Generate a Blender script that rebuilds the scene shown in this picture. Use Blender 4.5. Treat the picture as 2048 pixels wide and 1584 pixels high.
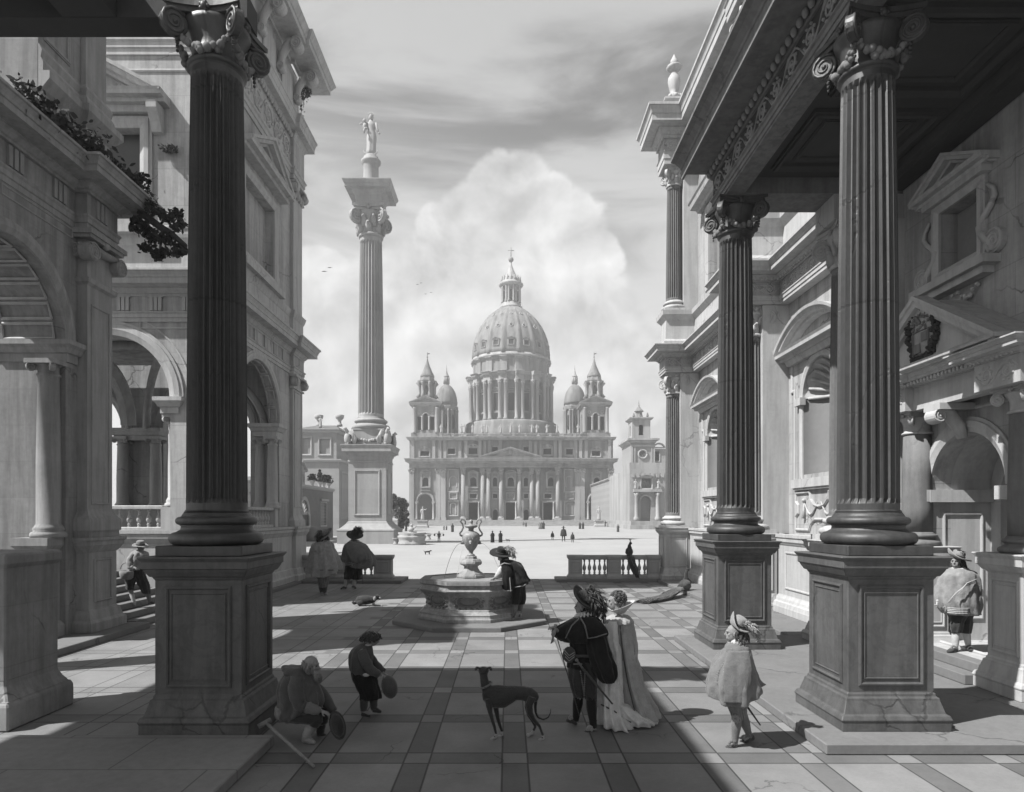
import bpy, bmesh, math, random
from mathutils import Vector, Matrix, noise
from mathutils.geometry import delaunay_2d_cdt
for o in list(bpy.data.objects): bpy.data.objects.remove(o)
SC = bpy.context.scene
COL = SC.collection
R = math.radians
pi = math.pi
random.seed(7)

# ---------------------------------------------------------------- camera
FPX, VX, VY, EYE = 1333.0, 1015.0, 1031.0, 2.8     # focal length and vanishing point of the one-point perspective
cam = bpy.data.cameras.new('camera'); camo = bpy.data.objects.new('camera', cam); COL.objects.link(camo)
camo.location = (0, 0, EYE); camo.rotation_euler = (pi/2, 0, 0)
cam.sensor_width = 36; cam.lens = FPX/2048*36
cam.shift_x = (1024-VX)/2048; cam.shift_y = (VY-792)/2048
cam.clip_start = .1; cam.clip_end = 4000
SC.camera = camo

# ---------------------------------------------------------------- sun and sky
SUN_EL, SUN_TO = 51.0, Vector((-1, -.45))
SUN_TO.normalize()
to_sun = Vector((SUN_TO.x*math.cos(R(SUN_EL)), SUN_TO.y*math.cos(R(SUN_EL)), math.sin(R(SUN_EL))))
sl = bpy.data.lights.new('sun', 'SUN'); so = bpy.data.objects.new('sun', sl); COL.objects.link(so)
sl.energy = 4.1; sl.angle = R(.6); sl.color = (1, .995, .985)
so.rotation_euler = to_sun.to_track_quat('Z', 'Y').to_euler(); so.location = (-40, -20, 60)
w = bpy.data.worlds.new('World'); SC.world = w; w.use_nodes = True
nt = w.node_tree; nt.nodes.clear()

def nd(nt, t, ins=None, **props):
    n = nt.nodes.new(t)
    for k, v in props.items(): setattr(n, k, v)
    for k, v in (ins or {}).items():
        s = n.inputs[k]
        if isinstance(v, bpy.types.NodeSocket): nt.links.new(v, s)
        else: s.default_value = v
    return n
def mth(nt, op, a, b=0., c=0., clamp=False):
    n = nd(nt, 'ShaderNodeMath', {0: a, 1: b, 2: c}, operation=op); n.use_clamp = clamp
    return n.outputs[0]
def mixf(nt, f, a, b):
    n = nd(nt, 'ShaderNodeMix', {0: f, 2: a, 3: b}); return n.outputs[0]
def smooth(nt, x, a, b, lo=0., hi=1.):
    n = nd(nt, 'ShaderNodeMapRange', {0: x, 1: a, 2: b, 3: lo, 4: hi}, interpolation_type='SMOOTHSTEP'); return n.outputs[0]

sky = nd(nt, 'ShaderNodeTexSky', sky_type='NISHITA', sun_disc=False, sun_elevation=R(SUN_EL),
         sun_rotation=math.atan2(SUN_TO.x, SUN_TO.y) % (2*pi), air_density=1., dust_density=2.)
bw = nd(nt, 'ShaderNodeRGBToBW', {0: sky.outputs[0]}).outputs[0]
tc = nd(nt, 'ShaderNodeTexCoord').outputs['Generated']
sx = nd(nt, 'ShaderNodeSeparateXYZ', {0: tc})
elev = sx.outputs[2]
# wind drawn cloud veils, stretched sideways
mp = nd(nt, 'ShaderNodeMapping', {0: tc, 2: (0, R(14), 0), 3: (1.6, 1.6, 6.5)}).outputs[0]
n1 = nd(nt, 'ShaderNodeTexNoise', {'Vector': mp, 'Scale': 1.7, 'Detail': 7., 'Roughness': .58, 'Distortion': .5}).outputs[0]
n2 = nd(nt, 'ShaderNodeTexNoise', {'Vector': tc, 'Scale': 9., 'Detail': 8., 'Roughness': .55}).outputs[0]
n3 = nd(nt, 'ShaderNodeTexNoise', {'Vector': tc, 'Scale': 26., 'Detail': 4., 'Roughness': .5}).outputs[0]
west = smooth(nt, sx.outputs[0], .12, -.3)
base = mth(nt, 'ADD', smooth(nt, elev, .16, .58, 4.3, 2.1), mth(nt, 'MULTIPLY', west, smooth(nt, elev, .62, .38, 0., 1.0)))
streak = smooth(nt, n1, .36, .64, -1.3, 1.1)
veil = mth(nt, 'ADD', base, mth(nt, 'MULTIPLY', streak, smooth(nt, elev, .10, .45, .2, 1.)))
# heaped cumulus behind and beside the dome
def billow(sc, det, off=(0, 0, 0)):
    v = nd(nt, 'ShaderNodeMapping', {0: tc, 1: off}).outputs[0]
    return nd(nt, 'ShaderNodeTexNoise', {'Vector': v, 'Scale': sc, 'Detail': det, 'Roughness': .55, 'Distortion': .3}).outputs[0]
nrm = nd(nt, 'ShaderNodeVectorMath', {0: tc}, operation='NORMALIZE').outputs[0]
heap = None
for (px, py, rad) in ((995, 388, .050), (1052, 372, .044), (930, 420, .040), (880, 452, .036), (1100, 392, .036), (1140, 452, .055), (1010, 460, .08), (1188, 520, .045), (1095, 560, .09), (960, 545, .10), (830, 585, .08), (735, 585, .05), (640, 560, .05), (690, 660, .10), (1195, 640, .07), (1250, 665, .05), (1290, 740, .07), (1180, 760, .12), (1000, 740, .2), (600, 760, .12), (820, 740, .14)):
    d = Vector((px-VX, FPX, VY-py)).normalized()
    dp = nd(nt, 'ShaderNodeVectorMath', {0: nrm, 1: d}, operation='DISTANCE').outputs['Value']
    v = mth(nt, 'SUBTRACT', 1., mth(nt, 'DIVIDE', dp, rad))
    heap = v if heap is None else nd(nt, 'ShaderNodeMath', {0: heap, 1: v, 2: .03}, operation='SMOOTH_MAX').outputs[0]
b1, b2 = billow(13., 9.), billow(34., 7.)
heap = mth(nt, 'ADD', heap, mth(nt, 'MULTIPLY', mth(nt, 'SUBTRACT', b1, .5), .8))
heap = mth(nt, 'ADD', heap, mth(nt, 'MULTIPLY', mth(nt, 'SUBTRACT', b2, .5), .38))
hm = mth(nt, 'MULTIPLY', smooth(nt, heap, -.02, .2), smooth(nt, n1, .2, .5, .8, 1.))
lit = mth(nt, 'SUBTRACT', billow(9., 6., (.012, 0, -.02)), billow(9., 6., (-.012, 0, .02)))     # sunward side of every billow brighter
hv = mth(nt, 'ADD', mth(nt, 'ADD', 4.75, mth(nt, 'MULTIPLY', lit, 8.)), mth(nt, 'MULTIPLY', mth(nt, 'SUBTRACT', b1, .5), 1.6))
cloud = mixf(nt, hm, veil, hv)
tot = mixf(nt, .86, bw, cloud)
bg = nd(nt, 'ShaderNodeBackground', {0: tot, 1: .077})
nt.links.new(bg.outputs[0], nd(nt, 'ShaderNodeOutputWorld').inputs[0])
SC.view_settings.view_transform = 'Standard'; SC.view_settings.look = 'None'
SC.view_settings.gamma = 1; SC.view_settings.exposure = 1.2; SC.view_settings.use_curve_mapping = False
SC.render.engine = 'CYCLES'
SC.cycles.max_bounces = 6; SC.cycles.diffuse_bounces = 3; SC.cycles.use_denoising = True
SC.cycles.volume_bounces = 0; SC.cycles.caustics_reflective = False

# ---------------------------------------------------------------- materials (a monochrome place: every colour is a grey)
def grey(v): return (v, v, v, 1)
MATS = {}
def stone(name, v, var=.25, scale=1.2, bump=.25, rough=.85, crack=0., joint=None, veins=0., streak=0., grain=.12, spec=.25):
    m = bpy.data.materials.new(name); m.use_nodes = True; t = m.node_tree; t.nodes.clear()
    co = nd(t, 'ShaderNodeTexCoord').outputs['Object']
    a = nd(t, 'ShaderNodeTexNoise', {'Vector': co, 'Scale': scale, 'Detail': 9., 'Roughness': .62}).outputs[0]
    b = nd(t, 'ShaderNodeTexNoise', {'Vector': co, 'Scale': scale*9, 'Detail': 6., 'Roughness': .7}).outputs[0]
    f = mth(t, 'MULTIPLY_ADD', mth(t, 'SUBTRACT', a, .5), var*2.2, 1.)
    f = mth(t, 'MULTIPLY_ADD', mth(t, 'SUBTRACT', b, .5), grain*2.2, f)
    if streak:
        s = nd(t, 'ShaderNodeTexNoise', {'Vector': nd(t, 'ShaderNodeMapping', {0: co, 3: (3, 3, .25)}).outputs[0], 'Scale': scale*1.5, 'Detail': 6., 'Roughness': .65}).outputs[0]
        f = mth(t, 'MULTIPLY', f, smooth(t, s, .35, .62, 1-streak, 1.04))
    h = mth(t, 'MULTIPLY_ADD', b, .6, mth(t, 'MULTIPLY', a, .6))
    if veins:
        vd = nd(t, 'ShaderNodeTexNoise', {'Vector': co, 'Scale': scale*1.3, 'Detail': 8., 'Roughness': .6, 'Distortion': 1.6}).outputs[0]
        vv = smooth(t, mth(t, 'ABSOLUTE', mth(t, 'SUBTRACT', vd, .5)), .0, .05, 1., 0.)
        f = mth(t, 'MULTIPLY', f, mth(t, 'SUBTRACT', 1., mth(t, 'MULTIPLY', vv, veins)))
    if crack:
        cd = nd(t, 'ShaderNodeVectorMath', {0: co, 1: nd(t, 'ShaderNodeVectorMath', {0: nd(t, 'ShaderNodeTexNoise', {'Vector': co, 'Scale': 2.6, 'Detail': 5.}).outputs['Color'], 3: .55}, operation='SCALE').outputs[0]}, operation='ADD').outputs[0]
        vo = nd(t, 'ShaderNodeTexVoronoi', {'Vector': cd, 'Scale': .62}, feature='DISTANCE_TO_EDGE').outputs['Distance']
        mk = nd(t, 'ShaderNodeTexNoise', {'Vector': co, 'Scale': .55, 'Detail': 2.}).outputs[0]
        c = mth(t, 'MULTIPLY', smooth(t, vo, .004, .014, 1., 0.), smooth(t, mk, .53, .6))
        f = mth(t, 'MULTIPLY', f, mth(t, 'SUBTRACT', 1., mth(t, 'MULTIPLY', c, crack)))
        h = mth(t, 'SUBTRACT', h, mth(t, 'MULTIPLY', c, 1.5))
    if joint:
        ax, bw_, bh, dark = joint
        s = nd(t, 'ShaderNodeSeparateXYZ', {0: co})
        u = s.outputs[0] if ax == 'x' else s.outputs[1]
        if ax == 'f': vec = nd(t, 'ShaderNodeCombineXYZ', {0: s.outputs[0], 1: s.outputs[1]}).outputs[0]
        else: vec = nd(t, 'ShaderNodeCombineXYZ', {0: u, 1: s.outputs[2]}).outputs[0]
        br = nd(t, 'ShaderNodeTexBrick', {'Vector': vec, 'Color1': grey(1), 'Color2': grey(.9), 'Mortar': grey(dark), 'Scale': 1., 'Mortar Size': .011*bh**.5, 'Mortar Smooth': .3, 'Bias': 0., 'Brick Width': bw_, 'Row Height': bh})
        j = nd(t, 'ShaderNodeRGBToBW', {0: br.outputs[0]}).outputs[0]
        f = mth(t, 'MULTIPLY', f, j); h = mth(t, 'ADD', h, mth(t, 'MULTIPLY', j, .8))
    val = mth(t, 'MULTIPLY', f, v)
    col = nd(t, 'ShaderNodeCombineColor', {0: val, 1: val, 2: val}).outputs[0]
    bp = nd(t, 'ShaderNodeBump', {'Strength': bump, 'Distance': .02, 'Height': h}).outputs[0]
    p = nd(t, 'ShaderNodeBsdfPrincipled', {'Base Color': col, 'Roughness': rough, 'Normal': bp, 'Specular IOR Level': spec})
    t.links.new(p.outputs[0], nd(t, 'ShaderNodeOutputMaterial').inputs[0])
    MATS[name] = m; return m
def cloth(name, v, var=.42, scale=7., rough=.9, sheen=.2, fine=120.):
    m = bpy.data.materials.new(name); m.use_nodes = True; t = m.node_tree; t.nodes.clear()
    co = nd(t, 'ShaderNodeTexCoord').outputs['Object']
    a = nd(t, 'ShaderNodeTexNoise', {'Vector': co, 'Scale': scale, 'Detail': 7., 'Roughness': .65}).outputs[0]
    b = nd(t, 'ShaderNodeTexNoise', {'Vector': co, 'Scale': fine, 'Detail': 2.}).outputs[0]
    f = mth(t, 'MULTIPLY_ADD', mth(t, 'SUBTRACT', a, .5), var*2.4, 1.)
    f = mth(t, 'MULTIPLY_ADD', mth(t, 'SUBTRACT', b, .5), var, f)
    val = mth(t, 'MULTIPLY', f, v)
    col = nd(t, 'ShaderNodeCombineColor', {0: val, 1: val, 2: val}).outputs[0]
    bp = nd(t, 'ShaderNodeBump', {'Strength': .7, 'Distance': .025, 'Height': mth(t, 'MULTIPLY_ADD', b, .3, a)}).outputs[0]
    p = nd(t, 'ShaderNodeBsdfPrincipled', {'Base Color': col, 'Roughness': rough, 'Normal': bp, 'Specular IOR Level': .2})
    p.inputs['Sheen Weight'].default_value = sheen; p.inputs['Sheen Tint'].default_value = grey(1)
    t.links.new(p.outputs[0], nd(t, 'ShaderNodeOutputMaterial').inputs[0])
    MATS[name] = m; return m

def tiles(name):
    # court paving: pale slabs parted by darker bands, paler where two bands cross
    m = bpy.data.materials.new(name); m.use_nodes = True; t = m.node_tree; t.nodes.clear()
    co = nd(t, 'ShaderNodeTexCoord').outputs['Object']
    s = nd(t, 'ShaderNodeSeparateXYZ', {0: co}); X, Y = s.outputs[0], s.outputs[1]
    def band(c, off, per, wd):
        q = mth(t, 'WRAP', mth(t, 'SUBTRACT', c, off), per, 0.)
        return mth(t, 'LESS_THAN', q, wd), mth(t, 'MINIMUM', mth(t, 'ABSOLUTE', mth(t, 'SUBTRACT', q, wd)), mth(t, 'MINIMUM', q, mth(t, 'SUBTRACT', per, q)))
    bx, jx = band(X, -.06, 1.12, .29); by, jy = band(Y, 10.53, 1.5, .33)
    xor = mth(t, 'ABSOLUTE', mth(t, 'SUBTRACT', bx, by))
    inner = mth(t, 'MULTIPLY', smooth(t, X, -3.8, -3.7), 1.)
    tile = mth(t, 'SUBTRACT', 1., mth(t, 'MULTIPLY', mth(t, 'MULTIPLY', xor, .36), inner))
    # every slab its own tone
    cell = nd(t, 'ShaderNodeCombineXYZ', {0: mth(t, 'MULTIPLY_ADD', mth(t, 'FLOOR', mth(t, 'DIVIDE', mth(t, 'ADD', X, .06), 1.12)), 2., bx), 1: mth(t, 'MULTIPLY_ADD', mth(t, 'FLOOR', mth(t, 'DIVIDE', mth(t, 'SUBTRACT', Y, 10.53), 1.5)), 2., by)}).outputs[0]
    wn = nd(t, 'ShaderNodeTexWhiteNoise', {'Vector': cell}).outputs['Value']
    tile = mth(t, 'MULTIPLY', tile, mth(t, 'MULTIPLY_ADD', wn, .24, .88))
    n = nd(t, 'ShaderNodeTexNoise', {'Vector': co, 'Scale': 1.1, 'Detail': 9., 'Roughness': .65}).outputs[0]
    g = nd(t, 'ShaderNodeTexNoise', {'Vector': co, 'Scale': 22., 'Detail': 4., 'Roughness': .7}).outputs[0]
    tile = mth(t, 'MULTIPLY', tile, mth(t, 'MULTIPLY_ADD', mth(t, 'SUBTRACT', n, .5), .85, 1.))
    tile = mth(t, 'MULTIPLY', tile, mth(t, 'MULTIPLY_ADD', mth(t, 'SUBTRACT', g, .5), .28, 1.))
    jm = mth(t, 'MULTIPLY_ADD', g, .008, 0.)
    jt = smooth(t, mth(t, 'MINIMUM', jx, mth(t, 'MULTIPLY', jy, .8)), jm, mth(t, 'ADD', jm, .012), .35, 1.)
    cd = nd(t, 'ShaderNodeVectorMath', {0: co, 1: nd(t, 'ShaderNodeVectorMath', {0: nd(t, 'ShaderNodeTexNoise', {'Vector': co, 'Scale': 2.2, 'Detail': 6.}).outputs['Color'], 3: .7}, operation='SCALE').outputs[0]}, operation='ADD').outputs[0]
    vo = nd(t, 'ShaderNodeTexVoronoi', {'Vector': cd, 'Scale': .8}, feature='DISTANCE_TO_EDGE').outputs['Distance']
    mk = nd(t, 'ShaderNodeTexNoise', {'Vector': co, 'Scale': .5, 'Detail': 2.}).outputs[0]
    c = mth(t, 'MULTIPLY', smooth(t, vo, .003, .011, 1., 0.), smooth(t, mk, .54, .6))
    tile = mth(t, 'MULTIPLY', mth(t, 'MULTIPLY', tile, jt), mth(t, 'SUBTRACT', 1., mth(t, 'MULTIPLY', c, .4)))
    val = mth(t, 'MULTIPLY', tile, .185)
    col = nd(t, 'ShaderNodeCombineColor', {0: val, 1: val, 2: val}).outputs[0]
    bp = nd(t, 'ShaderNodeBump', {'Strength': .3, 'Distance': .02, 'Height': mth(t, 'ADD', mth(t, 'MULTIPLY', jt, .8), mth(t, 'MULTIPLY', g, .4))}).outputs[0]
    p = nd(t, 'ShaderNodeBsdfPrincipled', {'Base Color': col, 'Roughness': .75, 'Normal': bp, 'Specular IOR Level': .25})
    t.links.new(p.outputs[0], nd(t, 'ShaderNodeOutputMaterial').inputs[0])
    MATS[name] = m; return m
tiles('court tiles')
stone('plaza sand', 0.3, var=.22, scale=.12, bump=.25, grain=.1)
stone('flagstone', 0.2, grain=.24, var=.22, scale=.9, crack=.6, joint=('f', 2.1, 1.0, .55))
stone('kerb stone', 0.15, grain=.24, var=.2, crack=.4)
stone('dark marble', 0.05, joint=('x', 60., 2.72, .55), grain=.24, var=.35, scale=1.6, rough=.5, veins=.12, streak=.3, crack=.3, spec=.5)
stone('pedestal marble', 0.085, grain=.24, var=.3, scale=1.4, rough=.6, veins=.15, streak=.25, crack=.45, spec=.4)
stone('portico stone', 0.15, grain=.24, var=.25, scale=1.2, crack=.3, streak=.2)
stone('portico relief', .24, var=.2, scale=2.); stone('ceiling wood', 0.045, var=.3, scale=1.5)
stone('palace stone', 0.35, grain=.24, var=.16, scale=.7, crack=.5, joint=('y', 1.9, .85, .74), streak=.3)
stone('palace trim', 0.38, var=.15, scale=1.3, crack=.3, streak=.14)
stone('palace relief', 0.38, var=.14, scale=2., grain=.1)
stone('loggia stone', 0.38, grain=.24, var=.2, scale=.6, crack=.5, joint=('x', 2.3, 1.1, .78), streak=.3)
stone('loggia trim', 0.38, var=.16, scale=1.2, crack=.3, streak=.15)
stone('arcade stone', 0.23, grain=.24, var=.3, scale=.9, crack=.5, streak=.28, joint=('y', 1.7, .8, .85))
stone('arcade trim', 0.25, var=.25, scale=1.4, streak=.2)
stone('recess stone', 0.19, var=.2, scale=1.)
stone('monument stone', 0.3, var=.14, scale=.35, streak=.12, joint=('x', 40., 2.2, .93))
stone('church stone', .265, var=.1, scale=.08, joint=('x', 4., 1.6, .82), streak=.35, bump=.1)
stone('church trim', .32, streak=.3, var=.2, scale=.1, bump=.1)
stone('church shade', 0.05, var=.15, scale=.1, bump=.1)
stone('dome lead', 0.21, var=.25, scale=.12, streak=.35, bump=.1)
stone('villa stone', 0.28, var=.14, scale=.15, joint=('x', 2.2, 1., .86), bump=.15)
stone('villa trim', 0.31, var=.12, scale=.2)
stone('yard brick', 0.15, var=.25, scale=.25, joint=('y', 1.2, .5, .8))
stone('roof tile', 0.14, var=.3, scale=.6, joint=('x', .6, .5, .6))
stone('old wood', 0.1, var=.35, scale=2.)
stone('fountain marble', 0.25, grain=.24, var=.3, scale=2.2, rough=.5, veins=.15, streak=.2, spec=.4)
stone('statue stone', 0.33, var=.12, scale=2., bump=.1)
stone('dark glass', 0.04, var=.2, rough=.3, spec=.5)
stone('leaf dark', 0.035, var=.5, scale=1.5, bump=0)
stone('leaf mid', 0.085, var=.5, scale=.5, bump=0)
stone('bark', 0.05, var=.4, scale=4., bump=.6)
stone('iron', 0.05, var=.2)
stone('water', 0.22, var=.1, scale=3., rough=.08, spec=.6, bump=.1)
cloth('black cloth', 0.013, sheen=.12); cloth('charcoal cloth', 0.030); cloth('taupe cloth', .13); cloth('brown cloth', 0.066); cloth('grey cloth', 0.132)
cloth('pale cloth', 0.224); cloth('silk', 0.5, rough=.55); cloth('linen', 0.42, var=.15); cloth('skin', 0.22, var=.15, scale=14., sheen=0., rough=.6)
cloth('hair dark', 0.033, scale=25.); cloth('hair grey', 0.198, scale=25.); cloth('hair brown', 0.066, scale=25.); cloth('straw', 0.185, scale=20.); cloth('leather', 0.046, scale=10.)
cloth('feather dark', 0.040, scale=14.); cloth('feather pale', 0.277, scale=14.); cloth('dog coat', 0.03, scale=4., rough=.75, var=.6, fine=60.); cloth('dog pale', 0.264, scale=6.)
cloth('peacock', 0.030, scale=30., var=.7); cloth('gown', 0.30, scale=6.)
# ---------------------------------------------------------------- mesh helpers
def X_(px, Y): return (px-VX)*Y/FPX          # true X of a thing seen in column px at distance Y
def Z_(py, Y): return EYE+(VY-py)*Y/FPX
PLAN = lambda a, b, h: Vector((a, b, h))
def face(O, U, N, V=(0, 0, 1)):
    O, U, N, V = Vector(O), Vector(U), Vector(N), Vector(V)
    return lambda a, b, h: O+U*a+V*b+N*h

class M:
    def __init__(s): s.v = []; s.f = []; s.sm = []
    def add(s, vs, fs, smooth=False):
        k = len(s.v); s.v += [Vector(v) for v in vs]
        for f in fs: s.f.append([i+k for i in f]); s.sm.append(smooth)
        return s
    def box(s, x0, x1, y0, y1, z0, z1):
        return s.add([(x, y, z) for z in (z0, z1) for y in (y0, y1) for x in (x0, x1)],
                     [(0, 2, 3, 1), (4, 5, 7, 6), (0, 1, 5, 4), (2, 6, 7, 3), (0, 4, 6, 2), (1, 3, 7, 5)])
    def fbox(s, mp, a0, a1, b0, b1, h0, h1):
        return s.add([mp(a, b, h) for h in (h0, h1) for b in (b0, b1) for a in (a0, a1)],
                     [(0, 2, 3, 1), (4, 5, 7, 6), (0, 1, 5, 4), (2, 6, 7, 3), (0, 4, 6, 2), (1, 3, 7, 5)])
    def sweep(s, path, prof, mp=PLAN, side=1, closed=False, cap=True, smooth=False, ring=True):
        P = [Vector(p) for p in path]; n = len(P); vs = []
        for i in range(n):
            d = []
            if closed or i > 0: d.append((P[i]-P[i-1]).normalized())
            if closed or i < n-1: d.append((P[(i+1) % n]-P[i]).normalized())
            ns = [Vector((q.y, -q.x))*side for q in d]
            mi = ns[0] if len(ns) == 1 else (ns[0]+ns[1])/max(.2, 1+ns[0].dot(ns[1]))
            for (o, z) in prof: vs.append(mp(P[i].x+mi.x*o, P[i].y+mi.y*o, z))
        k = len(prof); fs = []
        for i in range(n if closed else n-1):
            j = (i+1) % n
            for a in range(k if ring else k-1):
                b = (a+1) % k; fs.append((i*k+a, i*k+b, j*k+b, j*k+a))
        if cap and not closed: fs += [tuple(range(k)), tuple(range((n-1)*k, n*k))[::-1]]
        return s.add(vs, fs, smooth)
    def solid(s, path, prof, mp=PLAN):          # closed plan outline swept by a bottom-to-top profile, capped top and bottom
        k0 = len(s.v); n, k = len(path), len(prof)
        s.sweep(path, prof, mp, 1, True, ring=False)
        s.f.append([k0+i*k for i in range(n)][::-1]); s.f.append([k0+i*k+k-1 for i in range(n)]); s.sm += [False, False]
        return s
    def lathe(s, prof, n=24, c=(0, 0, 0), a0=0., a1=2*pi, smooth=True, mod=None, mp=None):
        c = Vector(c); full = abs(a1-a0-2*pi) < 1e-6; na = n if full else n+1; vs = []; k = len(prof)
        for i in range(na):
            a = a0+(a1-a0)*i/n
            for j, (r, z) in enumerate(prof):
                rr = r*(mod(a, z) if mod else 1)
                vs.append(c+Vector((rr*math.cos(a), rr*math.sin(a), z)))
        fs = []
        for i in range(n):
            i2 = (i+1) % na
            for j in range(k-1): fs.append((i*k+j, i2*k+j, i2*k+j+1, i*k+j+1))
        if full:
            if prof[0][0] > 1e-4: fs.append(tuple(i*k for i in range(na))[::-1])
            if prof[-1][0] > 1e-4: fs.append(tuple(i*k+k-1 for i in range(na)))
        if mp: vs = [mp(v) for v in vs]
        return s.add(vs, fs, smooth)
    def tube(s, pts, rad, n=8, cap=True, flat=None, smooth=True):
        P = [Vector(p) for p in pts]; m = len(P)
        if not hasattr(rad, '__len__'): rad = [rad]*m
        up = None; vs = []
        for i in range(m):
            d = (P[min(i+1, m-1)]-P[max(i-1, 0)])
            d = d.normalized() if d.length > 1e-9 else Vector((0, 0, 1))
            if up is None:
                up = Vector((0, 0, 1)) if abs(d.z) < .9 else Vector((0, 1, 0))
            a = d.cross(up)
            if a.length < 1e-6: a = d.orthogonal()
            a.normalize(); b = a.cross(d).normalized(); up = b
            r = rad[i]; ra, rb = (r if hasattr(r, '__len__') else (r, r))
            for q in range(n):
                t = 2*pi*q/n; vs.append(P[i]+a*(ra*math.cos(t))+b*(rb*math.sin(t)))
        fs = []
        for i in range(m-1):
            for q in range(n):
                q2 = (q+1) % n; fs.append((i*n+q, i*n+q2, (i+1)*n+q2, (i+1)*n+q))
        if cap: fs += [tuple(range(n))[::-1], tuple(range((m-1)*n, m*n))]
        return s.add(vs, fs, smooth)
    def ball(s, c, r, n=10, m=7, rot=None, smooth=True):
        c = Vector(c); r = r if hasattr(r, '__len__') else (r, r, r); vs = []; fs = []
        for j in range(m+1):
            t = pi*j/m
            for i in range(n):
                a = 2*pi*i/n; v = Vector((r[0]*math.sin(t)*math.cos(a), r[1]*math.sin(t)*math.sin(a), r[2]*math.cos(t)))
                if rot: v = rot @ v
                vs.append(c+v)
        for j in range(m):
            for i in range(n):
                i2 = (i+1) % n; fs.append((j*n+i, (j+1)*n+i, (j+1)*n+i2, j*n+i2))
        return s.add(vs, fs, smooth)
    def loft(s, rings, cap=True, smooth=True, closed=True):
        n = len(rings[0]); vs = [p for r in rings for p in r]; fs = []
        for i in range(len(rings)-1):
            for q in range(n if closed else n-1):
                q2 = (q+1) % n; fs.append((i*n+q, i*n+q2, (i+1)*n+q2, (i+1)*n+q))
        if cap and closed: fs += [tuple(range(n))[::-1], tuple(range((len(rings)-1)*n, len(rings)*n))]
        return s.add(vs, fs, smooth)
    def wall(s, mp, outer, holes=(), th=.3, h0=0.):
        pts, eds = [], []
        for lp in [outer]+list(holes):
            k = len(pts); pts += [Vector(p) for p in lp]; eds += [(k+i, k+(i+1) % len(lp)) for i in range(len(lp))]
        vo, _, fo, _, _, _ = delaunay_2d_cdt(pts, eds, [], 1, 1e-6)
        def inside(p, lp):
            c = False
            for i in range(len(lp)):
                a, b = lp[i], lp[i-1]
                if (a[1] > p.y) != (b[1] > p.y) and p.x < (b[0]-a[0])*(p.y-a[1])/(b[1]-a[1])+a[0]: c = not c
            return c
        keep = []
        for f in fo:
            c = sum((vo[i] for i in f), Vector((0, 0)))/len(f)
            if inside(c, outer) and not any(inside(c, h) for h in holes): keep.append(f)
        s.add([mp(p.x, p.y, h0) for p in vo], keep)
        s.add([mp(p.x, p.y, h0-th) for p in vo], [tuple(f)[::-1] for f in keep])
        for lp in [outer]+list(holes):
            n = len(lp)
            s.add([mp(p[0], p[1], h) for p in lp for h in (h0, h0-th)], [(2*i, 2*i+1, 2*((i+1) % n)+1, 2*((i+1) % n)) for i in range(n)])
        return s
    def build(s, name, mat, parent=None, origin=None, bevel=0., remesh=0.):
        me = bpy.data.meshes.new(name); O = origin
        if O is None:
            O = Vector((0, 0, 0))
            if parent is not None and parent.get('world'): O = Vector(parent['world'])
        me.from_pydata([v-O for v in s.v], [], s.f); me.polygons.foreach_set('use_smooth', s.sm)
        me.materials.append(MATS[mat] if isinstance(mat, str) else mat)
        bm = bmesh.new(); bm.from_mesh(me); bmesh.ops.recalc_face_normals(bm, faces=bm.faces); bm.to_mesh(me); bm.free()
        me.update()
        o = bpy.data.objects.new(name, me); COL.objects.link(o)
        if parent is not None: o.parent = parent
        if parent is not None and parent.get('world'): o['world'] = parent['world']
        if remesh:
            r = o.modifiers.new('remesh', 'REMESH'); r.mode = 'VOXEL'; r.voxel_size = remesh; r.use_smooth_shade = True
            q = o.modifiers.new('smooth', 'SMOOTH'); q.factor = .5; q.iterations = 2
        if bevel:
            b = o.modifiers.new('bevel', 'BEVEL'); b.width = bevel; b.segments = 1; b.limit_method = 'ANGLE'; b.angle_limit = R(40)
        return o

def tag(o, label=None, cat=None, group=None, kind=None):
    for k, v in (('label', label), ('category', cat), ('group', group), ('kind', kind)):
        if v: o[k] = v
    return o
def thing(name, label, cat, loc=(0, 0, 0), group=None, world=False, rz=0.):
    o = bpy.data.objects.new(name, None); COL.objects.link(o); o.location = loc; o.rotation_euler = (0, 0, rz); o.empty_display_size = .2
    if world: o['world'] = tuple(loc)
    return tag(o, label, cat, group)
def dup(o, parent=None, loc=None, rz=None, label=None):
    c = o.copy(); COL.objects.link(c)
    if parent is not None: c.parent = parent
    if loc is not None: c.location = loc
    if rz is not None: c.rotation_euler = (0, 0, rz)
    if label: c['label'] = label
    for ch in list(o.children): dup(ch, c)
    return c
def again(o, loc, rz=0.):            # another part of the same shape on the same thing
    c = o.copy(); COL.objects.link(c); c.location = loc; c.rotation_euler = (0, 0, rz); return c

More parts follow.
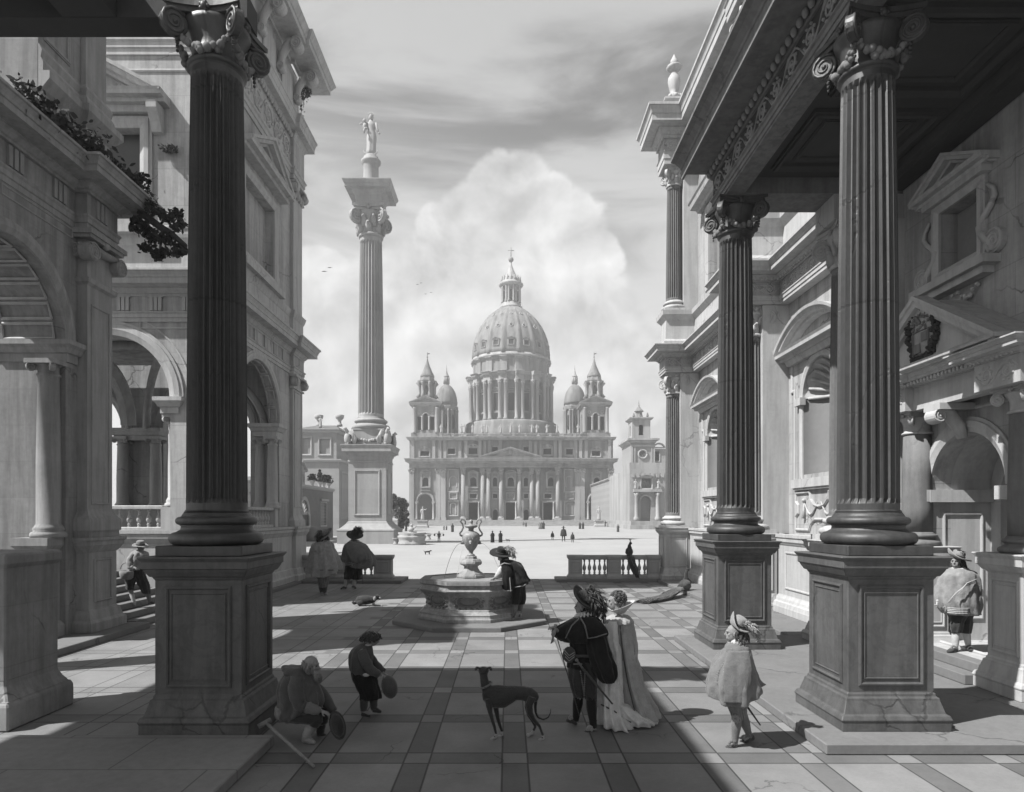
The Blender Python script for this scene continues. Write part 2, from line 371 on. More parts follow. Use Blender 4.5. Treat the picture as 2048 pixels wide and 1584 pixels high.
def sq(hx, hy=None, c=(0, 0)):
    hy = hx if hy is None else hy
    return [(c[0]-hx, c[1]-hy), (c[0]+hx, c[1]-hy), (c[0]+hx, c[1]+hy), (c[0]-hx, c[1]+hy)]
def ngon(n, ap, c=(0, 0)):
    r = ap/math.cos(pi/n); return [(c[0]+r*math.cos(2*pi*(i+.5)/n-pi/2), c[1]+r*math.sin(2*pi*(i+.5)/n-pi/2)) for i in range(n)]
def arcpts(c, z, r, a0=0., a1=pi, n=20): return [(c+r*math.cos(a0+(a1-a0)*i/n), z+r*math.sin(a0+(a1-a0)*i/n)) for i in range(n+1)]
def archhole(c, hw, z0, zs, n=20): return [(c-hw, z0), (c+hw, z0)]+arcpts(c, zs, hw, n=n)
def rect(a0, a1, b0, b1): return [(a0, b0), (a1, b0), (a1, b1), (a0, b1)]
def cornice(z0, z1, o, f=0.):
    h = z1-z0
    return [(f-.02, z0), (f+.10*o, z0), (f+.10*o, z0+.10*h), (f+.16*o, z0+.13*h), (f+.26*o, z0+.26*h), (f+.32*o, z0+.30*h), (f+.32*o, z0+.36*h), (f+.80*o, z0+.38*h),
            (f+.80*o, z0+.62*h), (f+.84*o, z0+.64*h), (f+.86*o, z0+.74*h), (f+.94*o, z0+.88*h), (f+o, z0+.9*h), (f+o, z1), (f-.02, z1)]
def plinth(z0, z1, o, f=0.):
    h = z1-z0
    return [(f-.02, z0), (f+o, z0), (f+o, z0+.38*h), (f+.98*o, z0+.5*h), (f+.88*o, z0+.58*h), (f+.72*o, z0+.60*h), (f+.6*o, z0+.66*h), (f+.4*o, z0+.74*h), (f+.2*o, z0+.86*h), (f+.14*o, z0+.9*h), (f+.1*o, z1), (f-.02, z1)]
FRAMEP = [(0, -.01), (0, .5), (.25, .8), (.4, 1.), (.75, .9), (.8, .55), (1., .5), (1., -.01)]
def framep(w, t): return [(a*w, b*t) for a, b in FRAMEP]
def frame(m, mp, a0, a1, b0, b1, w=.12, t=.05):      # moulded frame round a panel or a window, growing outwards
    return m.sweep(rect(a0, a1, b0, b1), framep(w, t), mp, 1, True)
def archivolt(m, mp, c, z, r, w=.3, t=.1, n=24): return m.sweep(arcpts(c, z, r, n=n), framep(w, t), mp, 1, smooth=False)
def pediment(m, mp, c, hw, z0, z1, t=.35, w=.22, tymp=True, base=.18):
    o = t
    m.sweep([(c-hw, z0), (c+hw, z0)], [(0, -.01), (0, .55*o), (base*.35, .6*o), (base*.4, .9*o), (base*.75, .92*o), (base, o), (base, -.01)], mp, -1)
    zz = z0+base
    m.sweep([(c-hw, zz), (c, z1), (c+hw, zz)], [(0, -.01), (0, o), (w*.3, .97*o), (w*.35, .85*o), (w*.7, .8*o), (w*.75, .5*o), (w, .45*o), (w, -.01)], mp, 1)
    if tymp: m.wall(mp, [(c-hw+w, zz-.01), (c+hw-w, zz-.01), (c, z1-w*.8)], th=.2, h0=.12*o)
    return m
def segpediment(m, mp, c, hw, z0, rise, t=.35, w=.25, base=.2):
    o = t; zz = z0+base
    m.sweep([(c-hw, z0), (c+hw, z0)], [(0, -.01), (0, .55*o), (base*.35, .6*o), (base*.4, .9*o), (base*.75, .92*o), (base, o), (base, -.01)], mp, -1)
    rr = (hw*hw+rise*rise)/(2*rise); a = math.asin(min(1., hw/rr)); 
    if rise > hw: a = pi-a
    arc = [(c+rr*math.sin(-a+2*a*i/20), zz+rise-rr+rr*math.cos(-a+2*a*i/20)) for i in range(21)]
    m.sweep(arc, [(0, -.01), (0, o), (w*.3, .97*o), (w*.35, .85*o), (w*.7, .8*o), (w*.75, .5*o), (w, .45*o), (w, -.01)], mp, 1)
    return m
def eggs(m, pts, r, step):
    P = [Vector(p) for p in pts]
    for a, b in zip(P, P[1:]):
        n = max(1, int((b-a).length/step))
        for i in range(n): m.ball(a+(b-a)*((i+.5)/n), (r, r, r*1.45), 7, 5)
def dentils(m, mp, a0, a1, b0, b1, h0, h1, step):
    n = int((a1-a0)/step)
    for i in range(n):
        a = a0+(i+.25)*(a1-a0)/n; m.fbox(mp, a, a+.5*(a1-a0)/n, b0, b1, h0, h1)
def scrolls(m, mp, a0, a1, b0, b1, h=0., per=None, seg=18):     # running acanthus scroll in low relief
    H = b1-b0; per = per or H*1.25; n = max(1, round((a1-a0)/per)); per = (a1-a0)/n; bm_ = (b0+b1)/2
    for i in range(n):
        s = 1 if i % 2 else -1; ca = a0+(i+.5)*per; R0 = min(per*.46, H*.42); pts = []; rad = []
        for k in range(seg+1):
            t = k/seg; an = -s*(pi*.9)+s*t*3.6*pi; rr = R0*(1-.86*t)
            pts.append(mp(ca+rr*math.cos(an+pi), bm_+rr*math.sin(an)*1.0, h)); rad.append(R0*(.15-.07*t))
        m.tube(pts, rad, 5)
        m.ball(mp(ca, bm_, h), R0*.2, 6, 4)
        m.tube([mp(ca-per*.5, bm_-s*H*.1, h), mp(ca-per*.25, bm_-s*H*.42, h), mp(ca+per*.2, bm_-s*H*.4, h), mp(ca+per*.5, bm_+s*H*.1, h)], [R0*.08, R0*.13, R0*.13, R0*.08], 5)
        for k in range(5):
            an = s*(k*.8-1.2)+(pi/2)*s; p = mp(ca+R0*1.02*math.cos(an), bm_+R0*1.02*math.sin(an), h)
            m.ball(p, (R0*.2, R0*.14, R0*.16), 5, 4)
def volute(m, c, d, r, th, turns=2.2):        # scroll lying in the upright plane that holds direction d
    c = Vector(c); d = Vector(d).normalized(); nn = Vector((-d.y, d.x, 0)); up = Vector((0, 0, 1))
    ring = [[c+nn*(th*q)+(d*math.cos(2*pi*i/18)+up*math.sin(2*pi*i/18))*r*(.98 if abs(q) < .5 else .9) for i in range(18)] for q in (-.5, -.42, .42, .5)]
    m.loft(ring, smooth=False)
    for sgn in (-1, 1):
        pts, rad = [], []
        for k in range(26):
            t = k/25; an = pi*.75-t*turns*2*pi; rr = r*(1.-.86*t)
            pts.append(c+nn*(th*.5*sgn)+(d*math.cos(an)+up*math.sin(an))*rr); rad.append(r*(.15-.07*t))
        m.tube(pts, rad, 5)
        m.ball(c+nn*(th*.5*sgn), r*.2, 6, 4)
def garland(m, a, b, sag, r, n=14, seed=1):
    a, b = Vector(a), Vector(b); rn = random.Random(seed)
    for i in range(n+1):
        t = i/n; p = a.lerp(b, t); p.z -= sag*4*t*(1-t); k = .45+.55*math.sin(pi*t)
        for _ in range(2): m.ball(p+Vector((rn.uniform(-1, 1), rn.uniform(-1, 1), rn.uniform(-1, 1)))*r*.6*k, r*k*rn.uniform(.75, 1.1), 7, 5)
def fluted(r0, r1, z0, z1, nf=24, depth=.16, sub=6):
    m = M(); n = nf*sub; zs = [0, .004, .018, .03]+[.1+.1*i for i in range(9)]+[.97, .982, .996, 1]
    prof = []
    for t in zs:
        e = r0+(r1-r0)*t**1.6
        prof.append((e*(1.06 if t in (0, 1) else 1.), z0+(z1-z0)*t))
    def mod(a, z):
        t = (z-z0)/(z1-z0)
        if t < .02 or t > .98: return 1.
        q = (a*nf/(2*pi)) % 1.0; q = abs(q-.5)*2
        return 1-depth*math.sqrt(max(0, 1-min(1, q/.78)**2))
    return m.lathe(prof, n, mod=mod, smooth=False)
def attic_base(r, z0, z1, block=None):
    h = z1-z0; m = M(); P = [(r*1.0, z0)]
    def tor(rc, zc, rr, n=8): return [(rc+rr*math.cos(a), zc+rr*math.sin(a)) for a in [-pi/2+pi*i/n for i in range(n+1)]]
    P = tor(r*1.30, z0+.19*h, .19*h)+[(r*1.26, z0+.40*h), (r*1.15, z0+.46*h), (r*1.13, z0+.55*h), (r*1.18, z0+.60*h)]+tor(r*1.17, z0+.72*h, .12*h)+[(r*1.12, z0+.86*h), (r*1.1, z0+.9*h), (r*1.02, z1)]
    return m.lathe(P, 40)
def capital(r, z0, z1, hw, seed=1, leaves=False, flower=True):
    m = M(); h = z1-z0
    m.lathe([(r*1.02, z0), (r*1.14, z0+.03*h), (r*1.16, z0+.07*h), (r*1.1, z0+.11*h), (r*1.0, z0+.13*h), (r*1.0, z0+.45*h), (r*1.1, z0+.62*h), (r*1.25, z0+.72*h), (r*1.3, z0+.8*h), (r*.9, z0+.86*h)], 32)
    for zz, hh, k in ((z0+.82*h, z0+.91*h, .95), (z0+.91*h, z1, 1.04)):        # abacus with hollow sides
        pts = []
        for s in range(4):
            for i in range(8):
                t = i/8; a = s*pi/2
                u = -1+2*t; dd = 1-.2*(1-u*u)
                x, y = hw*k*dd, hw*k*u
                pts.append((x*math.cos(a)-y*math.sin(a), x*math.sin(a)+y*math.cos(a)))
        m.solid(pts, [(0, zz), (0, hh)])
    for s in range(4):
        a = pi/4+s*pi/2; d = Vector((math.cos(a), math.sin(a), 0))
        volute(m, d*(hw*1.16)+Vector((0, 0, z0+.60*h)), d, .24*h, .2*hw)
        m.tube([d*(r*.9)+Vector((0, 0, z0+.78*h)), d*(hw*.9)+Vector((0, 0, z0+.82*h)), d*(hw*1.22)+Vector((0, 0, z0+.8*h))], [(.07*hw, .05*h)]*3, 6)
        if flower:
            e = Vector((math.cos(s*pi/2), math.sin(s*pi/2), 0)); m.ball(e*hw*.84+Vector((0, 0, z0+.9*h)), (.1*hw,)*2+(.09*h,), 8, 6)
            for k in range(5): m.ball(e*hw*.84+Vector((0, 0, z0+.9*h))+Vector((-e.y*math.cos(k*1.256), e.x*math.cos(k*1.256), math.sin(k*1.256)))*.1*hw, .06*hw, 6, 4)
    if leaves:
        for row, (zz, hh, nn) in enumerate(((z0+.12*h, .3*h, 8), (z0+.3*h, .32*h, 8))):
            for k in range(nn):
                a = 2*pi*(k+.5*row)/nn; d = Vector((math.cos(a), math.sin(a), 0)); q = Vector((-d.y, d.x, 0))
                m.tube([d*r*1.02+Vector((0, 0, zz)), d*r*1.12+Vector((0, 0, zz+hh*.5)), d*r*1.2+Vector((0, 0, zz+hh*.85)), d*r*1.42+Vector((0, 0, zz+hh)), d*r*1.45+Vector((0, 0, zz+hh*.86))], [(.3*r, .06*r), (.32*r, .07*r), (.26*r, .06*r), (.14*r, .05*r), (.06*r, .04*r)], 6)
    return m
def pedestal(hw, z, low=None):
    # z = (ground, plinth top, base top, die top, cap slab bottom, cap top); hw = half width of the die
    g, p, b, d, c, t = z; m = M(); e = .135; h = b-p
    prof = [(e, g if low is None else low), (e, p), (e+.01, p+.02), (e+.012, p+.1*h), (e-.01, p+.25*h), (e-.04, p+.28*h), (e-.05, p+.4*h), (.05, p+.75*h), (.045, p+.85*h), (.02, p+.88*h), (.015, b), (0, b+.01),
            (0, d), (.015, d+.01), (.02, d+.03), (.03, d+.04), (.05, d+.3*(c-d)), (.09, d+.8*(c-d)), (.1, c), (.115, c), (.115, c+.62*(t-c)), (.125, c+.66*(t-c)), (.15, c+.9*(t-c)), (.15, t)]
    m.solid(sq(hw), prof)
    return m
def pedestal_panels(hw, z, sides=(0, 1, 2, 3), w=.045):
    m = M()
    for s in sides:
        a = s*pi/2; U = (math.cos(a), math.sin(a), 0); N = (math.sin(a), -math.cos(a), 0)
        mp = face(Vector(N)*hw, U, N)
        frame(m, mp, -hw*.68, hw*.68, z[2]+.14, z[3]-.12, w, .028); frame(m, mp, -hw*.60, hw*.60, z[2]+.2, z[3]-.18, w*.45, .014)
    return m
BAL = [(.055, 0), (.055, .04), (.04, .05), (.04, .075), (.06, .09), (.06, .12), (.035, .14), (.035, .16), (.07, .22), (.085, .29), (.078, .36), (.05, .44), (.033, .52), (.03, .58), (.045, .6), (.045, .63), (.035, .645), (.055, .67), (.055, .7)]
def leaf_cloud(m, pts, size, rn, fl=.9):
    for p in pts:
        p = Vector(p); a = Vector((rn.gauss(0, 1), rn.gauss(0, 1), rn.gauss(0, 1))).normalized(); b = a.orthogonal().normalized(); b = Matrix.Rotation(rn.uniform(0, 6.28), 3, a) @ b
        c = a.cross(b); s = size*rn.uniform(.4, 1.55)
        m.add([p-b*s, p-b*s*.3+c*s*.55, p+b*s*.5+c*s*.4, p+b*s, p+b*s*.5-c*s*.4, p-b*s*.3-c*s*.55], [(0, 1, 2, 3, 4, 5)])
# ---------------------------------------------------------------- ground, court, kerbs
def struct(m, name, mat, bevel=0.):
    o = m.build(name, mat, bevel=bevel); o['kind'] = 'structure'; return o
struct(M().box(-400, 400, -60, 600, -1.2, -.6), 'ground', 'plaza sand')
struct(M().box(-34, 34, -12, 29.4, -.62, 0), 'court', 'court tiles')
struct(M().box(3.72, 7.58, 7.78, 14.9, .004, .13).box(6.29, 7.6, 14.902, 27.948, .004, .13).box(2.06, 8.9, 27.95, 29.36, .004, .13), 'kerb', 'kerb stone', .012)
struct(M().box(-11.9, -2.84, -6, 8.12, .004, .13), 'kerb', 'flagstone', .012)
struct(M().box(-9.3, -8.47, 20.2, 27.398, .004, .13).box(-9.3, -4.36, 27.4, 29.36, .004, .13), 'kerb', 'kerb stone', .012)
struct(M().box(-14, -8.9, 8.3, 16.6, .004, .15), 'kerb', 'kerb stone', .012)
st = M()
for i in range(14): st.box(-15.-i*.0-4, -9.25-i*.34, 16.62, 19.75, .006+i*.17 if i else .006, .17+i*.17)
struct(st, 'stair', 'kerb stone', .01)
struct(M().box(7.2, 7.98, 10.5, 12.7, .134, .29).box(7.45, 8.02, 10.55, 12.65, .292, .45), 'door_step', 'kerb stone', .01)

# ---------------------------------------------------------------- the three giant columns
ZP = (0, .11, .44, 1.87, 2.01, 2.16)
def grand_column(label, loc, seed, low=None):
    t = thing('grand_column', label, 'column', loc, 'giant fluted columns framing the court')
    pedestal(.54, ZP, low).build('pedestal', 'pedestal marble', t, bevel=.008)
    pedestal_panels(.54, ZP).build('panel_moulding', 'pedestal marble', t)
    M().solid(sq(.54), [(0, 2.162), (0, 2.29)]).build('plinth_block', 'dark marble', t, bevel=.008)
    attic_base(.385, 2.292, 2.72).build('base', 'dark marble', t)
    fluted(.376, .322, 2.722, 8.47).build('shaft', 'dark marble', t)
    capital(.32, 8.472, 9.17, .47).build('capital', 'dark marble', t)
    for s in range(4):
        a = pi/4+s*pi/2; b = a+pi/2; g = M()
        garland(g, (.50*math.cos(a), .50*math.sin(a), 8.80), (.50*math.cos(b), .50*math.sin(b), 8.80), .22, .058, 13, seed*7+s)
        for q in (a, b):
            for k in range(5): g.ball((.5*math.cos(q), .5*math.sin(q), 8.78-k*.055), .036-.004*k, 6, 5)
        g.build('garland', 'portico stone', t)
    return t
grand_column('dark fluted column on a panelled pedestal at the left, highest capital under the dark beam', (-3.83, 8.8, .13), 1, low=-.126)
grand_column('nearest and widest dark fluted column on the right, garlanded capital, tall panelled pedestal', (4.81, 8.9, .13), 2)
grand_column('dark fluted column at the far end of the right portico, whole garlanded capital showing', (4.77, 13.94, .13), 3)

# ---------------------------------------------------------------- right portico roof
t = thing('portico_roof', 'dark coffered portico roof with carved frieze and deep cornice, carried on the right columns', 'roof', (4.8, 8, 9.3), world=True)
mpB = face((4.4, 0, 0), (0, 1, 0), (-1, 0, 0))
Y0, Y1 = -1.0, 14.3
M().box(4.42, 4.79, Y0, Y1, 9.302, 9.34).build('soffit', 'portico stone', t)
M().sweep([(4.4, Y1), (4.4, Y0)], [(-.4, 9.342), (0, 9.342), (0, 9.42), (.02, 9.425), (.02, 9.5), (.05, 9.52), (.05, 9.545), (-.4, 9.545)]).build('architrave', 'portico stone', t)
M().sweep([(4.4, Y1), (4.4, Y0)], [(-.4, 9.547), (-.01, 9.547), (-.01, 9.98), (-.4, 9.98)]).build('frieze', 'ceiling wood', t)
r_ = M(); scrolls(r_, mpB, 7.6, Y1-.05, 9.56, 9.97, .0, .62); r_.build('scroll_relief', 'portico relief', t)
M().sweep([(4.4, Y1), (4.4, Y0)], [(-.4, 9.982), (.03, 9.982), (.05, 10.0), (.06, 10.11), (.62, 10.115), (.62, 10.0), (.67, 10.0), (.67, 10.2), (.69, 10.21), (.71, 10.25), (.8, 10.33), (.9, 10.36), (.9, 10.42), (-.4, 10.42)]).build('cornice', 'portico stone', t)
e_ = M(); eggs(e_, [(4.29, Y1-.02, 10.04), (4.29, 7.4, 10.04)], .055, .19); e_.build('egg_moulding', 'portico relief', t)
M().box(4.8, 7.98, 13.45, Y1, 9.302, 9.98).build('end_beam', 'portico stone', t)
M().box(4.4, 8.4, Y0, Y1, 10.425, 10.6).build('roof_slab', 'portico stone', t)
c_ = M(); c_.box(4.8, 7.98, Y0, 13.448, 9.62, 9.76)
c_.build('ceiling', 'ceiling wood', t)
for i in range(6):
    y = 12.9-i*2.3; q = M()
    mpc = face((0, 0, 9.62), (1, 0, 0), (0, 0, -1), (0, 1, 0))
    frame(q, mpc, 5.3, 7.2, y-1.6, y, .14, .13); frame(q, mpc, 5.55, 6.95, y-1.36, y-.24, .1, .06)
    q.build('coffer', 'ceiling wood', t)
b_ = M(); b_.box(7.6, 7.98, Y0, 13.44, 9.35, 9.615).sweep([(7.6, 13.44), (7.6, Y0)], [(0, 9.45), (.07, 9.47), (.1, 9.61), (0, 9.61)]); b_.build('wall_beam', 'ceiling wood', t)

# ---------------------------------------------------------------- left portico: seen end beam, with an unseen roof cut to shade the foreground
t = thing('portico_roof', 'black shadowed beam of the left portico crossing the top left corner, with unseen shading roof', 'roof', (-6, 4, 9.3), world=True)
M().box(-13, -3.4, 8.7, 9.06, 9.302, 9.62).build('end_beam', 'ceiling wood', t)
M().box(-5.8, -5.1, -6, 8.69, 9.302, 9.62).build('unseen_side_beam', 'ceiling wood', t)  # out of view, moved together with the edge of the shading roof
M().box(-13, -5, -6, 8.69, 9.63, 9.9).build('roof_slab', 'portico stone', t)  # unseen slab, its edges placed for where the foreground shadow should end
t = thing('stone_pedestal', 'worn low grey pedestal at the far left edge with a moulded foot on the paving', 'pedestal', (-7.1, 9.25, .004))
M().solid(sq(.5), plinth(0, .62, .16)[1:-1]+[(.02, .63), (.02, 2.1), (.06, 2.16), (.06, 2.28), (0, 2.3)]).build('pedestal', 'arcade stone', t, bevel=.02)

# ---------------------------------------------------------------- right palace
PX = 8.0
pal = thing('palace', 'grey stone palace on the right with shell niches, fluted half columns and carved friezes', 'palace', (8, 20, 0), world=True)
mpR = face((PX, 0, 0), (0, 1, 0), (-1, 0, 0))
NB = (17.05, 25.65); PC = 11.6; WC = 11.8
holes = [archhole(c, .95, 3.9, 5.94) for c in NB]+[archhole(PC, .95, .45, 3.3), rect(WC-.5, WC+.5, 7.28, 8.36), rect(22.6, 26.4, 12, 14.8)]
M().wall(mpR, [(2, .006), (29, .006), (29, 19.6), (2, 19.6)], holes, th=.35).build('wall', 'palace stone', pal)
M().box(PX+.36, 9.9, 28.6, 29, .006, 19.6).build('end_wall', 'palace stone', pal)
# podium
pod = [(-.45, .134), (.16, .134), (.16, .30), (.15, .33), (.13, .42), (.08, .45), (.06, .52), (.02, .58), (0, .62), (0, 1.98), (.02, 2.0), (.05, 2.06), (.07, 2.08), (.07, 2.17), (.1, 2.2), (.1, 2.28), (-.45, 2.28)]
M().sweep([(7.62, 27.74), (7.62, 20.06)], pod).sweep([(7.62, 18.74), (7.62, 14.5)], pod).build('podium', 'palace trim', pal)
q = M(); mpP = face((7.62, 0, 0), (0, 1, 0), (-1, 0, 0))
frame(q, mpP, 20.6, 27.2, .85, 1.75, .07, .03); frame(q, mpP, 14.8, 18.2, .85, 1.75, .07, .03); q.build('podium_panel', 'palace trim', pal)
# lower order
def engaged(Y, parent, lit=True):
    c = M().box(7.25, 8.04, Y-.46, Y+.46, 2.292, 8.78).build('pilaster', 'palace trim', parent)
    t = bpy.data.objects.new('half_column', None); COL.objects.link(t); t.parent = parent; t.location = (7.1-8, Y-20, .13)
    pedestal(.54, ZP).build('pedestal', 'palace trim', t, bevel=.008)
    pedestal_panels(.54, ZP).build('panel_moulding', 'palace trim', t)
    M().solid(sq(.54), [(0, 2.162), (0, 2.27)]).build('plinth_block', 'palace trim', t)
    attic_base(.385, 2.272, 2.66).build('base', 'palace trim', t)
    fluted(.376, .325, 2.662, 7.78).build('shaft', 'portico stone', t)
    capital(.32, 7.782, 8.655, .46, leaves=True).build('capital', 'palace trim', t)
    return t
for Y in (28.4, 19.4, 13.87): engaged(Y, pal)
M().box(6.6, 8.0, 13.46, 14.29, 8.79, 9.3).build('impost_block', 'palace trim', pal)
ENT = [(9.6, 28.95), (6.6, 28.95), (6.6, 27.85), (7.72, 27.85), (7.72, 19.92), (6.6, 19.92), (6.6, 18.88), (7.72, 18.88), (7.72, 14.32)]
BK = -.27
M().sweep(ENT, [(BK, 8.792), (0, 8.792), (0, 8.88), (.025, 8.885), (.025, 8.97), (.05, 8.99), (.05, 9.02), (BK, 9.02)]).build('architrave', 'palace trim', pal)
M().sweep(ENT, [(BK, 9.022), (0, 9.022), (0, 9.41), (BK, 9.41)]).build('frieze', 'palace stone', pal)
M().sweep(ENT, [(p[0] if p[0] > 0 else BK, p[1]) for p in cornice(9.412, 9.86, .56)]).build('cornice', 'palace trim', pal)
q = M(); eggs(q, [(7.63, 27.8, 9.5), (7.63, 19.95, 9.5)], .045, .15); eggs(q, [(7.63, 18.85, 9.5), (7.63, 14.4, 9.5)], .045, .15); eggs(q, [(6.6, 27.76, 9.5), (7.7, 27.76, 9.5)], .045, .15); eggs(q, [(6.51, 28.9, 9.5), (6.51, 27.8, 9.5)], .045, .15); eggs(q, [(6.51, 19.9, 9.5), (6.51, 18.9, 9.5)], .045, .15); eggs(q, [(6.6, 18.79, 9.5), (7.7, 18.79, 9.5)], .045, .15)
q.build('egg_moulding', 'palace relief', pal)
q = M(); mf = face((7.72, 0, 0), (0, 1, 0), (-1, 0, 0)); scrolls(q, mf, 19.95, 27.8, 9.05, 9.39, 0, .55); scrolls(q, mf, 14.4, 18.85, 9.05, 9.39, 0, .55)
mf2 = face((0, 27.85, 0), (1, 0, 0), (0, -1, 0)); scrolls(q, mf2, 6.62, 7.7, 9.05, 9.39, 0, .5); mf3 = face((0, 18.88, 0), (1, 0, 0), (0, -1, 0)); scrolls(q, mf3, 6.62, 7.7, 9.05, 9.39, 0, .5)
q.build('scroll_relief', 'palace relief', pal)
# upper order
UP = [(9.6, 28.95), (6.55, 28.95), (6.55, 27.85), (7.75, 27.85), (7.75, 19.92), (6.55, 19.92), (6.55, 18.88), (7.75, 18.88), (7.75, 10)]
M().sweep(UP, [(BK+.02, 9.862), (.0, 9.862), (.0, 10.1), (-.08, 10.2), (-.1, 11.0), (-.06, 11.05), (.06, 11.2), (.08, 11.38), (BK+.02, 11.38)]).build('upper_podium', 'palace trim', pal)
for Y in (28.4, 19.4):
    t = bpy.data.objects.new('upper_column', None); COL.objects.link(t); t.parent = pal; t.location = (7.1-8, Y-20, 11.382)
    M().solid(sq(.52), [(0, 0), (0, .12)]).build('plinth_block', 'palace trim', t)
    attic_base(.36, .122, .5).build('base', 'palace trim', t); fluted(.345, .29, .502, 5.35).build('shaft', 'portico stone', t); capital(.29, 5.352, 6.12, .42, leaves=True).build('capital', 'palace trim', t)
    M().box(7.4, 8.04, Y-.42, Y+.42, 11.384, 17.5).build('pilaster', 'palace trim', pal)
M().sweep(UP, [(BK+.02, 17.502), (0, 17.502), (0, 17.7), (.03, 17.72), (.03, 17.95), (.07, 18.0), (BK+.02, 18.0)]).build('upper_architrave', 'palace trim', pal)
M().sweep(UP, [(BK+.02, 18.002), (0, 18.002), (0, 18.55), (BK+.02, 18.55)]).build('upper_frieze', 'palace stone', pal)
M().sweep(UP, [(p[0] if p[0] > 0 else BK+.02, p[1]) for p in cornice(18.552, 19.62, .8)]).build('upper_cornice', 'palace trim', pal)
q = M(); scrolls(q, face((0, 27.85, 0), (1, 0, 0), (0, -1, 0)), 6.57, 7.7, 18.04, 18.5, 0, .6); eggs(q, [(6.6, 27.72, 18.75), (7.7, 27.72, 18.75)], .07, .2); scrolls(q, face((7.75, 0, 0), (0, 1, 0), (-1, 0, 0)), 20, 27.8, 18.04, 18.5, 0, .7); q.build('upper_relief', 'palace relief', pal)
wd = M(); mpW = mpR; frame(wd, mpW, 22.6, 26.4, 12, 14.8, .35, .12); wd.sweep([(21.6, 15.2), (27.4, 15.2)], [(0, -.01), (0, .2), (.1, .25), (.12, .5), (.3, .55), (.35, .6), (.35, -.01)], mpW, -1)
wd = wd.build('window', 'palace trim', pal); M().box(8.3, 8.34, 22.4, 26.6, 11.8, 15).build('pane', 'recess stone', wd)
# shell niches
for c in NB:
    n_ = M(); mp = mpR; seg = 24
    cyl = [[mp(c-.95*math.cos(pi*i/seg), z, -.7*math.sin(pi*i/seg)) for i in range(seg+1)] for z in (3.9, 5.94)]
    n_.loft(cyl, cap=False, closed=False)
    n_.add([mp(c-.95*math.cos(pi*i/seg), 3.902, -.7*math.sin(pi*i/seg)) for i in range(seg+1)], [tuple(range(seg+1))])
    niche = n_.build('niche', 'recess stone', pal)
    s_ = M(); na, ns = 96, 10; rings = []
    for j in range(ns+1):
        s = j/ns; ring = []
        for i in range(na+1):
            al = pi*i/na; rib = abs(math.sin(al*5.5)); hh = -.66*math.sqrt(max(0, 1-s*s))-.02+(.26*s*(1-.45*s))*(1-rib)-.07*s
            ring.append(mp(c+.95*s*math.cos(al)*(1+.0*rib), 5.95+.95*s*math.sin(al), min(hh, -.01)))
        rings.append(ring)
    s_.loft(rings, cap=False, closed=False)
    for k in range(12):
        al = pi*(k+.0)/11; s_.tube([mp(c+.95*s*math.cos(al), 5.95+.95*s*math.sin(al), min(-.66*math.sqrt(max(0, 1-s*s))-.02+.26*s*(1-.45*s)-.07*s, -.01)) for s in (.08, .25, .4, .55, .7, .82, .91, .97)], [.02, .03, .04, .045, .05, .05, .045, .04], 6)
    s_.ball(mp(c, 5.98, -.55), .13, 10, 6)
    s_.build('shell', 'palace trim', niche)
    f_ = M(); f_.sweep([(c-.95, 3.78)]+[(c-.95, 5.94)]+arcpts(c, 5.94, .95, pi, 0, 24)[1:-1]+[(c+.95, 5.94), (c+.95, 3.78)], framep(.2, .07), mp, -1)
    for sg in (-1, 1): f_.fbox(mp, c+sg*1.08-.2, c+sg*1.08+.2, 5.78, 5.98, -.02, .13)
    f_.fbox(mp, c-1.45, c+1.45, 3.55, 3.78, -.02, .14).fbox(mp, c-1.38, c+1.38, 3.49, 3.55, -.02, .1)
    f_.sweep([(c-1.42, 3.78), (c-1.42, 6.3), (c-1.6, 6.3), (c-1.6, 7.0), (c+1.6, 7.0), (c+1.6, 6.3), (c+1.42, 6.3), (c+1.42, 3.78)], framep(.1, .05), mp, -1)
    f_.build('niche_frame', 'palace trim', niche)
    p_ = M(); segpediment(p_, mp, c, 2.0, 7.12, .78, .45, .24, .24); p_.sweep([(c-1.75, 6.98), (c+1.75, 6.98)], [(0, -.01), (0, .12), (.14, .2), (.14, -.01)], mp, -1); p_.build('niche_pediment', 'palace trim', niche)
    a_ = M()       # strapwork apron with a tassel and a cloth swag
    out = [(-1.35, 2.45), (-1.35, 2.75), (-1.2, 2.85), (-1.2, 3.1), (-1.35, 3.2), (-1.35, 3.38), (-.55, 3.38), (-.5, 3.2), (-.3, 3.05), (0, 3.0), (.3, 3.05), (.5, 3.2), (.55, 3.38), (1.35, 3.38), (1.35, 3.2), (1.2, 3.1), (1.2, 2.85), (1.35, 2.75), (1.35, 2.45), (.6, 2.45), (.5, 2.62), (.25, 2.74), (-.25, 2.74), (-.5, 2.62), (-.6, 2.45)]
    a_.sweep([(c+x, z) for x, z in out], framep(.07, .06), mp, -1, True)
    for sg in (-1, 1):
        a_.ball(mp(c+sg*.85, 3.2, .04), .06, 8, 6); a_.tube([mp(c+sg*.85, 3.14, .03), mp(c+sg*.85, 2.95, .04), mp(c+sg*.85, 2.72, .05)], [.02, .03, .06], 8)
        a_.tube([mp(c+sg*(.85-.75*k/6), 3.16-.33*math.sin(pi*k/6), .03) for k in range(7)], [.012, .022, .03, .034, .03, .022, .012], 6)
    a_.build('apron', 'palace trim', niche)
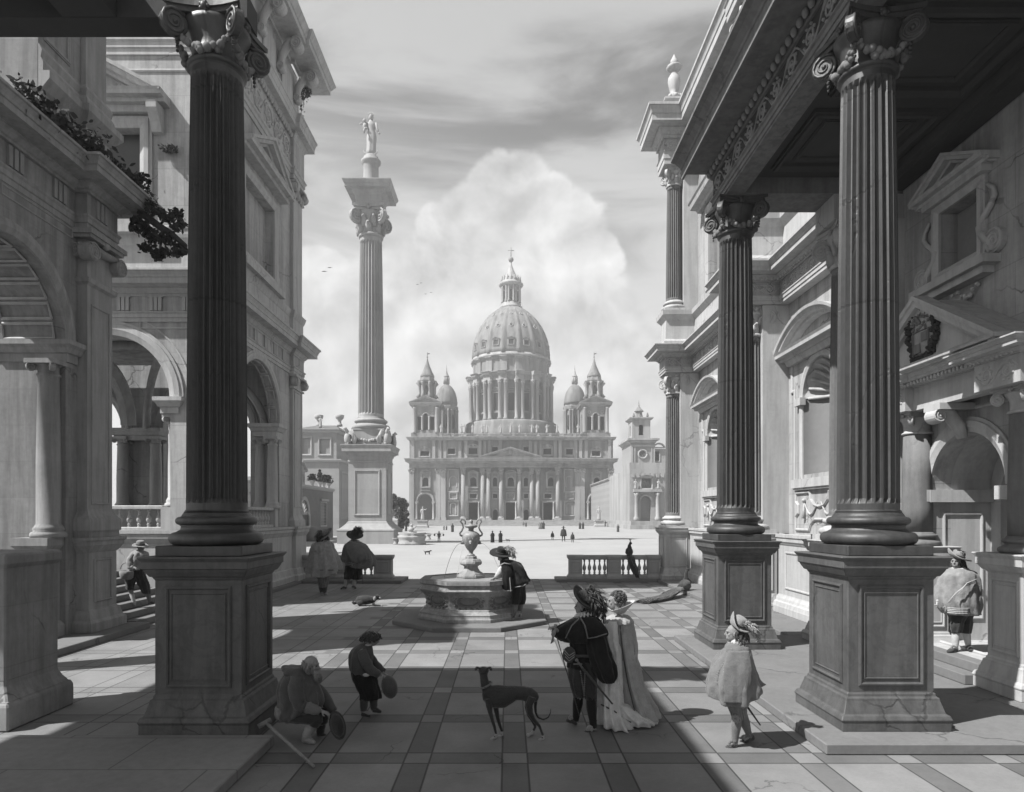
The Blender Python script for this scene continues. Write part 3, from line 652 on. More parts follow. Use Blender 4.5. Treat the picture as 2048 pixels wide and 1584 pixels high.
# portal with a pediment and coat of arms
g = M(); mp = mpR
archivolt(g, mp, PC, 3.3, .95, .26, .09)
for sg in (-1, 1): g.fbox(mp, PC+sg*1.12-.26, PC+sg*1.12+.26, 3.06, 3.28, -.01, .16)
frame(g, mp, PC-1.3, PC+1.3, .5, 4.62, .06, .03)
portal = g.build('portal', 'palace trim', pal)
tn = M()
prof = [(PC-.95, .45), (PC-.95, 3.3)]+arcpts(PC, 3.3, .95, pi, 0, 20)[1:-1]+[(PC+.95, 3.3), (PC+.95, .45)]
tn.loft([[mp(a, b, h) for a, b in prof] for h in (-.35, -1.1)], cap=False, closed=False, smooth=False)
tn.wall(face((PX+1.1, 0, 0), (0, 1, 0), (-1, 0, 0)), rect(PC-1.6, PC+1.6, .4, 5), [archhole(PC, .7, .45, 3.2)], th=.2)
tn.box(PX+2., PX+2.1, PC-2, PC+2, .4, 5)
mj = face((0, PC+.95, 0), (1, 0, 0), (0, -1, 0)); frame(tn, mj, PX+.4, PX+.95, 3.5, 3.9, .05, .02); frame(tn, mj, PX+.25, PX+.9, .9, 2.8, .06, .03)
tn.fbox(mj, PX-.1, PX+1.1, 3.05, 3.28, 0, .1)
tn.box(PX-.3, PX+2.1, PC-1.6, PC+1.6, .3, .452)
tn.build('passage', 'palace trim', portal)
for Y in (PC-1.6, PC+1.12):
    t = bpy.data.objects.new('portal_column', None); COL.objects.link(t); t.parent = pal; t.location = (7.82-8, Y-20, .13)
    zq = (0, .16, .5, 1.8, 1.92, 2.1)
    pedestal(.36, zq).build('pedestal', 'palace trim', t, bevel=.008); pedestal_panels(.36, zq).build('panel_moulding', 'palace trim', t)
    attic_base(.26, 2.102, 2.36).build('base', 'portico stone', t); M().lathe([(.26, 2.362), (.262, 2.8), (.255, 3.4), (.235, 4.2)], 28).build('shaft', 'portico stone', t)
    capital(.23, 4.202, 4.6, .33).build('capital', 'palace trim', t)
g = M(); BK2 = -.6
PE = [(8.0, PC+1.6), (7.35, PC+1.6), (7.35, PC+.72), (7.5, PC+.72), (7.5, PC-1.1), (7.35, PC-1.1), (7.35, PC-2.05), (8.0, PC-2.05)]
g.sweep(PE, [(-.2, 4.732), (0, 4.732), (0, 5.14), (-.2, 5.14)]); g.sweep(PE, [(p[0] if p[0] > 0 else -.2, p[1]) for p in cornice(5.142, 5.36, .3)])
g.build('portal_entablature', 'palace trim', portal)
g = M(); scrolls(g, face((7.35, 0, 0), (0, 1, 0), (-1, 0, 0)), PC-2., PC-1.15, 4.78, 5.1, 0, .48); scrolls(g, face((7.35, 0, 0), (0, 1, 0), (-1, 0, 0)), PC+.76, PC+1.55, 4.78, 5.1, 0, .48); scrolls(g, face((0, PC-2.05, 0), (1, 0, 0), (0, -1, 0)), 7.4, 8.0, 4.78, 5.1, 0, .5)
eggs(g, [(7.3, PC+1.55, 5.19), (7.3, PC-2., 5.19)], .03, .095); g.build('portal_relief', 'palace relief', portal)
g = M(); mpf = face((7.3, 0, 0), (0, 1, 0), (-1, 0, 0)); pediment(g, mpf, PC, 1.95, 5.362, 6.62, .26, .24, True, .1); g.box(7.32, 7.99, PC-1.85, PC+1.85, 5.364, 5.46)
g.wall(face((7.5, 0, 0), (0, 1, 0), (-1, 0, 0)), [(PC-1.85, 5.45), (PC+1.85, 5.45), (PC, 6.55)], th=.48)
g.build('portal_pediment', 'palace trim', portal)
g = M(); volute(g, (7.46, PC, 4.52), (-1, 0, 0), .13, .26); g.tube([(7.42, PC, 4.6), (7.65, PC, 4.62), (7.85, PC, 4.35), (7.92, PC, 4.15)], [(.15, .1)]*3+[(.12, .06)], 8); g.fbox(mpR, PC-.22, PC+.22, 4.62, 4.73, -.01, .62); g.build('keystone', 'palace trim', portal)
# coat of arms in a wreath
g = M(); mpa = face((7.24, 0, 0), (0, 1, 0), (-1, 0, 0)); rn = random.Random(3)
for k in range(44):
    a = 2*pi*k/44
    for _ in range(5): g.ball(mpa(PC+.36*math.cos(a)+rn.gauss(0, .03), 5.98+.47*math.sin(a)+rn.gauss(0, .03), .02+rn.uniform(-.03, .05)), (.05, .03, .04), 6, 4)
sh = g.build('wreath', 'leaf dark', pal)
g = M(); g.ball(mpa(PC, 5.98, 0), (.05, .35, .46), 24, 12); arms = g.build('coat_of_arms', 'fountain marble', sh)
g = M(); frame(g, mpa, PC-.2, PC+.2, 5.62, 6.0, .03, .07)
for (dx, dz) in ((-.1, .9), (.1, .72)):
    cx, cz = PC+dx, 5.1+dz-.1
    g.fbox(mpa, cx-.085, cx+.085, cz-.08, cz+.08, .0, .06)
for k in range(7): g.ball(mpa(PC+.13+.045*(k-3)*.8, 6.16+.04*(3-abs(k-3)), .06), .035, 6, 5)
for k in range(26): g.ball(mpa(PC+rn.uniform(-.25, .25), 6.08+rn.uniform(-.05, .26), .045), (.03, .035, .028), 6, 4)
g.build('heraldic_charge', 'portico stone', arms)
# window over the portal
g = M(); frame(g, mpR, WC-.5, WC+.5, 7.28, 8.36, .2, .1); pediment(g, mpR, WC, .98, 8.62, 9.22, .34, .16, True, .12); g.fbox(mpR, WC-.8, WC+.8, 8.5, 8.62, -.01, .18)
g.fbox(mpR, WC-1.0, WC+1.0, 6.92, 7.06, -.01, .3); g.fbox(mpR, WC-.85, WC+.85, 6.8, 6.92, -.01, .2)
for sg in (-1, 1):
    pts = [mpR(WC+sg*(.75+.18*math.sin(k*.9)), 8.3-k*.13, .05) for k in range(10)]; g.tube(pts, [.03+.007*k for k in range(10)], 6)
    volute(g, mpR(WC+sg*.95, 7.28, .05), (0, sg, 0), .2, .1)
    garland(g, mpR(WC+sg*.6, 6.8, .06), mpR(WC, 6.8, .06), .22, .05, 8)
w_ = g.build('window', 'palace trim', pal); M().box(PX+.3, PX+.34, WC-.7, WC+.7, 7.1, 8.5).build('pane', 'recess stone', w_)

# urn finial on the corner of the upper cornice
t = thing('urn_finial', 'flaming stone urn on a block at the corner of the right palace roof', 'finial', (7.1, 28.4, 19.622))
M().solid(sq(.42), [(.05, 0), (.05, .12), (0, .15), (0, .6), (.08, .66), (.08, .74)]).build('pedestal', 'palace trim', t)
u = M(); u.lathe([(.16, .742), (.3, .8), (.34, .95), (.22, 1.08), (.14, 1.12), (.2, 1.3), (.26, 1.6), (.24, 1.8), (.13, 2.0), (.11, 2.1), (.26, 2.16), (.33, 2.25), (.3, 2.3), (.1, 2.32)], 20, mod=lambda a, z: 1+.05*math.cos(a*8) if 1.1 < z < 2. else 1)
for k in range(8): a = k*pi/4; u.ball((.3*math.cos(a), .3*math.sin(a), .92), .1, 7, 5)
u.build('urn', 'palace trim', t)
u = M(); u.lathe([(.1, 2.322), (.16, 2.42), (.13, 2.55), (.06, 2.7), (.0, 2.85)], 10, mod=lambda a, z: 1+.25*math.sin(a*3+z*9)); u.build('flame', 'palace relief', t)

# ---------------------------------------------------------------- left palace (loggia)
LX, LY, LE = -8.93, 20.0, 28.5
lp = thing('palace', 'pale palace on the left with arched loggia, triglyph frieze and bracketed roof cornice', 'palace', (-12, 24, 0), world=True)
mpF = face((0, LY, 0), (1, 0, 0), (0, -1, 0)); mpC = face((LX, 0, 0), (0, 1, 0), (1, 0, 0)); mpN = face((0, 27.5, 0), (1, 0, 0), (0, -1, 0))
FC, CC = -12.0, 24.0
M().wall(mpF, [(-22, 2.35), (LX, 2.35), (LX, 21.3), (-22, 21.3)], [archhole(FC, 1.88, 2.36, 6.34), archhole(FC-6, 1.88, 2.36, 6.34), rect(FC-1, FC+1, 11.8, 14.4)], th=.4).build('front_wall', 'loggia stone', lp)
M().wall(mpC, [(LY+.402, 2.35), (LE, 2.35), (LE, 21.3), (LY+.402, 21.3)], [archhole(CC, 2.05, 2.36, 6.34), rect(CC-1.4, CC+1.4, 11.8, 14.4)], th=.4).build('court_wall', 'loggia stone', lp)
M().wall(mpN, [(-22, 2.35), (LX-.402, 2.35), (LX-.402, 9.4), (-22, 9.4)], [archhole(-12.4, 1.8, 2.36, 6.3), archhole(-17.7, 1.8, 2.36, 6.3)], th=.4).build('rear_wall', 'loggia stone', lp)
M().box(-22, LX-.41, LY+.41, 27.09, 8.9, 9.3).box(-22, LX-.41, 27.91, LE, 9.42, 21.2).build('vault_ceiling', 'loggia stone', lp)
M().box(-22, LX-.01, LY+.01, LE-.01, 2.1, 2.345).build('loggia_floor', 'flagstone', lp)
M().box(-22, LX-.05, LY+.05, LE-.05, 21.302, 21.5).build('roof', 'roof tile', lp)
# vault ribs
g = M()
for cx in (-12.2, -17.7):
    for dx in (-1, 1):
        g.tube([(cx+dx*2.4*math.cos(pi*k/16), 23.75+3.2*math.cos(pi*k/16), 6.3+2.45*math.sin(pi*k/16)) for k in range(17)], .16, 6)
for (c, y) in ((-12.4, 0), (-17.7, 0)): archivolt(g, mpN, c, 6.3, 1.8, .35, .1)
g.sweep(arcpts(23.75, 6.3, 2.0, n=20), framep(.4, .5), face((-14.95, 0, 0), (0, 1, 0), (1, 0, 0)), 1)
g.sweep([(-22, 6.1), (-14.2, 6.1)], [(0, -.01), (0, .1), (.2, .22), (.2, -.01)], mpN, -1)
g.build('vault_rib', 'loggia trim', lp)
def small_column(x, y, z0, z1, r, mat='loggia trim', parent=lp, nm='loggia_column'):
    g = M(); P = Vector((x, y, 0)); h = z1-z0
    g.lathe([(r*1.45, z0), (r*1.5, z0+.05), (r*1.45, z0+.1), (r*1.2, z0+.14), (r*1.3, z0+.18), (r*1.15, z0+.24), (r, z0+.3), (r*1.0, z0+.3+.35*h), (r*.86, z1-.36), (r*.98, z1-.34), (r*.98, z1-.3), (r*.86, z1-.28), (r*.86, z1-.14), (r*1.2, z1-.1)], 24, c=P)
    g.solid([(x+a, y+b) for a, b in sq(r*1.35)], [(0, z1-.1), (0, z1)])
    for s in range(4):
        a = pi/4+s*pi/2; volute(g, P+Vector((math.cos(a)*r*1.35, math.sin(a)*r*1.35, z1-.16)), (math.cos(a), math.sin(a), 0), .1, .09)
    return g.build(nm, mat, parent)
small_column(-10.12, 20.3, 3.06, 5.86, .2); small_column(-13.88, 20.3, 3.06, 5.86, .2)
for x in (-15.7, -14.35): small_column(x, 27.2, 3.05, 6.0, .23, 'loggia trim')
for (x, y) in ((-9.15, 25.95), (-9.75, 26.3), (-9.15, 22.05)): small_column(x, y, 3.06, 5.86, .2, 'loggia trim')
g = M()
def impost(g, x0, x1, y0, y1, z0=5.862, z1=6.338):
    g.solid([(x0, y0), (x1, y0), (x1, y1), (x0, y1)], [(0, z0), (0, z0+.18), (.05, z0+.2), (.1, z0+.3), (.16, z0+.36), (.16, z1), (0, z1)])
impost(g, -10.4, -9.85, LY-.05, LY+.6); g.build('impost', 'loggia trim', lp); g = M(); impost(g, -14.15, -13.6, LY-.05, LY+.6); g.build('impost', 'loggia trim', lp)
g = M(); impost(g, LX-.9, LX+.02, 25.7, 26.35); g.build('impost', 'loggia trim', lp); g = M(); impost(g, LX-.5, LX+.02, 21.7, 22.3); g.build('impost', 'loggia trim', lp); g = M(); impost(g, -15.95, -14.15, 27.0, 27.48); g.build('impost', 'loggia trim', lp)
g = M(); archivolt(g, mpF, FC, 6.34, 1.88, .42, .1, 30); 
g.sweep([(FC+1.0, 8.45), (FC+2.75, 8.45), (FC+2.75, 6.55)]+arcpts(FC, 6.34, 2.5, .1, 1.15, 12), framep(.06, .03), mpF, 1, True); g.build('archivolt', 'loggia trim', lp)
g = M(); archivolt(g, mpC, CC, 6.34, 2.05, .3, .09, 30); g.build('archivolt', 'loggia trim', lp)
g = M()            # coffers under the court arch
for k in range(9):
    a0 = pi*(k+.1)/9; a1 = pi*(k+.9)/9; r = 2.03
    pts = [Vector((LX-.2, CC+r*math.cos(a), 6.34+r*math.sin(a))) for a in (a0, a1)]
    for (xa, xb) in ((LX-.34, LX-.32), (LX-.08, LX-.06)):
        g.tube([(xa, pts[0].y, pts[0].z), (xa, pts[1].y, pts[1].z)], .03, 4); 
    for p in pts: g.tube([(LX-.34, p.y, p.z), (LX-.06, p.y, p.z)], .03, 4)
g.build('coffer', 'loggia trim', lp)
# mouldings that run round the corner: from the court's far end to the corner and on along the front
RUN = [(LX-4, LE+.0), (LX, LE+.0), (LX, LY), (-22, LY)]
def run(prof, name, mat='loggia trim', f=0., rs=True):
    # breaks forward over the far corner pilaster
    P = [(LX-4, LE+f+.1), (LX+f+.14, LE+f+.1), (LX+f+.14, LE-1.2), (LX+f, LE-1.2), (LX+f, LY-f), (-22, LY-f)] if rs else [(LX-4, LE+f), (LX+f, LE+f), (LX+f, LY-f), (-22, LY-f)]
    return M().sweep(P[::-1], prof, side=1).build(name, mat, lp)
run([(-.02, .134), (.16, .134), (.16, .34), (.1, .4), (.05, .62), (0, .64), (0, 1.95), (.02, 1.98), (.08, 2.1), (.1, 2.12), (.1, 2.22), (.14, 2.26), (.14, 2.35), (-.02, 2.35)], 'podium', 'loggia trim', .12)
run([(-.02, 8.602), (.04, 8.602), (.04, 8.72), (.07, 8.73), (.07, 8.84), (.11, 8.87), (.11, 8.9), (-.02, 8.9)], 'architrave')
run([(-.02, 8.902), (.04, 8.902), (.04, 9.36), (-.02, 9.36)], 'frieze', 'loggia stone')
run([(p[0], p[1]) for p in cornice(9.362, 10.02, .62)], 'cornice')
run([(-.02, 10.022), (.05, 10.022), (.05, 10.2), (.02, 10.25), (.02, 10.9), (.05, 10.95), (.1, 11.1), (.12, 11.2), (-.02, 11.2)], 'upper_podium')
run([(-.02, 16.602), (.05, 16.602), (.05, 16.78), (.09, 16.8), (.09, 16.95), (.14, 17.0), (.14, 17.06), (-.02, 17.06)], 'upper_architrave')
run([(-.02, 17.062), (.05, 17.062), (.05, 18.2), (-.02, 18.2)], 'upper_frieze', 'loggia stone')
run(cornice(18.202, 19.0, .5), 'upper_cornice')
run([(-.02, 21.302), (.1, 21.302), (.12, 21.4), (.95, 21.42), (.95, 21.62), (1.0, 21.65), (1.1, 21.82), (1.15, 21.9), (-.02, 21.9)], 'roof_cornice', 'loggia trim')
for i in range(9):
    a = -9.55-i*.975; tg = M()
    for k in (-1, 0, 1): tg.fbox(mpF, a+k*.13-.05, a+k*.13+.05, 8.93, 9.33, .03, .085)
    tg.fbox(mpF, a-.24, a+.24, 9.33, 9.36, .03, .1).build('triglyph', 'loggia trim', lp)
for i in range(8):
    a = 20.6+i*.975; tg = M()
    for k in (-1, 0, 1): tg.fbox(mpC, a+k*.13-.05, a+k*.13+.05, 8.93, 9.33, .03, .085)
    tg.fbox(mpC, a-.24, a+.24, 9.33, 9.36, .03, .1).build('triglyph', 'loggia trim', lp)
g = M(); scrolls(g, mpF, -15, -9, 17.2, 18.1, .06, 1.1); g.build('scroll_relief', 'loggia trim', lp)
g = M(); scrolls(g, mpC, 20.2, 27.2, 17.2, 18.1, .06, 1.0); eggs(g, [(LX+.13, 20.1, 18.3), (LX+.13, 27.2, 18.3)], .08, .22); g.build('scroll_relief', 'loggia trim', lp)
# corner pilasters
g = M(); g.box(LX-.02, LX+.13, LE-1.15, LE+.1, 2.352, 8.6).box(LX-.02, LX+.13, LE-1.1, LE+.05, 11.202, 16.6); frame(g, face((LX+.13, 0, 0), (0, 1, 0), (1, 0, 0)), LE-.95, LE-.1, 3.2, 7.9, .06, .03); g.solid([(LX-.02, LE-1.15), (LX+.13, LE-1.15), (LX+.13, LE+.1), (LX-.02, LE+.1)], plinth(2.354, 2.8, .1)); g.build('corner_pilaster', 'loggia trim', lp)
for (z, rr) in ((8.12, 0), (16.1, 1)):
    g = M()
    for y in (LE-1.1, LE+.06): volute(g, (LX+.2, y, z+.2), (0, 1, 0), .19, .22); volute(g, (LX+.2, y, z+.2), (1, 0, 0), .19, .22)
    g.box(LX, LX+.3, LE-1.25, LE+.15, z+.38, z+.47).solid([(LX-.02, LE-1.2), (LX+.14, LE-1.2), (LX+.14, LE+.12), (LX-.02, LE+.12)], [(.05, z-.1), (.05, z-.03), (0, z)])
    if rr: eggs(g, [(LX+.15, LE-1.1, z-.0), (LX+.15, LE+.05, z-.0)], .12, .25)
    g.build('pilaster_capital', 'loggia trim', lp)
# great roof brackets
for i, y in enumerate((27.9, 25.9, 23.9, 21.9)):
    g = M(); volute(g, (LX+.75, y, 21.05), (1, 0, 0), .24, .4); g.tube([(LX+.8, y, 21.2), (LX+.45, y, 21.2), (LX+.18, y, 20.7), (LX+.1, y, 20.2)], [(.2, .12), (.2, .14), (.18, .14), (.14, .1)], 8); volute(g, (LX+.14, y, 20.2), (1, 0, 0), .16, .34)
    g.build('roof_bracket', 'loggia trim', lp)
    if i: M().fbox(mpC, y+.35, y+1.65, 19.4, 20.9, -.01, .05).build('attic_panel', 'loggia trim', lp)
# windows
g = M(); frame(g, mpF, FC-1, FC+1, 11.8, 14.4, .36, .12); pediment(g, mpF, FC, 1.88, 15.02, 16.3, .62, .3, True, .28); g.fbox(mpF, FC-1.55, FC+1.55, 14.8, 15.02, -.01, .2)
for sg in (-1, 1): g.sweep([(0, 0)]*0 or [(FC+sg*1.55-.15, 14.98), (FC+sg*1.55+.15, 14.98)], [(0, -.01), (0, .5), (-.2, .48), (-.5, .25), (-.75, .15), (-.78, -.01)], mpF, -1)
g.fbox(mpF, FC-1.6, FC+1.6, 11.2, 11.44, -.01, .3)
w_ = g.build('window', 'loggia trim', lp); M().box(FC-1.2, FC+1.2, LY+.3, LY+.34, 11.6, 14.6).build('pane', 'dark glass', w_)
g = M(); frame(g, mpC, CC-1.4, CC+1.4, 11.8, 14.4, .36, .12); pediment(g, mpC, CC, 2.2, 15.02, 16.4, .62, .3, True, .28); g.fbox(mpC, CC-1.9, CC+1.9, 11.2, 11.44, -.01, .3)
w_ = g.build('window', 'loggia trim', lp); M().box(LX-.34, LX-.3, CC-1.6, CC+1.6, 11.6, 14.6).build('pane', 'loggia stone', w_)
g = M(); frame(g, mpF, -14.9, -9.5, 11.5, 16.1, .1, .04); g.build('wall_panel', 'loggia trim', lp)
# balustrades in the arches
def balus(parent, p0, p1, z, n, mat, hs=.76):
    p0, p1 = Vector(p0), Vector(p1); d = (p1-p0).normalized(); nn = Vector((-d.y, d.x))*.13
    q = [p0-nn, p1-nn, p1+nn, p0+nn]
    M().solid(q, [(0, z), (.03, z), (.03, z+.08), (0, z+.1), (0, z+.1)]).solid(q, [(0, z+.1+.7*hs), (.04, z+.12+.7*hs), (.04, z+.2+.7*hs), (0, z+.22+.7*hs)]).build('balustrade_rail', mat, parent)
    for i in range(n):
        p = p0.lerp(p1, (i+.5)/n); M().lathe([(r, zz*hs) for r, zz in BAL], 12, c=(p.x, p.y, z+.1)).build('baluster', mat, parent)
balus(lp, (-13.7, 20.25), (-10.45, 20.25), 2.352, 11, 'loggia trim'); balus(lp, (LX-.25, 22.2), (LX-.25, 25.65), 2.352, 12, 'loggia trim')
M().box(-10.42, -9.8, LY+.02, LY+.55, 2.352, 3.06).build('baluster_pier', 'loggia trim', lp); M().box(-14.2, -13.55, LY+.02, LY+.55, 2.352, 3.06).build('baluster_pier', 'loggia trim', lp)
M().box(LX-.9, LX-.02, 25.68, 26.4, 2.352, 3.06).build('baluster_pier', 'loggia trim', lp); M().box(LX-.6, LX-.02, 21.6, 22.2, 2.352, 3.06).build('baluster_pier', 'loggia trim', lp); M().box(-16, -14.1, 26.9, 27.46, 2.352, 3.05).build('baluster_pier', 'loggia trim', lp)

# ---------------------------------------------------------------- near arcade on the left
AX, AE, AN = -9.78, 16.1, 12.0
ar = thing('arcade_building', 'dark weathered arcade building at far left with scrolled pilaster and overgrown cornice', 'building', (-10, 14, 0), world=True)
mpA = face((AX, 0, 0), (0, 1, 0), (1, 0, 0)); AC, ARr = 13.1, 1.65
M().wall(mpA, [(11.2, .152), (AE, .152), (AE, 10.6), (11.2, 10.6)], [archhole(AC, ARr, .16, 6.66, 28)], th=1.6).build('wall', 'arcade stone', ar)
g = M(); archivolt(g, mpA, AC, 6.66, ARr, .28, .1, 36); frame(g, mpA, AC-.2, AC+ARr+.2, 9.05, 9.2, .04, .02); g.build('archivolt', 'arcade trim', ar)
g = M()
for k in range(12):
    a0 = pi*(k+.12)/12; a1 = pi*(k+.88)/12; r = ARr-.02
    P4 = [(x, AC+r*math.cos(a), 6.66+r*math.sin(a)) for x, a in ((AX-.25, a0), (AX-.25, a1), (AX-1.35, a1), (AX-1.35, a0))]
    g.tube(P4+[P4[0]], .035, 4, smooth=False); 
g.build('coffer', 'palace trim', ar)
g = M(); impost(g, AX-1.55, AX+.05, AC+ARr-.02, AE-1.0, 6.2, 6.66); g.build('impost', 'arcade trim', ar)
small_column(AX-.30, AC+ARr-.1, 2.32, 6.19, .24, 'arcade trim', ar, 'jamb_column')
g = M(); g.solid([(AX-.75, AC+ARr-.45), (AX-.12, AC+ARr-.45), (AX-.12, AC+ARr+.2), (AX-.75, AC+ARr+.2)], [(.1, .152), (.1, .4), (0, .5), (0, 2.05), (.08, 2.15), (.08, 2.318)]); g.build('jamb_pedestal', 'arcade trim', ar)
# pilaster
g = M(); g.box(AX-.01, -9.55, 15.15, AE, 2.3, 9.28); frame(g, face((-9.55, 0, 0), (0, 1, 0), (1, 0, 0)), 15.33, 15.95, 3.1, 7.6, .05, .025)
g.solid([(AX, 15.15), (-9.55, 15.15), (-9.55, AE), (AX, AE)], [(.0, 8.05), (.07, 8.1), (.09, 8.2), (0, 8.22)])
g.solid([(AX, 15.15), (-9.55, 15.15), (-9.55, AE), (AX, AE)], plinth(2.45, 2.95, .14)); g.solid([(AX-.02, 15.1), (-9.5, 15.1), (-9.5, AE+.05), (AX-.02, AE+.05)], [(.06, 2.302), (.06, 2.449)])
g.build('pilaster', 'arcade trim', ar)
g = M(); g.solid([(AX-.3, 15.12), (-9.5, 15.12), (-9.5, AE+.1), (AX-.3, AE+.1)], [(.16, .154), (.16, .36), (.1, .42), (.05, .62), (0, .65), (0, 1.95), (.04, 2.0), (.1, 2.1), (.12, 2.12), (.12, 2.2), (.16, 2.24), (.16, 2.3)])
frame(g, face((-9.5, 0, 0), (0, 1, 0), (1, 0, 0)), 15.35, 15.95, .85, 1.75, .05, .03); g.build('pilaster_pedestal', 'arcade trim', ar, bevel=.012)
g = M()
for y in (15.12, AE+.08): volute(g, (-9.5, y, 8.78), (0, 1, 0), .2, .3)
for y in (15.1,):
    for x in (AX, -9.52): volute(g, (x, y, 8.8), (1, 0, 0), .16, .16)
g.tube([(-9.5, 15.1, 8.95), (-9.5, 15.6, 8.9), (-9.5, AE+.1, 8.95)], [(.14, .08)]*3, 8); g.box(AX-.02, -9.38, 15.0, AE+.2, 9.08, 9.16).box(AX-.02, -9.33, 14.95, AE+.26, 9.16, 9.27); g.ball((-9.42, 15.62, 9.1), .1)
g.build('pilaster_capital', 'arcade trim', ar)
AR = [(-9.765, 11.2), (-9.765, 15.05), (-9.49, 15.05), (-9.49, AE+.12), (-12, AE+.12)]
def arun(prof, name, mat='arcade trim'): return M().sweep(AR, [(p[0], p[1]) for p in prof], side=1).build(name, mat, ar)
arun([(-.05, 9.282), (0, 9.282), (0, 9.4), (.03, 9.42), (.03, 9.52), (.06, 9.56), (.06, 9.6), (-.05, 9.6)], 'architrave')
arun([(-.05, 9.602), (0, 9.602), (0, 10.08), (-.05, 10.08)], 'frieze', 'arcade stone')
arun(cornice(10.082, 10.62, .74), 'cornice')
for y in (13.2, 14.5, 15.55):
    g = M(); x = -9.49 if y > 15.05 else -9.765; mq = face((x, 0, 0), (0, 1, 0), (1, 0, 0))
    for k in (-1, 0, 1): g.fbox(mq, y+k*.15-.05, y+k*.15+.05, 9.64, 10.05, -.01, .05)
    g.build('triglyph', 'arcade trim', ar)
# upper storey
M().box(-11.5, -9.86, 14.0, 16.2, 10.622, 14.5).build('upper_wall', 'arcade stone', ar)
g = M(); UPA = [(-9.86, 14.0), (-9.86, 15.35), (-9.72, 15.35), (-9.72, 16.22), (-11.4, 16.22)]
g.sweep(UPA, [(-.01, 10.624), (.02, 10.624), (.02, 11.75), (.08, 11.8), (.2, 11.95), (.24, 12.0), (.24, 12.16), (-.01, 12.16)]); g.sweep(UPA, [(-.01, 12.162), (.1, 12.162), (.1, 12.35), (.05, 12.45), (.08, 12.6), (.02, 12.72), (-.01, 12.72)]); g.box(-9.87, -9.74, 15.4, 16.18, 12.722, 14.5)
mq = face((-9.86, 0, 0), (0, 1, 0), (1, 0, 0)); frame(g, mq, 14.25, 14.9, 13.0, 14.4, .1, .06); g.build('upper_pilaster', 'arcade trim', ar)
# ---------------------------------------------------------------- small figures in stone
def statuette(m, h, seed=0, robe=True, arm=0):
    rn = random.Random(seed); s = h/1.8; k = rn.uniform(-.06, .06)
    n = 16
    def ring(z, rx, ry, cx=0., cy=0., f=.0): return [Vector(((cx+rx*math.cos(t)*(1+f*math.cos(5*t+seed)))*s, (cy+ry*math.sin(t)*(1+f*math.cos(5*t+seed)))*s, z*s)) for t in [2*pi*i/n for i in range(n)]]
    m.loft([ring(0, .26, .24, f=.15), ring(.25, .22, .2, k*.3, f=.15), ring(.6, .2, .17, k, f=.12), ring(.95, .2, .15, k, f=.08), ring(1.1, .15, .12, k*.6), ring(1.32, .21, .14, k*.2), ring(1.45, .2, .12), ring(1.52, .07, .07)])
    m.ball((0, -.02*s, 1.66*s), (.1*s, .11*s, .14*s), 10, 8)
    for sg in (-1, 1):
        e = Vector((sg*.3, -.05, 1.1)); hnd = Vector((sg*rn.uniform(.12, .34), -.2, rn.uniform(.9, 1.25)))
        if arm == sg: e = Vector((sg*.34, -.05, 1.35)); hnd = Vector((sg*.55, -.08, 1.5))
        m.tube([Vector((sg*.19, 0, 1.42))*s, e*s, hnd*s], [.075*s, .06*s, .045*s], 7)
    return m

# ---------------------------------------------------------------- monument column in the square
MX, MY = -16.97, 82.9
t = thing('monument_column', 'tall pale fluted monument column with eagles on its huge pedestal, standing in the square', 'monument', (MX, MY, -.6))
Z = lambda z: z+.6
M().solid(sq(2.28), [(1.1, 0), (1.1, Z(.9)), (1.15, Z(1.0)), (1.1, Z(1.15)), (.9, Z(1.2)), (.5, Z(1.55)), (.2, Z(1.85)), (.15, Z(2.0)), (.0, Z(2.1)), (0, Z(9.2)), (.08, Z(9.25)), (.08, Z(9.4)), (0, Z(9.5)), (.0, Z(9.95)), (.1, Z(10.05)), (.2, Z(10.3)), (.5, Z(10.5)), (.66, Z(10.52)), (.66, Z(10.95)), (.7, Z(11.0)), (.8, Z(11.25)), (.8, Z(11.36))]).build('pedestal', 'monument stone', t)
g = M()
for s in range(4):
    a = s*pi/2; N = Vector((math.sin(a), -math.cos(a), 0)); frame(g, face(N*2.28, (math.cos(a), math.sin(a), 0), N), -1.35, 1.35, Z(3.0), Z(8.1), .25, .12)
g.build('panel_moulding', 'monument stone', t)
M().solid(sq(1.95), [(.15, Z(11.362)), (.1, Z(11.7)), (0, Z(11.9)), (0, Z(13.1)), (.06, Z(13.2)), (.06, Z(13.4))]).build('plinth_block', 'monument stone', t)
attic_base(1.6, Z(13.402), Z(14.85)).build('base', 'monument stone', t)
fluted(1.58, 1.34, Z(14.852), Z(37.1), 24, .15, 5).build('shaft', 'monument stone', t)
capital(1.32, Z(37.102), Z(40.9), 1.85, leaves=True).build('capital', 'monument stone', t)
M().solid(sq(1.58), [(0, Z(40.902)), (0, Z(41.9)), (.1, Z(42.0)), (.25, Z(42.2)), (.5, Z(42.45)), (1.1, Z(42.5)), (1.1, Z(42.85)), (1.2, Z(42.95)), (1.35, Z(43.25)), (1.35, Z(43.35))]).build('entablature_block', 'monument stone', t)
M().lathe([(1.05, Z(43.352)), (1.05, Z(43.6)), (.97, Z(43.75)), (.94, Z(44)), (.92, Z(46.2)), (1.0, Z(46.4)), (1.2, Z(46.6)), (1.2, Z(46.85)), (.95, Z(46.9)), (.9, Z(47.3)), (.7, Z(47.5))], 28).build('drum_pedestal', 'monument stone', t)
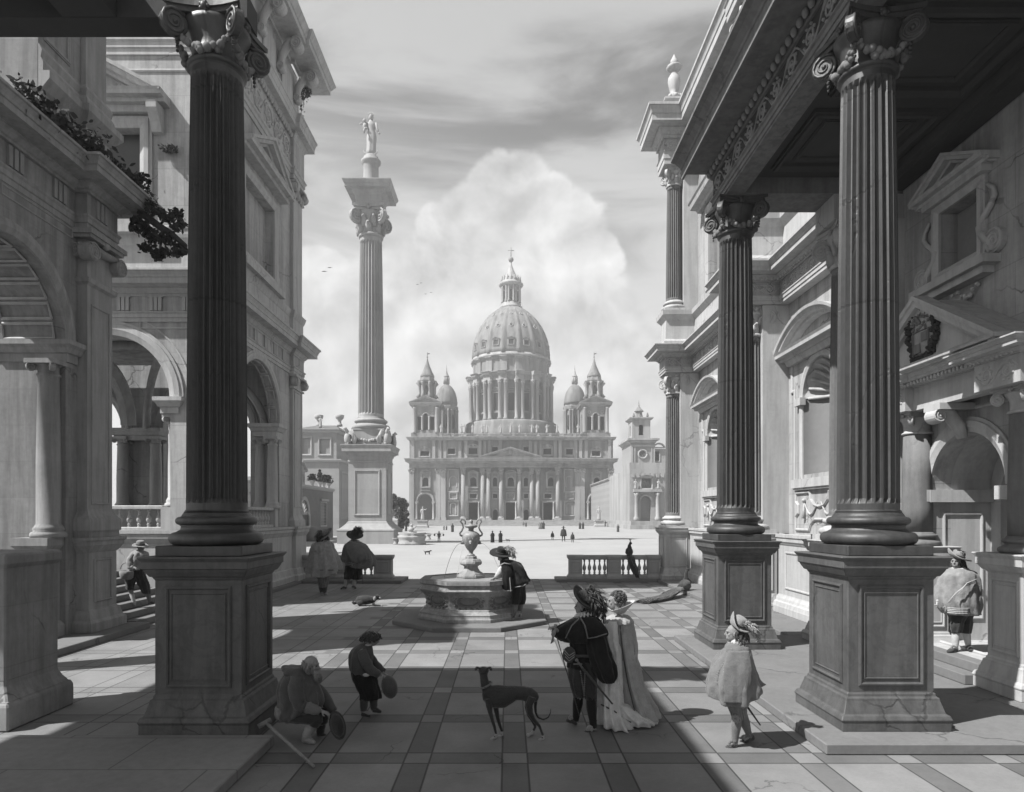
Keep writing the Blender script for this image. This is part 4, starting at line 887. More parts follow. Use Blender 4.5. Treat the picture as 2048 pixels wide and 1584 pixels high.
for s in range(4):
    a = pi/4+s*pi/2; d = Vector((math.cos(a), math.sin(a), 0)); q = Vector((-d.y, d.x, 0)); c = d*3.35+Vector((0, 0, Z(11.36))); g = M()
    g.ball(c+Vector((0, 0, .75)), (.42, .42, .75), 10, 8); g.tube([c+Vector((0, 0, 1.2)), c+d*.1+Vector((0, 0, 1.7)), c+d*.3+Vector((0, 0, 1.95)), c+d*.6+Vector((0, 0, 1.85))], [.28, .2, .2, .06], 8)
    for sg in (-1, 1):
        for k in range(5): g.tube([c+Vector((0, 0, 1.4)), c+q*sg*(.5+.05*k)+Vector((0, 0, 1.7-.12*k))-d*.3, c+q*sg*(.95-.1*k)-d*.55+Vector((0, 0, .7-.12*k)), c+q*sg*(.8-.1*k)-d*.6+Vector((0, 0, .12))], [.12, .2, .17, .07], 6)
    for sg in (-1, 1): g.tube([c+q*sg*.18+Vector((0, 0, .3)), c+q*sg*.2+d*.1, ], [.14, .16], 6)
    g.build('eagle', 'statue stone', t)
    g = M(); b = Vector((math.cos(a+pi/2), math.sin(a+pi/2), 0)); garland(g, d*2.9+Vector((0, 0, Z(12.6))), b*2.9+Vector((0, 0, Z(12.6))), .75, .2, 13, s); g.build('garland', 'statue stone', t)
t = thing('statue', 'stone statue of a robed woman holding a child, on top of the monument column', 'statue', (MX, MY, 46.9+.6))
g = M(); S = 5.35/1.85; n = 24
def ring(z, rx, ry, cx=0., cy=0., f=0., k=7): return [Vector(((cx+rx*math.cos(a)*(1+f*math.cos(k*a)))*S, (cy+ry*math.sin(a)*(1+f*math.cos(k*a)))*S, z*S)) for a in [2*pi*i/n for i in range(n)]]
g.loft([ring(0, .2, .18, f=.12), ring(.2, .19, .17, f=.12), ring(.5, .19, .16, .01, f=.1), ring(.75, .21, .16, .02, f=.08), ring(.95, .19, .14, .02), ring(1.1, .14, .11, .01), ring(1.25, .19, .14), ring(1.4, .2, .12), ring(1.47, .1, .08), ring(1.55, .06, .06)])
g.ball((.0, -.02*S, 1.66*S), (.09*S, .105*S, .125*S), 12, 9); g.ball((.0, .03*S, 1.68*S), (.11*S, .11*S, .12*S), 10, 8)
g.tube([Vector((.19, 0, 1.4))*S, Vector((.26, -.02, 1.15))*S, Vector((.36, -.1, .95))*S], [.07*S, .055*S, .04*S], 8); g.ball(Vector((.38, -.12, .92))*S, .05*S)
g.tube([Vector((-.19, 0, 1.4))*S, Vector((-.26, -.06, 1.15))*S, Vector((-.12, -.2, 1.08))*S], [.07*S, .055*S, .045*S], 8)
body = g.build('robed_figure', 'statue stone', t)
g = M(); g.ball(Vector((-.24, -.1, 1.22))*S, (.1*S, .1*S, .15*S), 10, 8); g.ball(Vector((-.26, -.12, 1.46))*S, .075*S); g.tube([Vector((-.28, -.1, 1.32))*S, Vector((-.4, -.14, 1.32))*S, Vector((-.46, -.16, 1.27))*S], .03*S, 6); g.tube([Vector((-.22, -.16, 1.12))*S, Vector((-.24, -.26, 1.0))*S, Vector((-.24, -.24, .86))*S], .04*S, 6); g.build('child', 'statue stone', t)
g = M(); g.tube([Vector((.28*math.sin(a)*1.1, -.1, .12-.2*math.cos(a)+.08))*S for a in [(-1.7+3.4*i/16) for i in range(17)]], [(.005+.04*math.sin(pi*i/16))*S for i in range(17)], 6); g.build('crescent', 'statue stone', t)
g = M()
for k in range(9): a = 2*pi*k/9; g.tube([Vector((.09*math.cos(a), .02+.09*math.sin(a), 1.76))*S, Vector((.1*math.cos(a), .02+.1*math.sin(a), 1.86))*S], [.02*S, .008*S], 5)
g.build('crown', 'statue stone', t)

# ---------------------------------------------------------------- octagonal fountain
t = thing('fountain', 'octagonal marble fountain with oval cartouches and a two handled urn spouting water', 'fountain', (-.98, 17.93, 0))
M().solid(ngon(8, 1.98), [(0, .004), (0, .1), (-.02, .12)]).build('step', 'kerb stone', t)
oc = ngon(8, 1.1)
M().solid(oc, [(.26, .122), (.26, .2), (.24, .21), (.22, .26), (.23, .3), (.18, .33), (.12, .37), (.11, .41), (.06, .42), (.04, .45), (.03, .5), (.04, .6), (.08, .72), (.16, .82), (.22, .87), (.23, .9), (.17, .93), (.15, .98), (.14, 1.01), (.18, 1.03), (.21, 1.04), (.21, 1.13), (.19, 1.14)][:-1]).build('basin', 'fountain marble', t, bevel=.006)
M().sweep(oc, [(.205, 1.128), (.205, 1.142), (-.02, 1.142), (-.02, .7), (-.04, .7), (-.04, 1.128)], closed=True).build('rim', 'kerb stone', t)
M().solid(ngon(8, 1.06), [(0, .95), (0, 1.02)]).build('water', 'water', t)
for s in range(8):
    a = s*pi/4-pi/2; N = Vector((math.cos(a), math.sin(a), 0)); U = Vector((-N.y, N.x, 0)); mp = face(N*1.14+Vector((0, 0, 0)), U, N+Vector((0, 0, .0))); g = M(); rn = random.Random(s)
    P = lambda u, v, h: mp(u, v, h+.0+.12*max(0, v-.6)**1.3*2)
    vs = []; 
    g.add([P(.24*math.cos(q)*r, .63+.105*math.sin(q)*r, .05*math.sqrt(1-r*r)+.005) for r in (0.02, .35, .6, .8, .93, 1.) for q in [2*pi*i/24 for i in range(24)]], [(j*24+i, j*24+(i+1) % 24, (j+1)*24+(i+1) % 24, (j+1)*24+i) for j in range(5) for i in range(24)], True)
    o_ = g.build('oval_boss', 'portico stone', t)
    g = M(); g.tube([P(.27*math.cos(q), .63+.13*math.sin(q), .012) for q in [2*pi*i/28 for i in range(29)]], .026, 6)
    for sx_ in (-1, 1):
        for k, (u, v, r) in enumerate(((.33, .72, .05), (.36, .62, .04), (.31, .5, .05), (.2, .79, .04), (.22, .45, .035), (.08, .8, .035), (.08, .45, .035))):
            g.tube([P(sx_*(u+r*(1-.1*i)*math.cos(i*.7)), v+r*(1-.1*i)*math.sin(i*.7)*(1 if k < 3 else -1), .012) for i in range(9)], [.028-.0015*i for i in range(9)], 5)
    g.ball(P(0, .8, .02), (.045, .03, .03), 8, 6); g.build('strapwork', 'portico stone', o_)
g = M(); g.solid(ngon(8, .36), [(0, .9), (0, 1.1), (-.0, 1.14), (.01, 1.16), (.0, 1.2), (-.03, 1.24), (-.12, 1.3), (-.17, 1.38), (-.18, 1.44), (-.13, 1.47), (-.08, 1.49), (-.07, 1.52), (-.08, 1.56), (-.12, 1.62), (-.2, 1.64), (-.21, 1.7), (-.24, 1.72)]); g.build('urn_pedestal', 'fountain marble', t, bevel=.006)
g = M(); g.lathe([(.11, 1.722), (.1, 1.75), (.05, 1.78), (.05, 1.8), (.07, 1.82), (.06, 1.84), (.1, 1.88), (.15, 1.96), (.2, 2.06), (.235, 2.16), (.24, 2.24), (.22, 2.31), (.15, 2.36), (.08, 2.38), (.065, 2.42), (.08, 2.46), (.14, 2.475), (.175, 2.5), (.165, 2.54), (.1, 2.55), (.05, 2.56), (.04, 2.6), (.06, 2.63), (.03, 2.68), (0, 2.7)], 32)
for q in range(14): a = 2*pi*q/14; g.tube([(.235*math.cos(a), .235*math.sin(a), 2.2), (.2*math.cos(a+.1), .2*math.sin(a+.1), 2.08), (.12*math.cos(a), .12*math.sin(a), 1.92)], .012, 5)
urn = g.build('urn', 'fountain marble', t)
for sg in (-1, 1):
    g = M(); g.tube([(sg*x, 0, z) for x, z in ((.235, 2.25), (.29, 2.27), (.3, 2.32), (.24, 2.4), (.21, 2.48), (.23, 2.57), (.28, 2.63), (.26, 2.69), (.19, 2.69), (.15, 2.63), (.16, 2.56))], [.03, .026, .024, .022, .022, .022, .022, .022, .02, .02, .018], 8); g.build('handle', 'fountain marble', urn)
for k in range(8):
    a = -pi/2+k*pi/4+.0
    if k % 2: continue
    N = Vector((math.cos(a), math.sin(a), 0)); g = M(); g.ball(N*.215+Vector((0, 0, 2.08)), (.05, .05, .06), 8, 6); g.ball(N*.26+Vector((0, 0, 2.05)), .025); g.build('spout_mask', 'fountain marble', urn)
for (dx, dy) in ((-.35, -.7), (.85, -.15), (-.75, .1)):
    g = M(); pts = []; L = math.hypot(dx, dy)
    for i in range(13):
        u = i/12; pts.append((dx*.28*(1-u)+dx*u*(1.0) if False else (dx/L*.26+(dx-dx/L*.26)*u), dy/L*.26+(dy-dy/L*.26)*u, 2.05+.05*u-1.07*u*u))
    g.tube(pts, [.005+.002*i/12 for i in range(13)], 6); g.build('water_jet', 'linen', t)

# ---------------------------------------------------------------- balustrades on the court edge
def balustrade(label, posts, Y, seed):
    x0, x1 = posts[0][0], posts[-1][1]; t = thing('balustrade', label, 'balustrade', ((x0+x1)/2, Y, .132), 'balustrades at the court edge', world=True); z = .132
    for (a, b) in posts:
        g = M(); c = ((a+b)/2, Y); g.solid(sq((b-a)/2, .2, c), [(.06, z), (.06, z+.1), (.03, z+.13), (0, z+.2), (0, z+.8), (.03, z+.83), (.05, z+.88), (.06, z+.9), (.06, z+.99)])
        frame(g, face((c[0], Y-.2, 0), (1, 0, 0), (0, -1, 0)), -(b-a)*.3, (b-a)*.3, z+.3, z+.7, .03, .02); g.build('post', 'monument stone', t, bevel=.006)
    for (a, b), (c, d) in zip(posts, posts[1:]):
        M().solid(rect(b, c, Y-.14, Y+.14), [(.02, z), (.02, z+.1), (0, z+.14), (0, z+.16)]).build('bottom_rail', 'monument stone', t)
        M().solid(rect(b, c, Y-.15, Y+.15), [(0, z+.8), (.02, z+.83), (.03, z+.9), (.03, z+.985)]).build('top_rail', 'monument stone', t)
        n = max(3, round((c-b)/.24)); first = None
        for i in range(n):
            p = Vector((b+(c-b)*(i+.5)/n, Y, z+.162)); 
            if first is None: first = M().lathe([(r*.95, zz*.91) for r, zz in BAL], 14).build('baluster', 'monument stone', t, origin=Vector((0, 0, 0)))
            q = first if i == 0 else again(first, (0, 0, 0))
            q.location = p-Vector(t['world'])
    return t
balustrade('stone balustrade on the right court edge, a peacock perched on its rail', [(2.6, 3.16), (4.24, 4.8), (5.95, 6.42)], 28.35, 1)
balustrade('stone balustrade on the left court edge behind the two cloaked men', [(-8.86, -8.36), (-7.22, -6.72), (-5.66, -4.9)], 28.35, 2)

# ---------------------------------------------------------------- the great church
ch = thing('church', 'huge pale domed church with columned front and twin bell towers across the square', 'church', (1.2, 250, 1.1), world=True)
CY = 250.; x_ = lambda p: X_(p, CY); z_ = lambda p: Z_(p, CY); m_ = CY/FPX; B = 1.1
mp = face((0, CY, 0), (1, 0, 0), (0, -1, 0))
stp = M()
for i in range(12): stp.box(-70+i*.3, 72-i*.3, 218+i*2.6, 252, -.598 if i == 0 else -.6+i*.142, -.6+(i+1)*.142)
struct(stp, 'church_steps', 'church trim')
zt = z_(917.5); holes = []
arches = [(850.5, 14.5), (1192.5, 14.5)]
for c, hw in arches: holes.append(archhole(x_(c), hw*m_, B+.01, z_(1003)))
doors = [(946.6, 9.2, 1005.6), (1020.8, 9.2, 1005.6), (1096, 9.2, 1005.6)]
for c, hw, top in doors: holes.append(rect(x_(c-hw), x_(c+hw), B+.01, z_(top)))
sdoors = [990.6, 1052.3]
for c in sdoors: holes.append(archhole(x_(c), 4.8*m_, B+.01, z_(1024)))
wins = [(946.6, 6, 955, 972), (1021.5, 6.2, 955, 972), (1101.6, 5.5, 955, 972), (990, 4.2, 955, 972), (1052, 4.2, 955, 972), (851, 6, 955, 972), (1193.5, 6, 955, 972)]
for c, hw, a, b in wins: holes.append(archhole(x_(c), hw*m_, z_(b), z_(a+hw)))
mez = [(946.6, 6.6), (990, 4.4), (1052.4, 4.2), (1095.8, 6.6), (1021, 6.6)]
for c, hw in mez[:4]: holes.append(rect(x_(c-hw), x_(c+hw), z_(996), z_(988)))
M().wall(mp, [(x_(819), B), (x_(1226), B), (x_(1226), zt), (x_(819), zt)], holes, th=2.).box(x_(819), x_(1226), CY+14, CY+60, B, z_(880)).build('front_wall', 'church stone', ch)
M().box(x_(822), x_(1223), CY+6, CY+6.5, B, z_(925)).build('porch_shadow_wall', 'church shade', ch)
M().box(x_(820), x_(1225), CY+2.1, CY+13.9, z_(925), zt).build('porch_ceiling', 'church stone', ch)
def chwin(c, hw, a, b, arch, sub=True, deep=1.2):
    g = M(); fr = .9
    if arch: g.sweep([(x_(c-hw), z_(b)), (x_(c-hw), z_(a+hw))]+arcpts(x_(c), z_(a+hw), hw*m_, pi, 0, 10)[1:-1]+[(x_(c+hw), z_(a+hw)), (x_(c+hw), z_(b))], framep(.55, .35), mp, -1)
    else: frame(g, mp, x_(c-hw), x_(c+hw), z_(b), z_(a), .6, .35)
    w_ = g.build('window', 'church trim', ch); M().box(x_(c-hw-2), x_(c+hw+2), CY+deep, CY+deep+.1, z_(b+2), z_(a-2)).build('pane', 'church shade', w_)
    return w_
for i, (c, hw, a, b) in enumerate(wins):
    w_ = chwin(c, hw, a, b, True); g = M()
    if hw > 5: (segpediment if i % 2 else pediment)(g, mp, x_(c), (hw+5)*m_, z_(947), (1.0 if i % 2 else z_(940)), .9, .5, **({'base': .4} if i % 2 else {'base': .4}))
    else: pediment(g, mp, x_(c), (hw+3)*m_, z_(947), z_(941.5), .8, .4, True, .3)
    for sg in (-1, 1): g.fbox(mp, x_(c+sg*(hw+2.5))-.35, x_(c+sg*(hw+2.5))+.35, z_(974), z_(947), -.01, .5)
    g.fbox(mp, x_(c-hw-4), x_(c+hw+4), z_(976), z_(974), -.01, .9)
    for k in range(7): u = x_(c)+(k-3)*(hw+3)*m_/3.6; g.fbox(mp, u-.12, u+.12, z_(981), z_(976.2), .2, .5)
    g.fbox(mp, x_(c-hw-4), x_(c+hw+4), z_(982), z_(981), -.01, .8); g.build('aedicule', 'church trim', w_)
for c, hw in mez[:4]: chwin(c, hw, 988, 996, False)
g = M(); frame(g, mp, x_(1014.4), x_(1027.6), z_(997), z_(987), .5, .4); scrolls(g, mp, x_(1015), x_(1027), z_(996), z_(988), .2); g.build('relief_panel', 'church trim', ch)
# blind niches between the columns
for c in (906.5, 1139):
    g = M(); frame(g, mp, x_(c-9), x_(c+9), z_(982), z_(940), .6, .4); g.sweep([(x_(c-6), z_(974)), (x_(c-6), z_(960))]+arcpts(x_(c), z_(960), 6*m_, pi, 0, 10)[1:-1]+[(x_(c+6), z_(960)), (x_(c+6), z_(974))], framep(.5, .4), mp, -1); frame(g, mp, x_(c-6.5), x_(c+6.5), z_(997), z_(987), .5, .4)
    frame(g, mp, x_(c-8.5), x_(c+8.5), z_(1030), z_(1004), .6, .4); g.sweep([(x_(c-4.5), z_(1028)), (x_(c-4.5), z_(1012))]+arcpts(x_(c), z_(1012), 4.5*m_, pi, 0, 10)[1:-1]+[(x_(c+4.5), z_(1012)), (x_(c+4.5), z_(1028))], framep(.5, .3), mp, -1); pediment(g, mp, x_(c), 9*m_, z_(1004), z_(998.5), .8, .4, True, .3); g.build('blind_niche', 'church trim', ch)
for c, hw, top in doors:
    g = M(); g.sweep([(x_(c-hw), B+.01), (x_(c-hw), z_(top)), (x_(c+hw), z_(top)), (x_(c+hw), B+.01)], framep(.7, .5), mp, -1); g.fbox(mp, x_(c-hw-4), x_(c+hw+4), z_(top-4), z_(top-2.2), -.01, .9)
    for sg in (-1, 1): g.lathe([(.5, B), (.5, B+.5), (.35, B+.6), (.3, z_(top+2)), (.45, z_(top-2))], 10, c=(x_(c+sg*(hw+2)), CY-.6, 0))
    g.build('doorway', 'church trim', ch)
for c in sdoors: g = M(); archivolt(g, mp, x_(c), z_(1024), 4.8*m_, .5, .4); g.build('doorway', 'church trim', ch)
for c, hw in arches:
    g = M(); archivolt(g, mp, x_(c), z_(1003), hw*m_, .9, .5)
    for sg in (-1, 1): g.fbox(mp, x_(c+sg*(hw+2.2))-.7, x_(c+sg*(hw+2.2))+.7, z_(1005.5), z_(1003), -.01, .8); g.lathe([(.6, B), (.6, B+.6), (.42, B+.8), (.38, z_(1008)), (.55, z_(1006))], 10, c=(x_(c+sg*(hw+2.2)), CY-.45, 0))
    g.build('great_arch', 'church trim', ch)
# giant order
def gcol(px, hw, front):
    t = bpy.data.objects.new('giant_column', None); COL.objects.link(t); t.parent = ch; o = Vector(ch['world']); t.location = (x_(px)-o.x, front-o.y, 0)
    t['world'] = tuple(Vector((x_(px), front, B))); Pp = Vector((x_(px), front, 0)); r = hw*m_
    M().solid([(Pp.x+a, Pp.y+b) for a, b in sq(r*1.5)], [(0, B), (0, z_(1036.5)), (-.1, z_(1036.3))]).lathe([(r*1.4, z_(1036.2)), (r*1.4, z_(1035)), (r*1.15, z_(1034.4)), (r*1.2, z_(1033.4)), (r, z_(1033))], 16, c=Pp).build('base', 'church trim', t)
    M().lathe([(r, z_(1033)), (r*.99, z_(1000)), (r*.86, z_(949.8))], 18, c=Pp).build('shaft', 'church trim', t)
    g = M(); g.lathe([(r*.9, z_(949.7)), (r*.92, z_(945)), (r*1.15, z_(941)), (r*1.3, z_(938))], 12, c=Pp); g.solid([(Pp.x+a, Pp.y+b) for a, b in sq(r*1.35)], [(0, z_(938)), (0, z_(936.2))])
    for k in range(8): a = 2*pi*k/8; g.ball(Pp+Vector((math.cos(a)*r*1.05, math.sin(a)*r*1.05, z_(944.6))), r*.28, 6, 5); 
    for k in range(4): a = pi/4+pi*k/2; g.ball(Pp+Vector((math.cos(a)*r*1.45, math.sin(a)*r*1.45, z_(939.4))), r*.34, 7, 5)
    g.build('capital', 'church trim', t)
for px in (926.8, 965.4, 977, 1002, 1038.5, 1063, 1075, 1114.8): gcol(px, 4.2, CY-1.6)
for px, hw in ((823.6, 4.8), (876.5, 4.5), (886.5, 5), (1154.5, 5), (1164.5, 4.5), (1220.5, 4.8)):
    g = M(); g.fbox(mp, x_(px-hw), x_(px+hw), B, z_(936.2), -.01, .9); g.fbox(mp, x_(px-hw-1), x_(px+hw+1), B, z_(1035), -.01, 1.1); g.fbox(mp, x_(px-hw-1), x_(px+hw+1), z_(938), z_(936.2), -.01, 1.2)
    for k in range(4): g.ball(mp(x_(px+(k-1.5)*hw*.6), z_(942+2*(k % 2)), .95), (.5, .3, .55), 7, 5)
    for sg in (-1, 1): g.ball(mp(x_(px+sg*hw), z_(939.5), 1.), .5, 7, 5)
    g.build('pilaster', 'church trim', ch)
# entablature with breaks forward: centre and the column bays
EP = [(x_(819), CY+20), (x_(819), CY-1.), (x_(868), CY-1.), (x_(868), CY-1.6), (x_(914), CY-1.6), (x_(914), CY-2.6), (x_(958), CY-2.6), (x_(958), CY-3.4), (x_(1083), CY-3.4), (x_(1083), CY-2.6), (x_(1124), CY-2.6), (x_(1124), CY-1.6), (x_(1172), CY-1.6), (x_(1172), CY-1.), (x_(1226), CY-1.), (x_(1226), CY+20)]
M().sweep(EP, [(-3, z_(936)), (0, z_(936)), (0, z_(933.5)), (.1, z_(933)), (-.05, z_(932.5)), (-.05, z_(928)), (-3, z_(928))]).build('entablature', 'church stone', ch)
M().sweep(EP, [(p[0] if p[0] > 0 else -3, p[1]) for p in cornice(z_(927.9), z_(917.5), 1.7)]).build('main_cornice', 'church trim', ch)
g = M(); n_ = 90
for i in range(n_): a = x_(820)+(x_(1225)-x_(820))*i/n_; y = 3.45 if x_(958) < a < x_(1083) else 2.65 if x_(914) < a < x_(1124) else 1.65 if x_(868) < a < x_(1172) else 1.05; g.fbox(mp, a, a+.45, z_(926.6), z_(925.2), y-.1, y+.45)
o_ = g.build('dentil_course', 'church trim', ch); o_['kind'] = 'stuff'
g = M(); mpp = face((0, CY-3.4, 0), (1, 0, 0), (0, -1, 0)); pediment(g, mpp, x_(1020.5), (1079-960)/2*m_+.5, z_(917.4), z_(896), 1.7, 1.0, True, .5); scrolls(g, face((0, CY-3.65, 0), (1, 0, 0), (0, -1, 0)), x_(1002), x_(1039), z_(915), z_(908), 0, 2.); g.ball((x_(1020.5), CY-3.8, z_(906)), (.9, .4, 1.2)); g.box(x_(962), x_(1079), CY-3.2, CY-.5, zt, zt+.3); g.build('pediment', 'church trim', ch)
# attic
aw = [(849.5, 8.5, 902, 912), (902.5, 7, 897, 908), (946, 8.8, 896, 908), (990, 5.4, 894, 905), (1052, 5, 894, 905), (1094.7, 8, 897, 909), (1139, 6.5, 898, 909), (1192, 8, 902, 912)]
zA = z_(881)
M().wall(mp, [(x_(819), zt+.002), (x_(1226), zt+.002), (x_(1226), zA), (x_(819), zA)], [rect(x_(c-hw), x_(c+hw), z_(b), z_(a)) for c, hw, a, b in aw], th=2.).build('attic_wall', 'church stone', ch)
for i, (c, hw, a, b) in enumerate(aw):
    w_ = chwin(c, hw, a, b, False)
    if hw > 7: g = M(); segpediment(g, mp, x_(c), (hw+3)*m_, z_(a-2), .8, .8, .4, .3); g.ball(mp(x_(c), z_(a-6), .4), (.7, .3, .6)); g.build('window_crest', 'church trim', w_)
for px in (826, 868, 880, 890, 920, 932, 960, 970, 979, 1001, 1040, 1061, 1071, 1082, 1110, 1120, 1151, 1161, 1172, 1219):
    g = M(); g.fbox(mp, x_(px-3), x_(px+3), zt, zA, -.01, .6); g.fbox(mp, x_(px-3.6), x_(px+3.6), z_(885), zA, -.01, .8); g.build('attic_pilaster', 'church trim', ch)
EQ = [(x, y+.4) for x, y in EP]
M().sweep(EQ, [(p[0] if p[0] > 0 else -3, p[1]) for p in cornice(z_(881), z_(874.5), 1.1)]).build('attic_cornice', 'church trim', ch)
M().sweep([(x_(880), CY+1), (x_(1172), CY+1)], [(-.3, z_(874.4)), (.3, z_(874.4)), (.3, z_(873)), (-.3, z_(873))]).sweep([(x_(880), CY+1), (x_(1172), CY+1)], [(-.35, z_(868)), (.35, z_(868)), (.35, z_(866.6)), (-.35, z_(866.6))]).build('parapet_rail', 'church trim', ch)
g = M()
for i in range(96):
    a = x_(881)+(x_(1171)-x_(881))*i/95
    if i % 8 == 0: g.box(a-.5, a+.5, CY+.7, CY+1.3, z_(874.4), z_(866))
    else: g.box(a-.16, a+.16, CY+.85, CY+1.15, z_(873), z_(868))
o_ = g.build('parapet_baluster', 'church trim', ch); o_['kind'] = 'stuff'
# bell towers
def bell_tower(px, tip):
    t = bpy.data.objects.new('bell_tower', None); COL.objects.link(t); t.parent = ch; t['world'] = ch['world']
    Y = 252.; x = X_(px, Y); mm = Y/FPX; zz = lambda p: Z_(p, Y); hw = 26*mm; cy = Y+hw; mq = face((0, Y, 0), (1, 0, 0), (0, -1, 0))
    M().box(x-hw-.6, x+hw+.6, Y-.6, Y+2*hw+.6, z_(880), zz(866)).build('tower_base', 'church stone', t)
    g = M(); ops = [archhole(x, 4.4*mm, zz(860), zz(831), 10)]+[rect(x+s*12.5*mm-4.6*mm, x+s*12.5*mm+4.6*mm, zz(860), zz(833)) for s in (-1, 1)]
    g.wall(mq, rect(x-hw, x+hw, zz(866), zz(813)), ops, th=1.); g.wall(face((x+hw, 0, 0), (0, 1, 0), (1, 0, 0)), rect(Y+1.002, Y+2*hw, zz(866), zz(813)), [archhole(cy, 5*mm, zz(860), zz(831), 10)], th=1.); g.wall(face((x-hw, 0, 0), (0, 1, 0), (-1, 0, 0)), rect(Y+1.002, Y+2*hw, zz(866), zz(813)), [archhole(cy, 5*mm, zz(860), zz(831), 10)], th=1.)
    g.box(x-hw, x+hw, Y+2*hw-.5, Y+2*hw+.0, zz(866), zz(813)); g.build('belfry_wall', 'church stone', t)
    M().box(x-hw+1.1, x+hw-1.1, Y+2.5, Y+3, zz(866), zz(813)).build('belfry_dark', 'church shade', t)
    g = M()
    for s in (-1, 1):
        for u in (hw-.7, 7*mm, ): g.lathe([(.45, zz(861)), (.38, zz(858)), (.34, zz(835)), (.5, zz(833))] if u < hw-1 else [(.8, zz(866)), (.65, zz(863)), (.6, zz(818)), (.85, zz(815))], 10, c=(x+s*u, Y-.25, 0))
        g.tube([mq(x+s*17*mm*.75+.9*mm*3*math.cos(a), zz(824)+.9*mm*3*math.sin(a), .05) for a in [2*pi*i/12 for i in range(13)]], .18, 5)
    archivolt(g, mq, x, zz(831), 4.4*mm, .4, .3, 10); g.build('belfry_column', 'church trim', t)
    g = M(); g.solid([(x-hw, Y), (x+hw, Y), (x+hw, Y+2*hw), (x-hw, Y+2*hw)], [(p[0]-.0, p[1]) for p in cornice(zz(813), zz(806), 1.4)[1:-1]]); pediment(g, mq, x, hw+1.3, zz(806), zz(791.5), 1.4, .9, True, .3); g.loft([[Vector((x-hw, Y, zz(806))), Vector((x+hw, Y, zz(806))), Vector((x, Y, zz(793)))], [Vector((x-hw, Y+2*hw, zz(806))), Vector((x+hw, Y+2*hw, zz(806))), Vector((x, Y+2*hw, zz(793)))]], smooth=False); g.build('tower_pediment', 'church trim', t)
    g = M(); g.lathe([(17.5*mm, zz(800)), (16.5*mm, zz(792)), (15.5*mm, zz(785)), (15*mm, zz(764)), (19*mm, zz(762)), (21*mm, zz(758)), (16*mm, zz(757)), (14.5*mm, zz(750))], 8, c=(x, cy, 0), a0=pi/8, a1=2*pi+pi/8, smooth=False)
    for k in range(8): a = pi/8+k*pi/4; g.tube([(x+math.cos(a)*20*mm, cy+math.sin(a)*20*mm, zz(792)), (x+math.cos(a)*16*mm, cy+math.sin(a)*16*mm, zz(784)), (x+math.cos(a)*16*mm, cy+math.sin(a)*16*mm, zz(768)), (x+math.cos(a)*21*mm, cy+math.sin(a)*21*mm, zz(761))], [.8, .5, .5, .7], 6)
    g.build('lantern_stage', 'church stone', t)
    g = M(); g.ball((x, cy-14.4*mm, zz(777)), (3.4*mm, .35, 9*mm), 14, 8); g.build('oval_window', 'church shade', t)
    d = zz(tip+35)-zz(746+35-35) if False else 0
    g = M(); g.lathe([(14.5*mm, zz(750)), (14*mm, zz(746)), (11*mm, zz(740)), (8*mm, zz(733)), (5*mm, zz(726)), (2.6*mm, zz(718)), (.8*mm, zz(711)), (.6*mm, zz(709))], 16, c=(x, cy, 0)); g.ball((x, cy, zz(708)), 1.7*mm, 8, 6); g.tube([(x, cy, zz(708)), (x, cy, zz(698))], .12, 5); g.add([(x, cy, zz(703)), (x+.9, cy, zz(702)), (x+1., cy, zz(699.5)), (x, cy, zz(700))], [(0, 1, 2, 3)]); g.build('spire', 'dome lead', t)
bell_tower(851.5, 712); bell_tower(1191.5, 722)
# side domes
def side_dome(px):
    t = bpy.data.objects.new('side_dome', None); COL.objects.link(t); t.parent = ch; t['world'] = ch['world']
    Y = 276.; x = X_(px, Y); mm = Y/FPX; zz = lambda p: Z_(p, Y); c = (x, Y, 0); g = M()
    g.lathe([(25*mm, zz(885)), (25*mm, zz(872)), (21*mm, zz(871)), (21*mm, zz(822)), (24*mm, zz(820)), (25*mm, zz(815)), (22*mm, zz(814)), (22*mm, zz(810))], 8, c=c, a0=pi/8, a1=2*pi+pi/8, smooth=False)
    for k in range(16): a = pi/8+(k//2)*pi/4+(.13 if k % 2 else -.13); g.lathe([(.55, zz(871)), (.45, zz(868)), (.42, zz(824)), (.65, zz(821))], 8, c=(x+22*mm*math.cos(a), Y+22*mm*math.sin(a), 0))
    g.build('drum', 'church stone', t)
    g = M()
    for k in range(8): a = k*pi/4; g.ball((x+20*mm*math.cos(a), Y+20*mm*math.sin(a), zz(846)), (3.4*mm if abs(math.sin(a)) > .5 else .4, 3.4*mm if abs(math.cos(a)) > .5 else .4, 15*mm), 10, 8)
    g.build('drum_window', 'church shade', t)
    g = M(); g.lathe([(22*mm*math.cos(q), zz(810)+(zz(769)-zz(810))*math.sin(q)) for q in [R(88)*i/12 for i in range(13)]], 48, c=c, mod=lambda a, z: 1+(.035 if (a*8/(2*pi)+.5) % 1 > .9 or (a*8/(2*pi)+.5) % 1 < .1 else 0)); g.build('dome', 'dome lead', t)
    g = M(); g.lathe([(5.5*mm, zz(771)), (5*mm, zz(768)), (3.2*mm, zz(767)), (3.2*mm, zz(755)), (5.8*mm, zz(753.5)), (5*mm, zz(752)), (2.6*mm, zz(748)), (1.4*mm, zz(743)), (.5*mm, zz(739))], 10, c=c); g.ball((x, Y, zz(738)), 1.2*mm, 7, 5); g.tube([(x, Y, zz(738)), (x, Y, zz(730))], .1, 5)
    for k in range(8): a = k*pi/4; g.lathe([(.35, zz(768)), (.3, zz(755))], 6, c=(x+4.6*mm*math.cos(a), Y+4.6*mm*math.sin(a), 0))
    g.build('lantern', 'church trim', t)
side_dome(893); side_dome(1149.5)
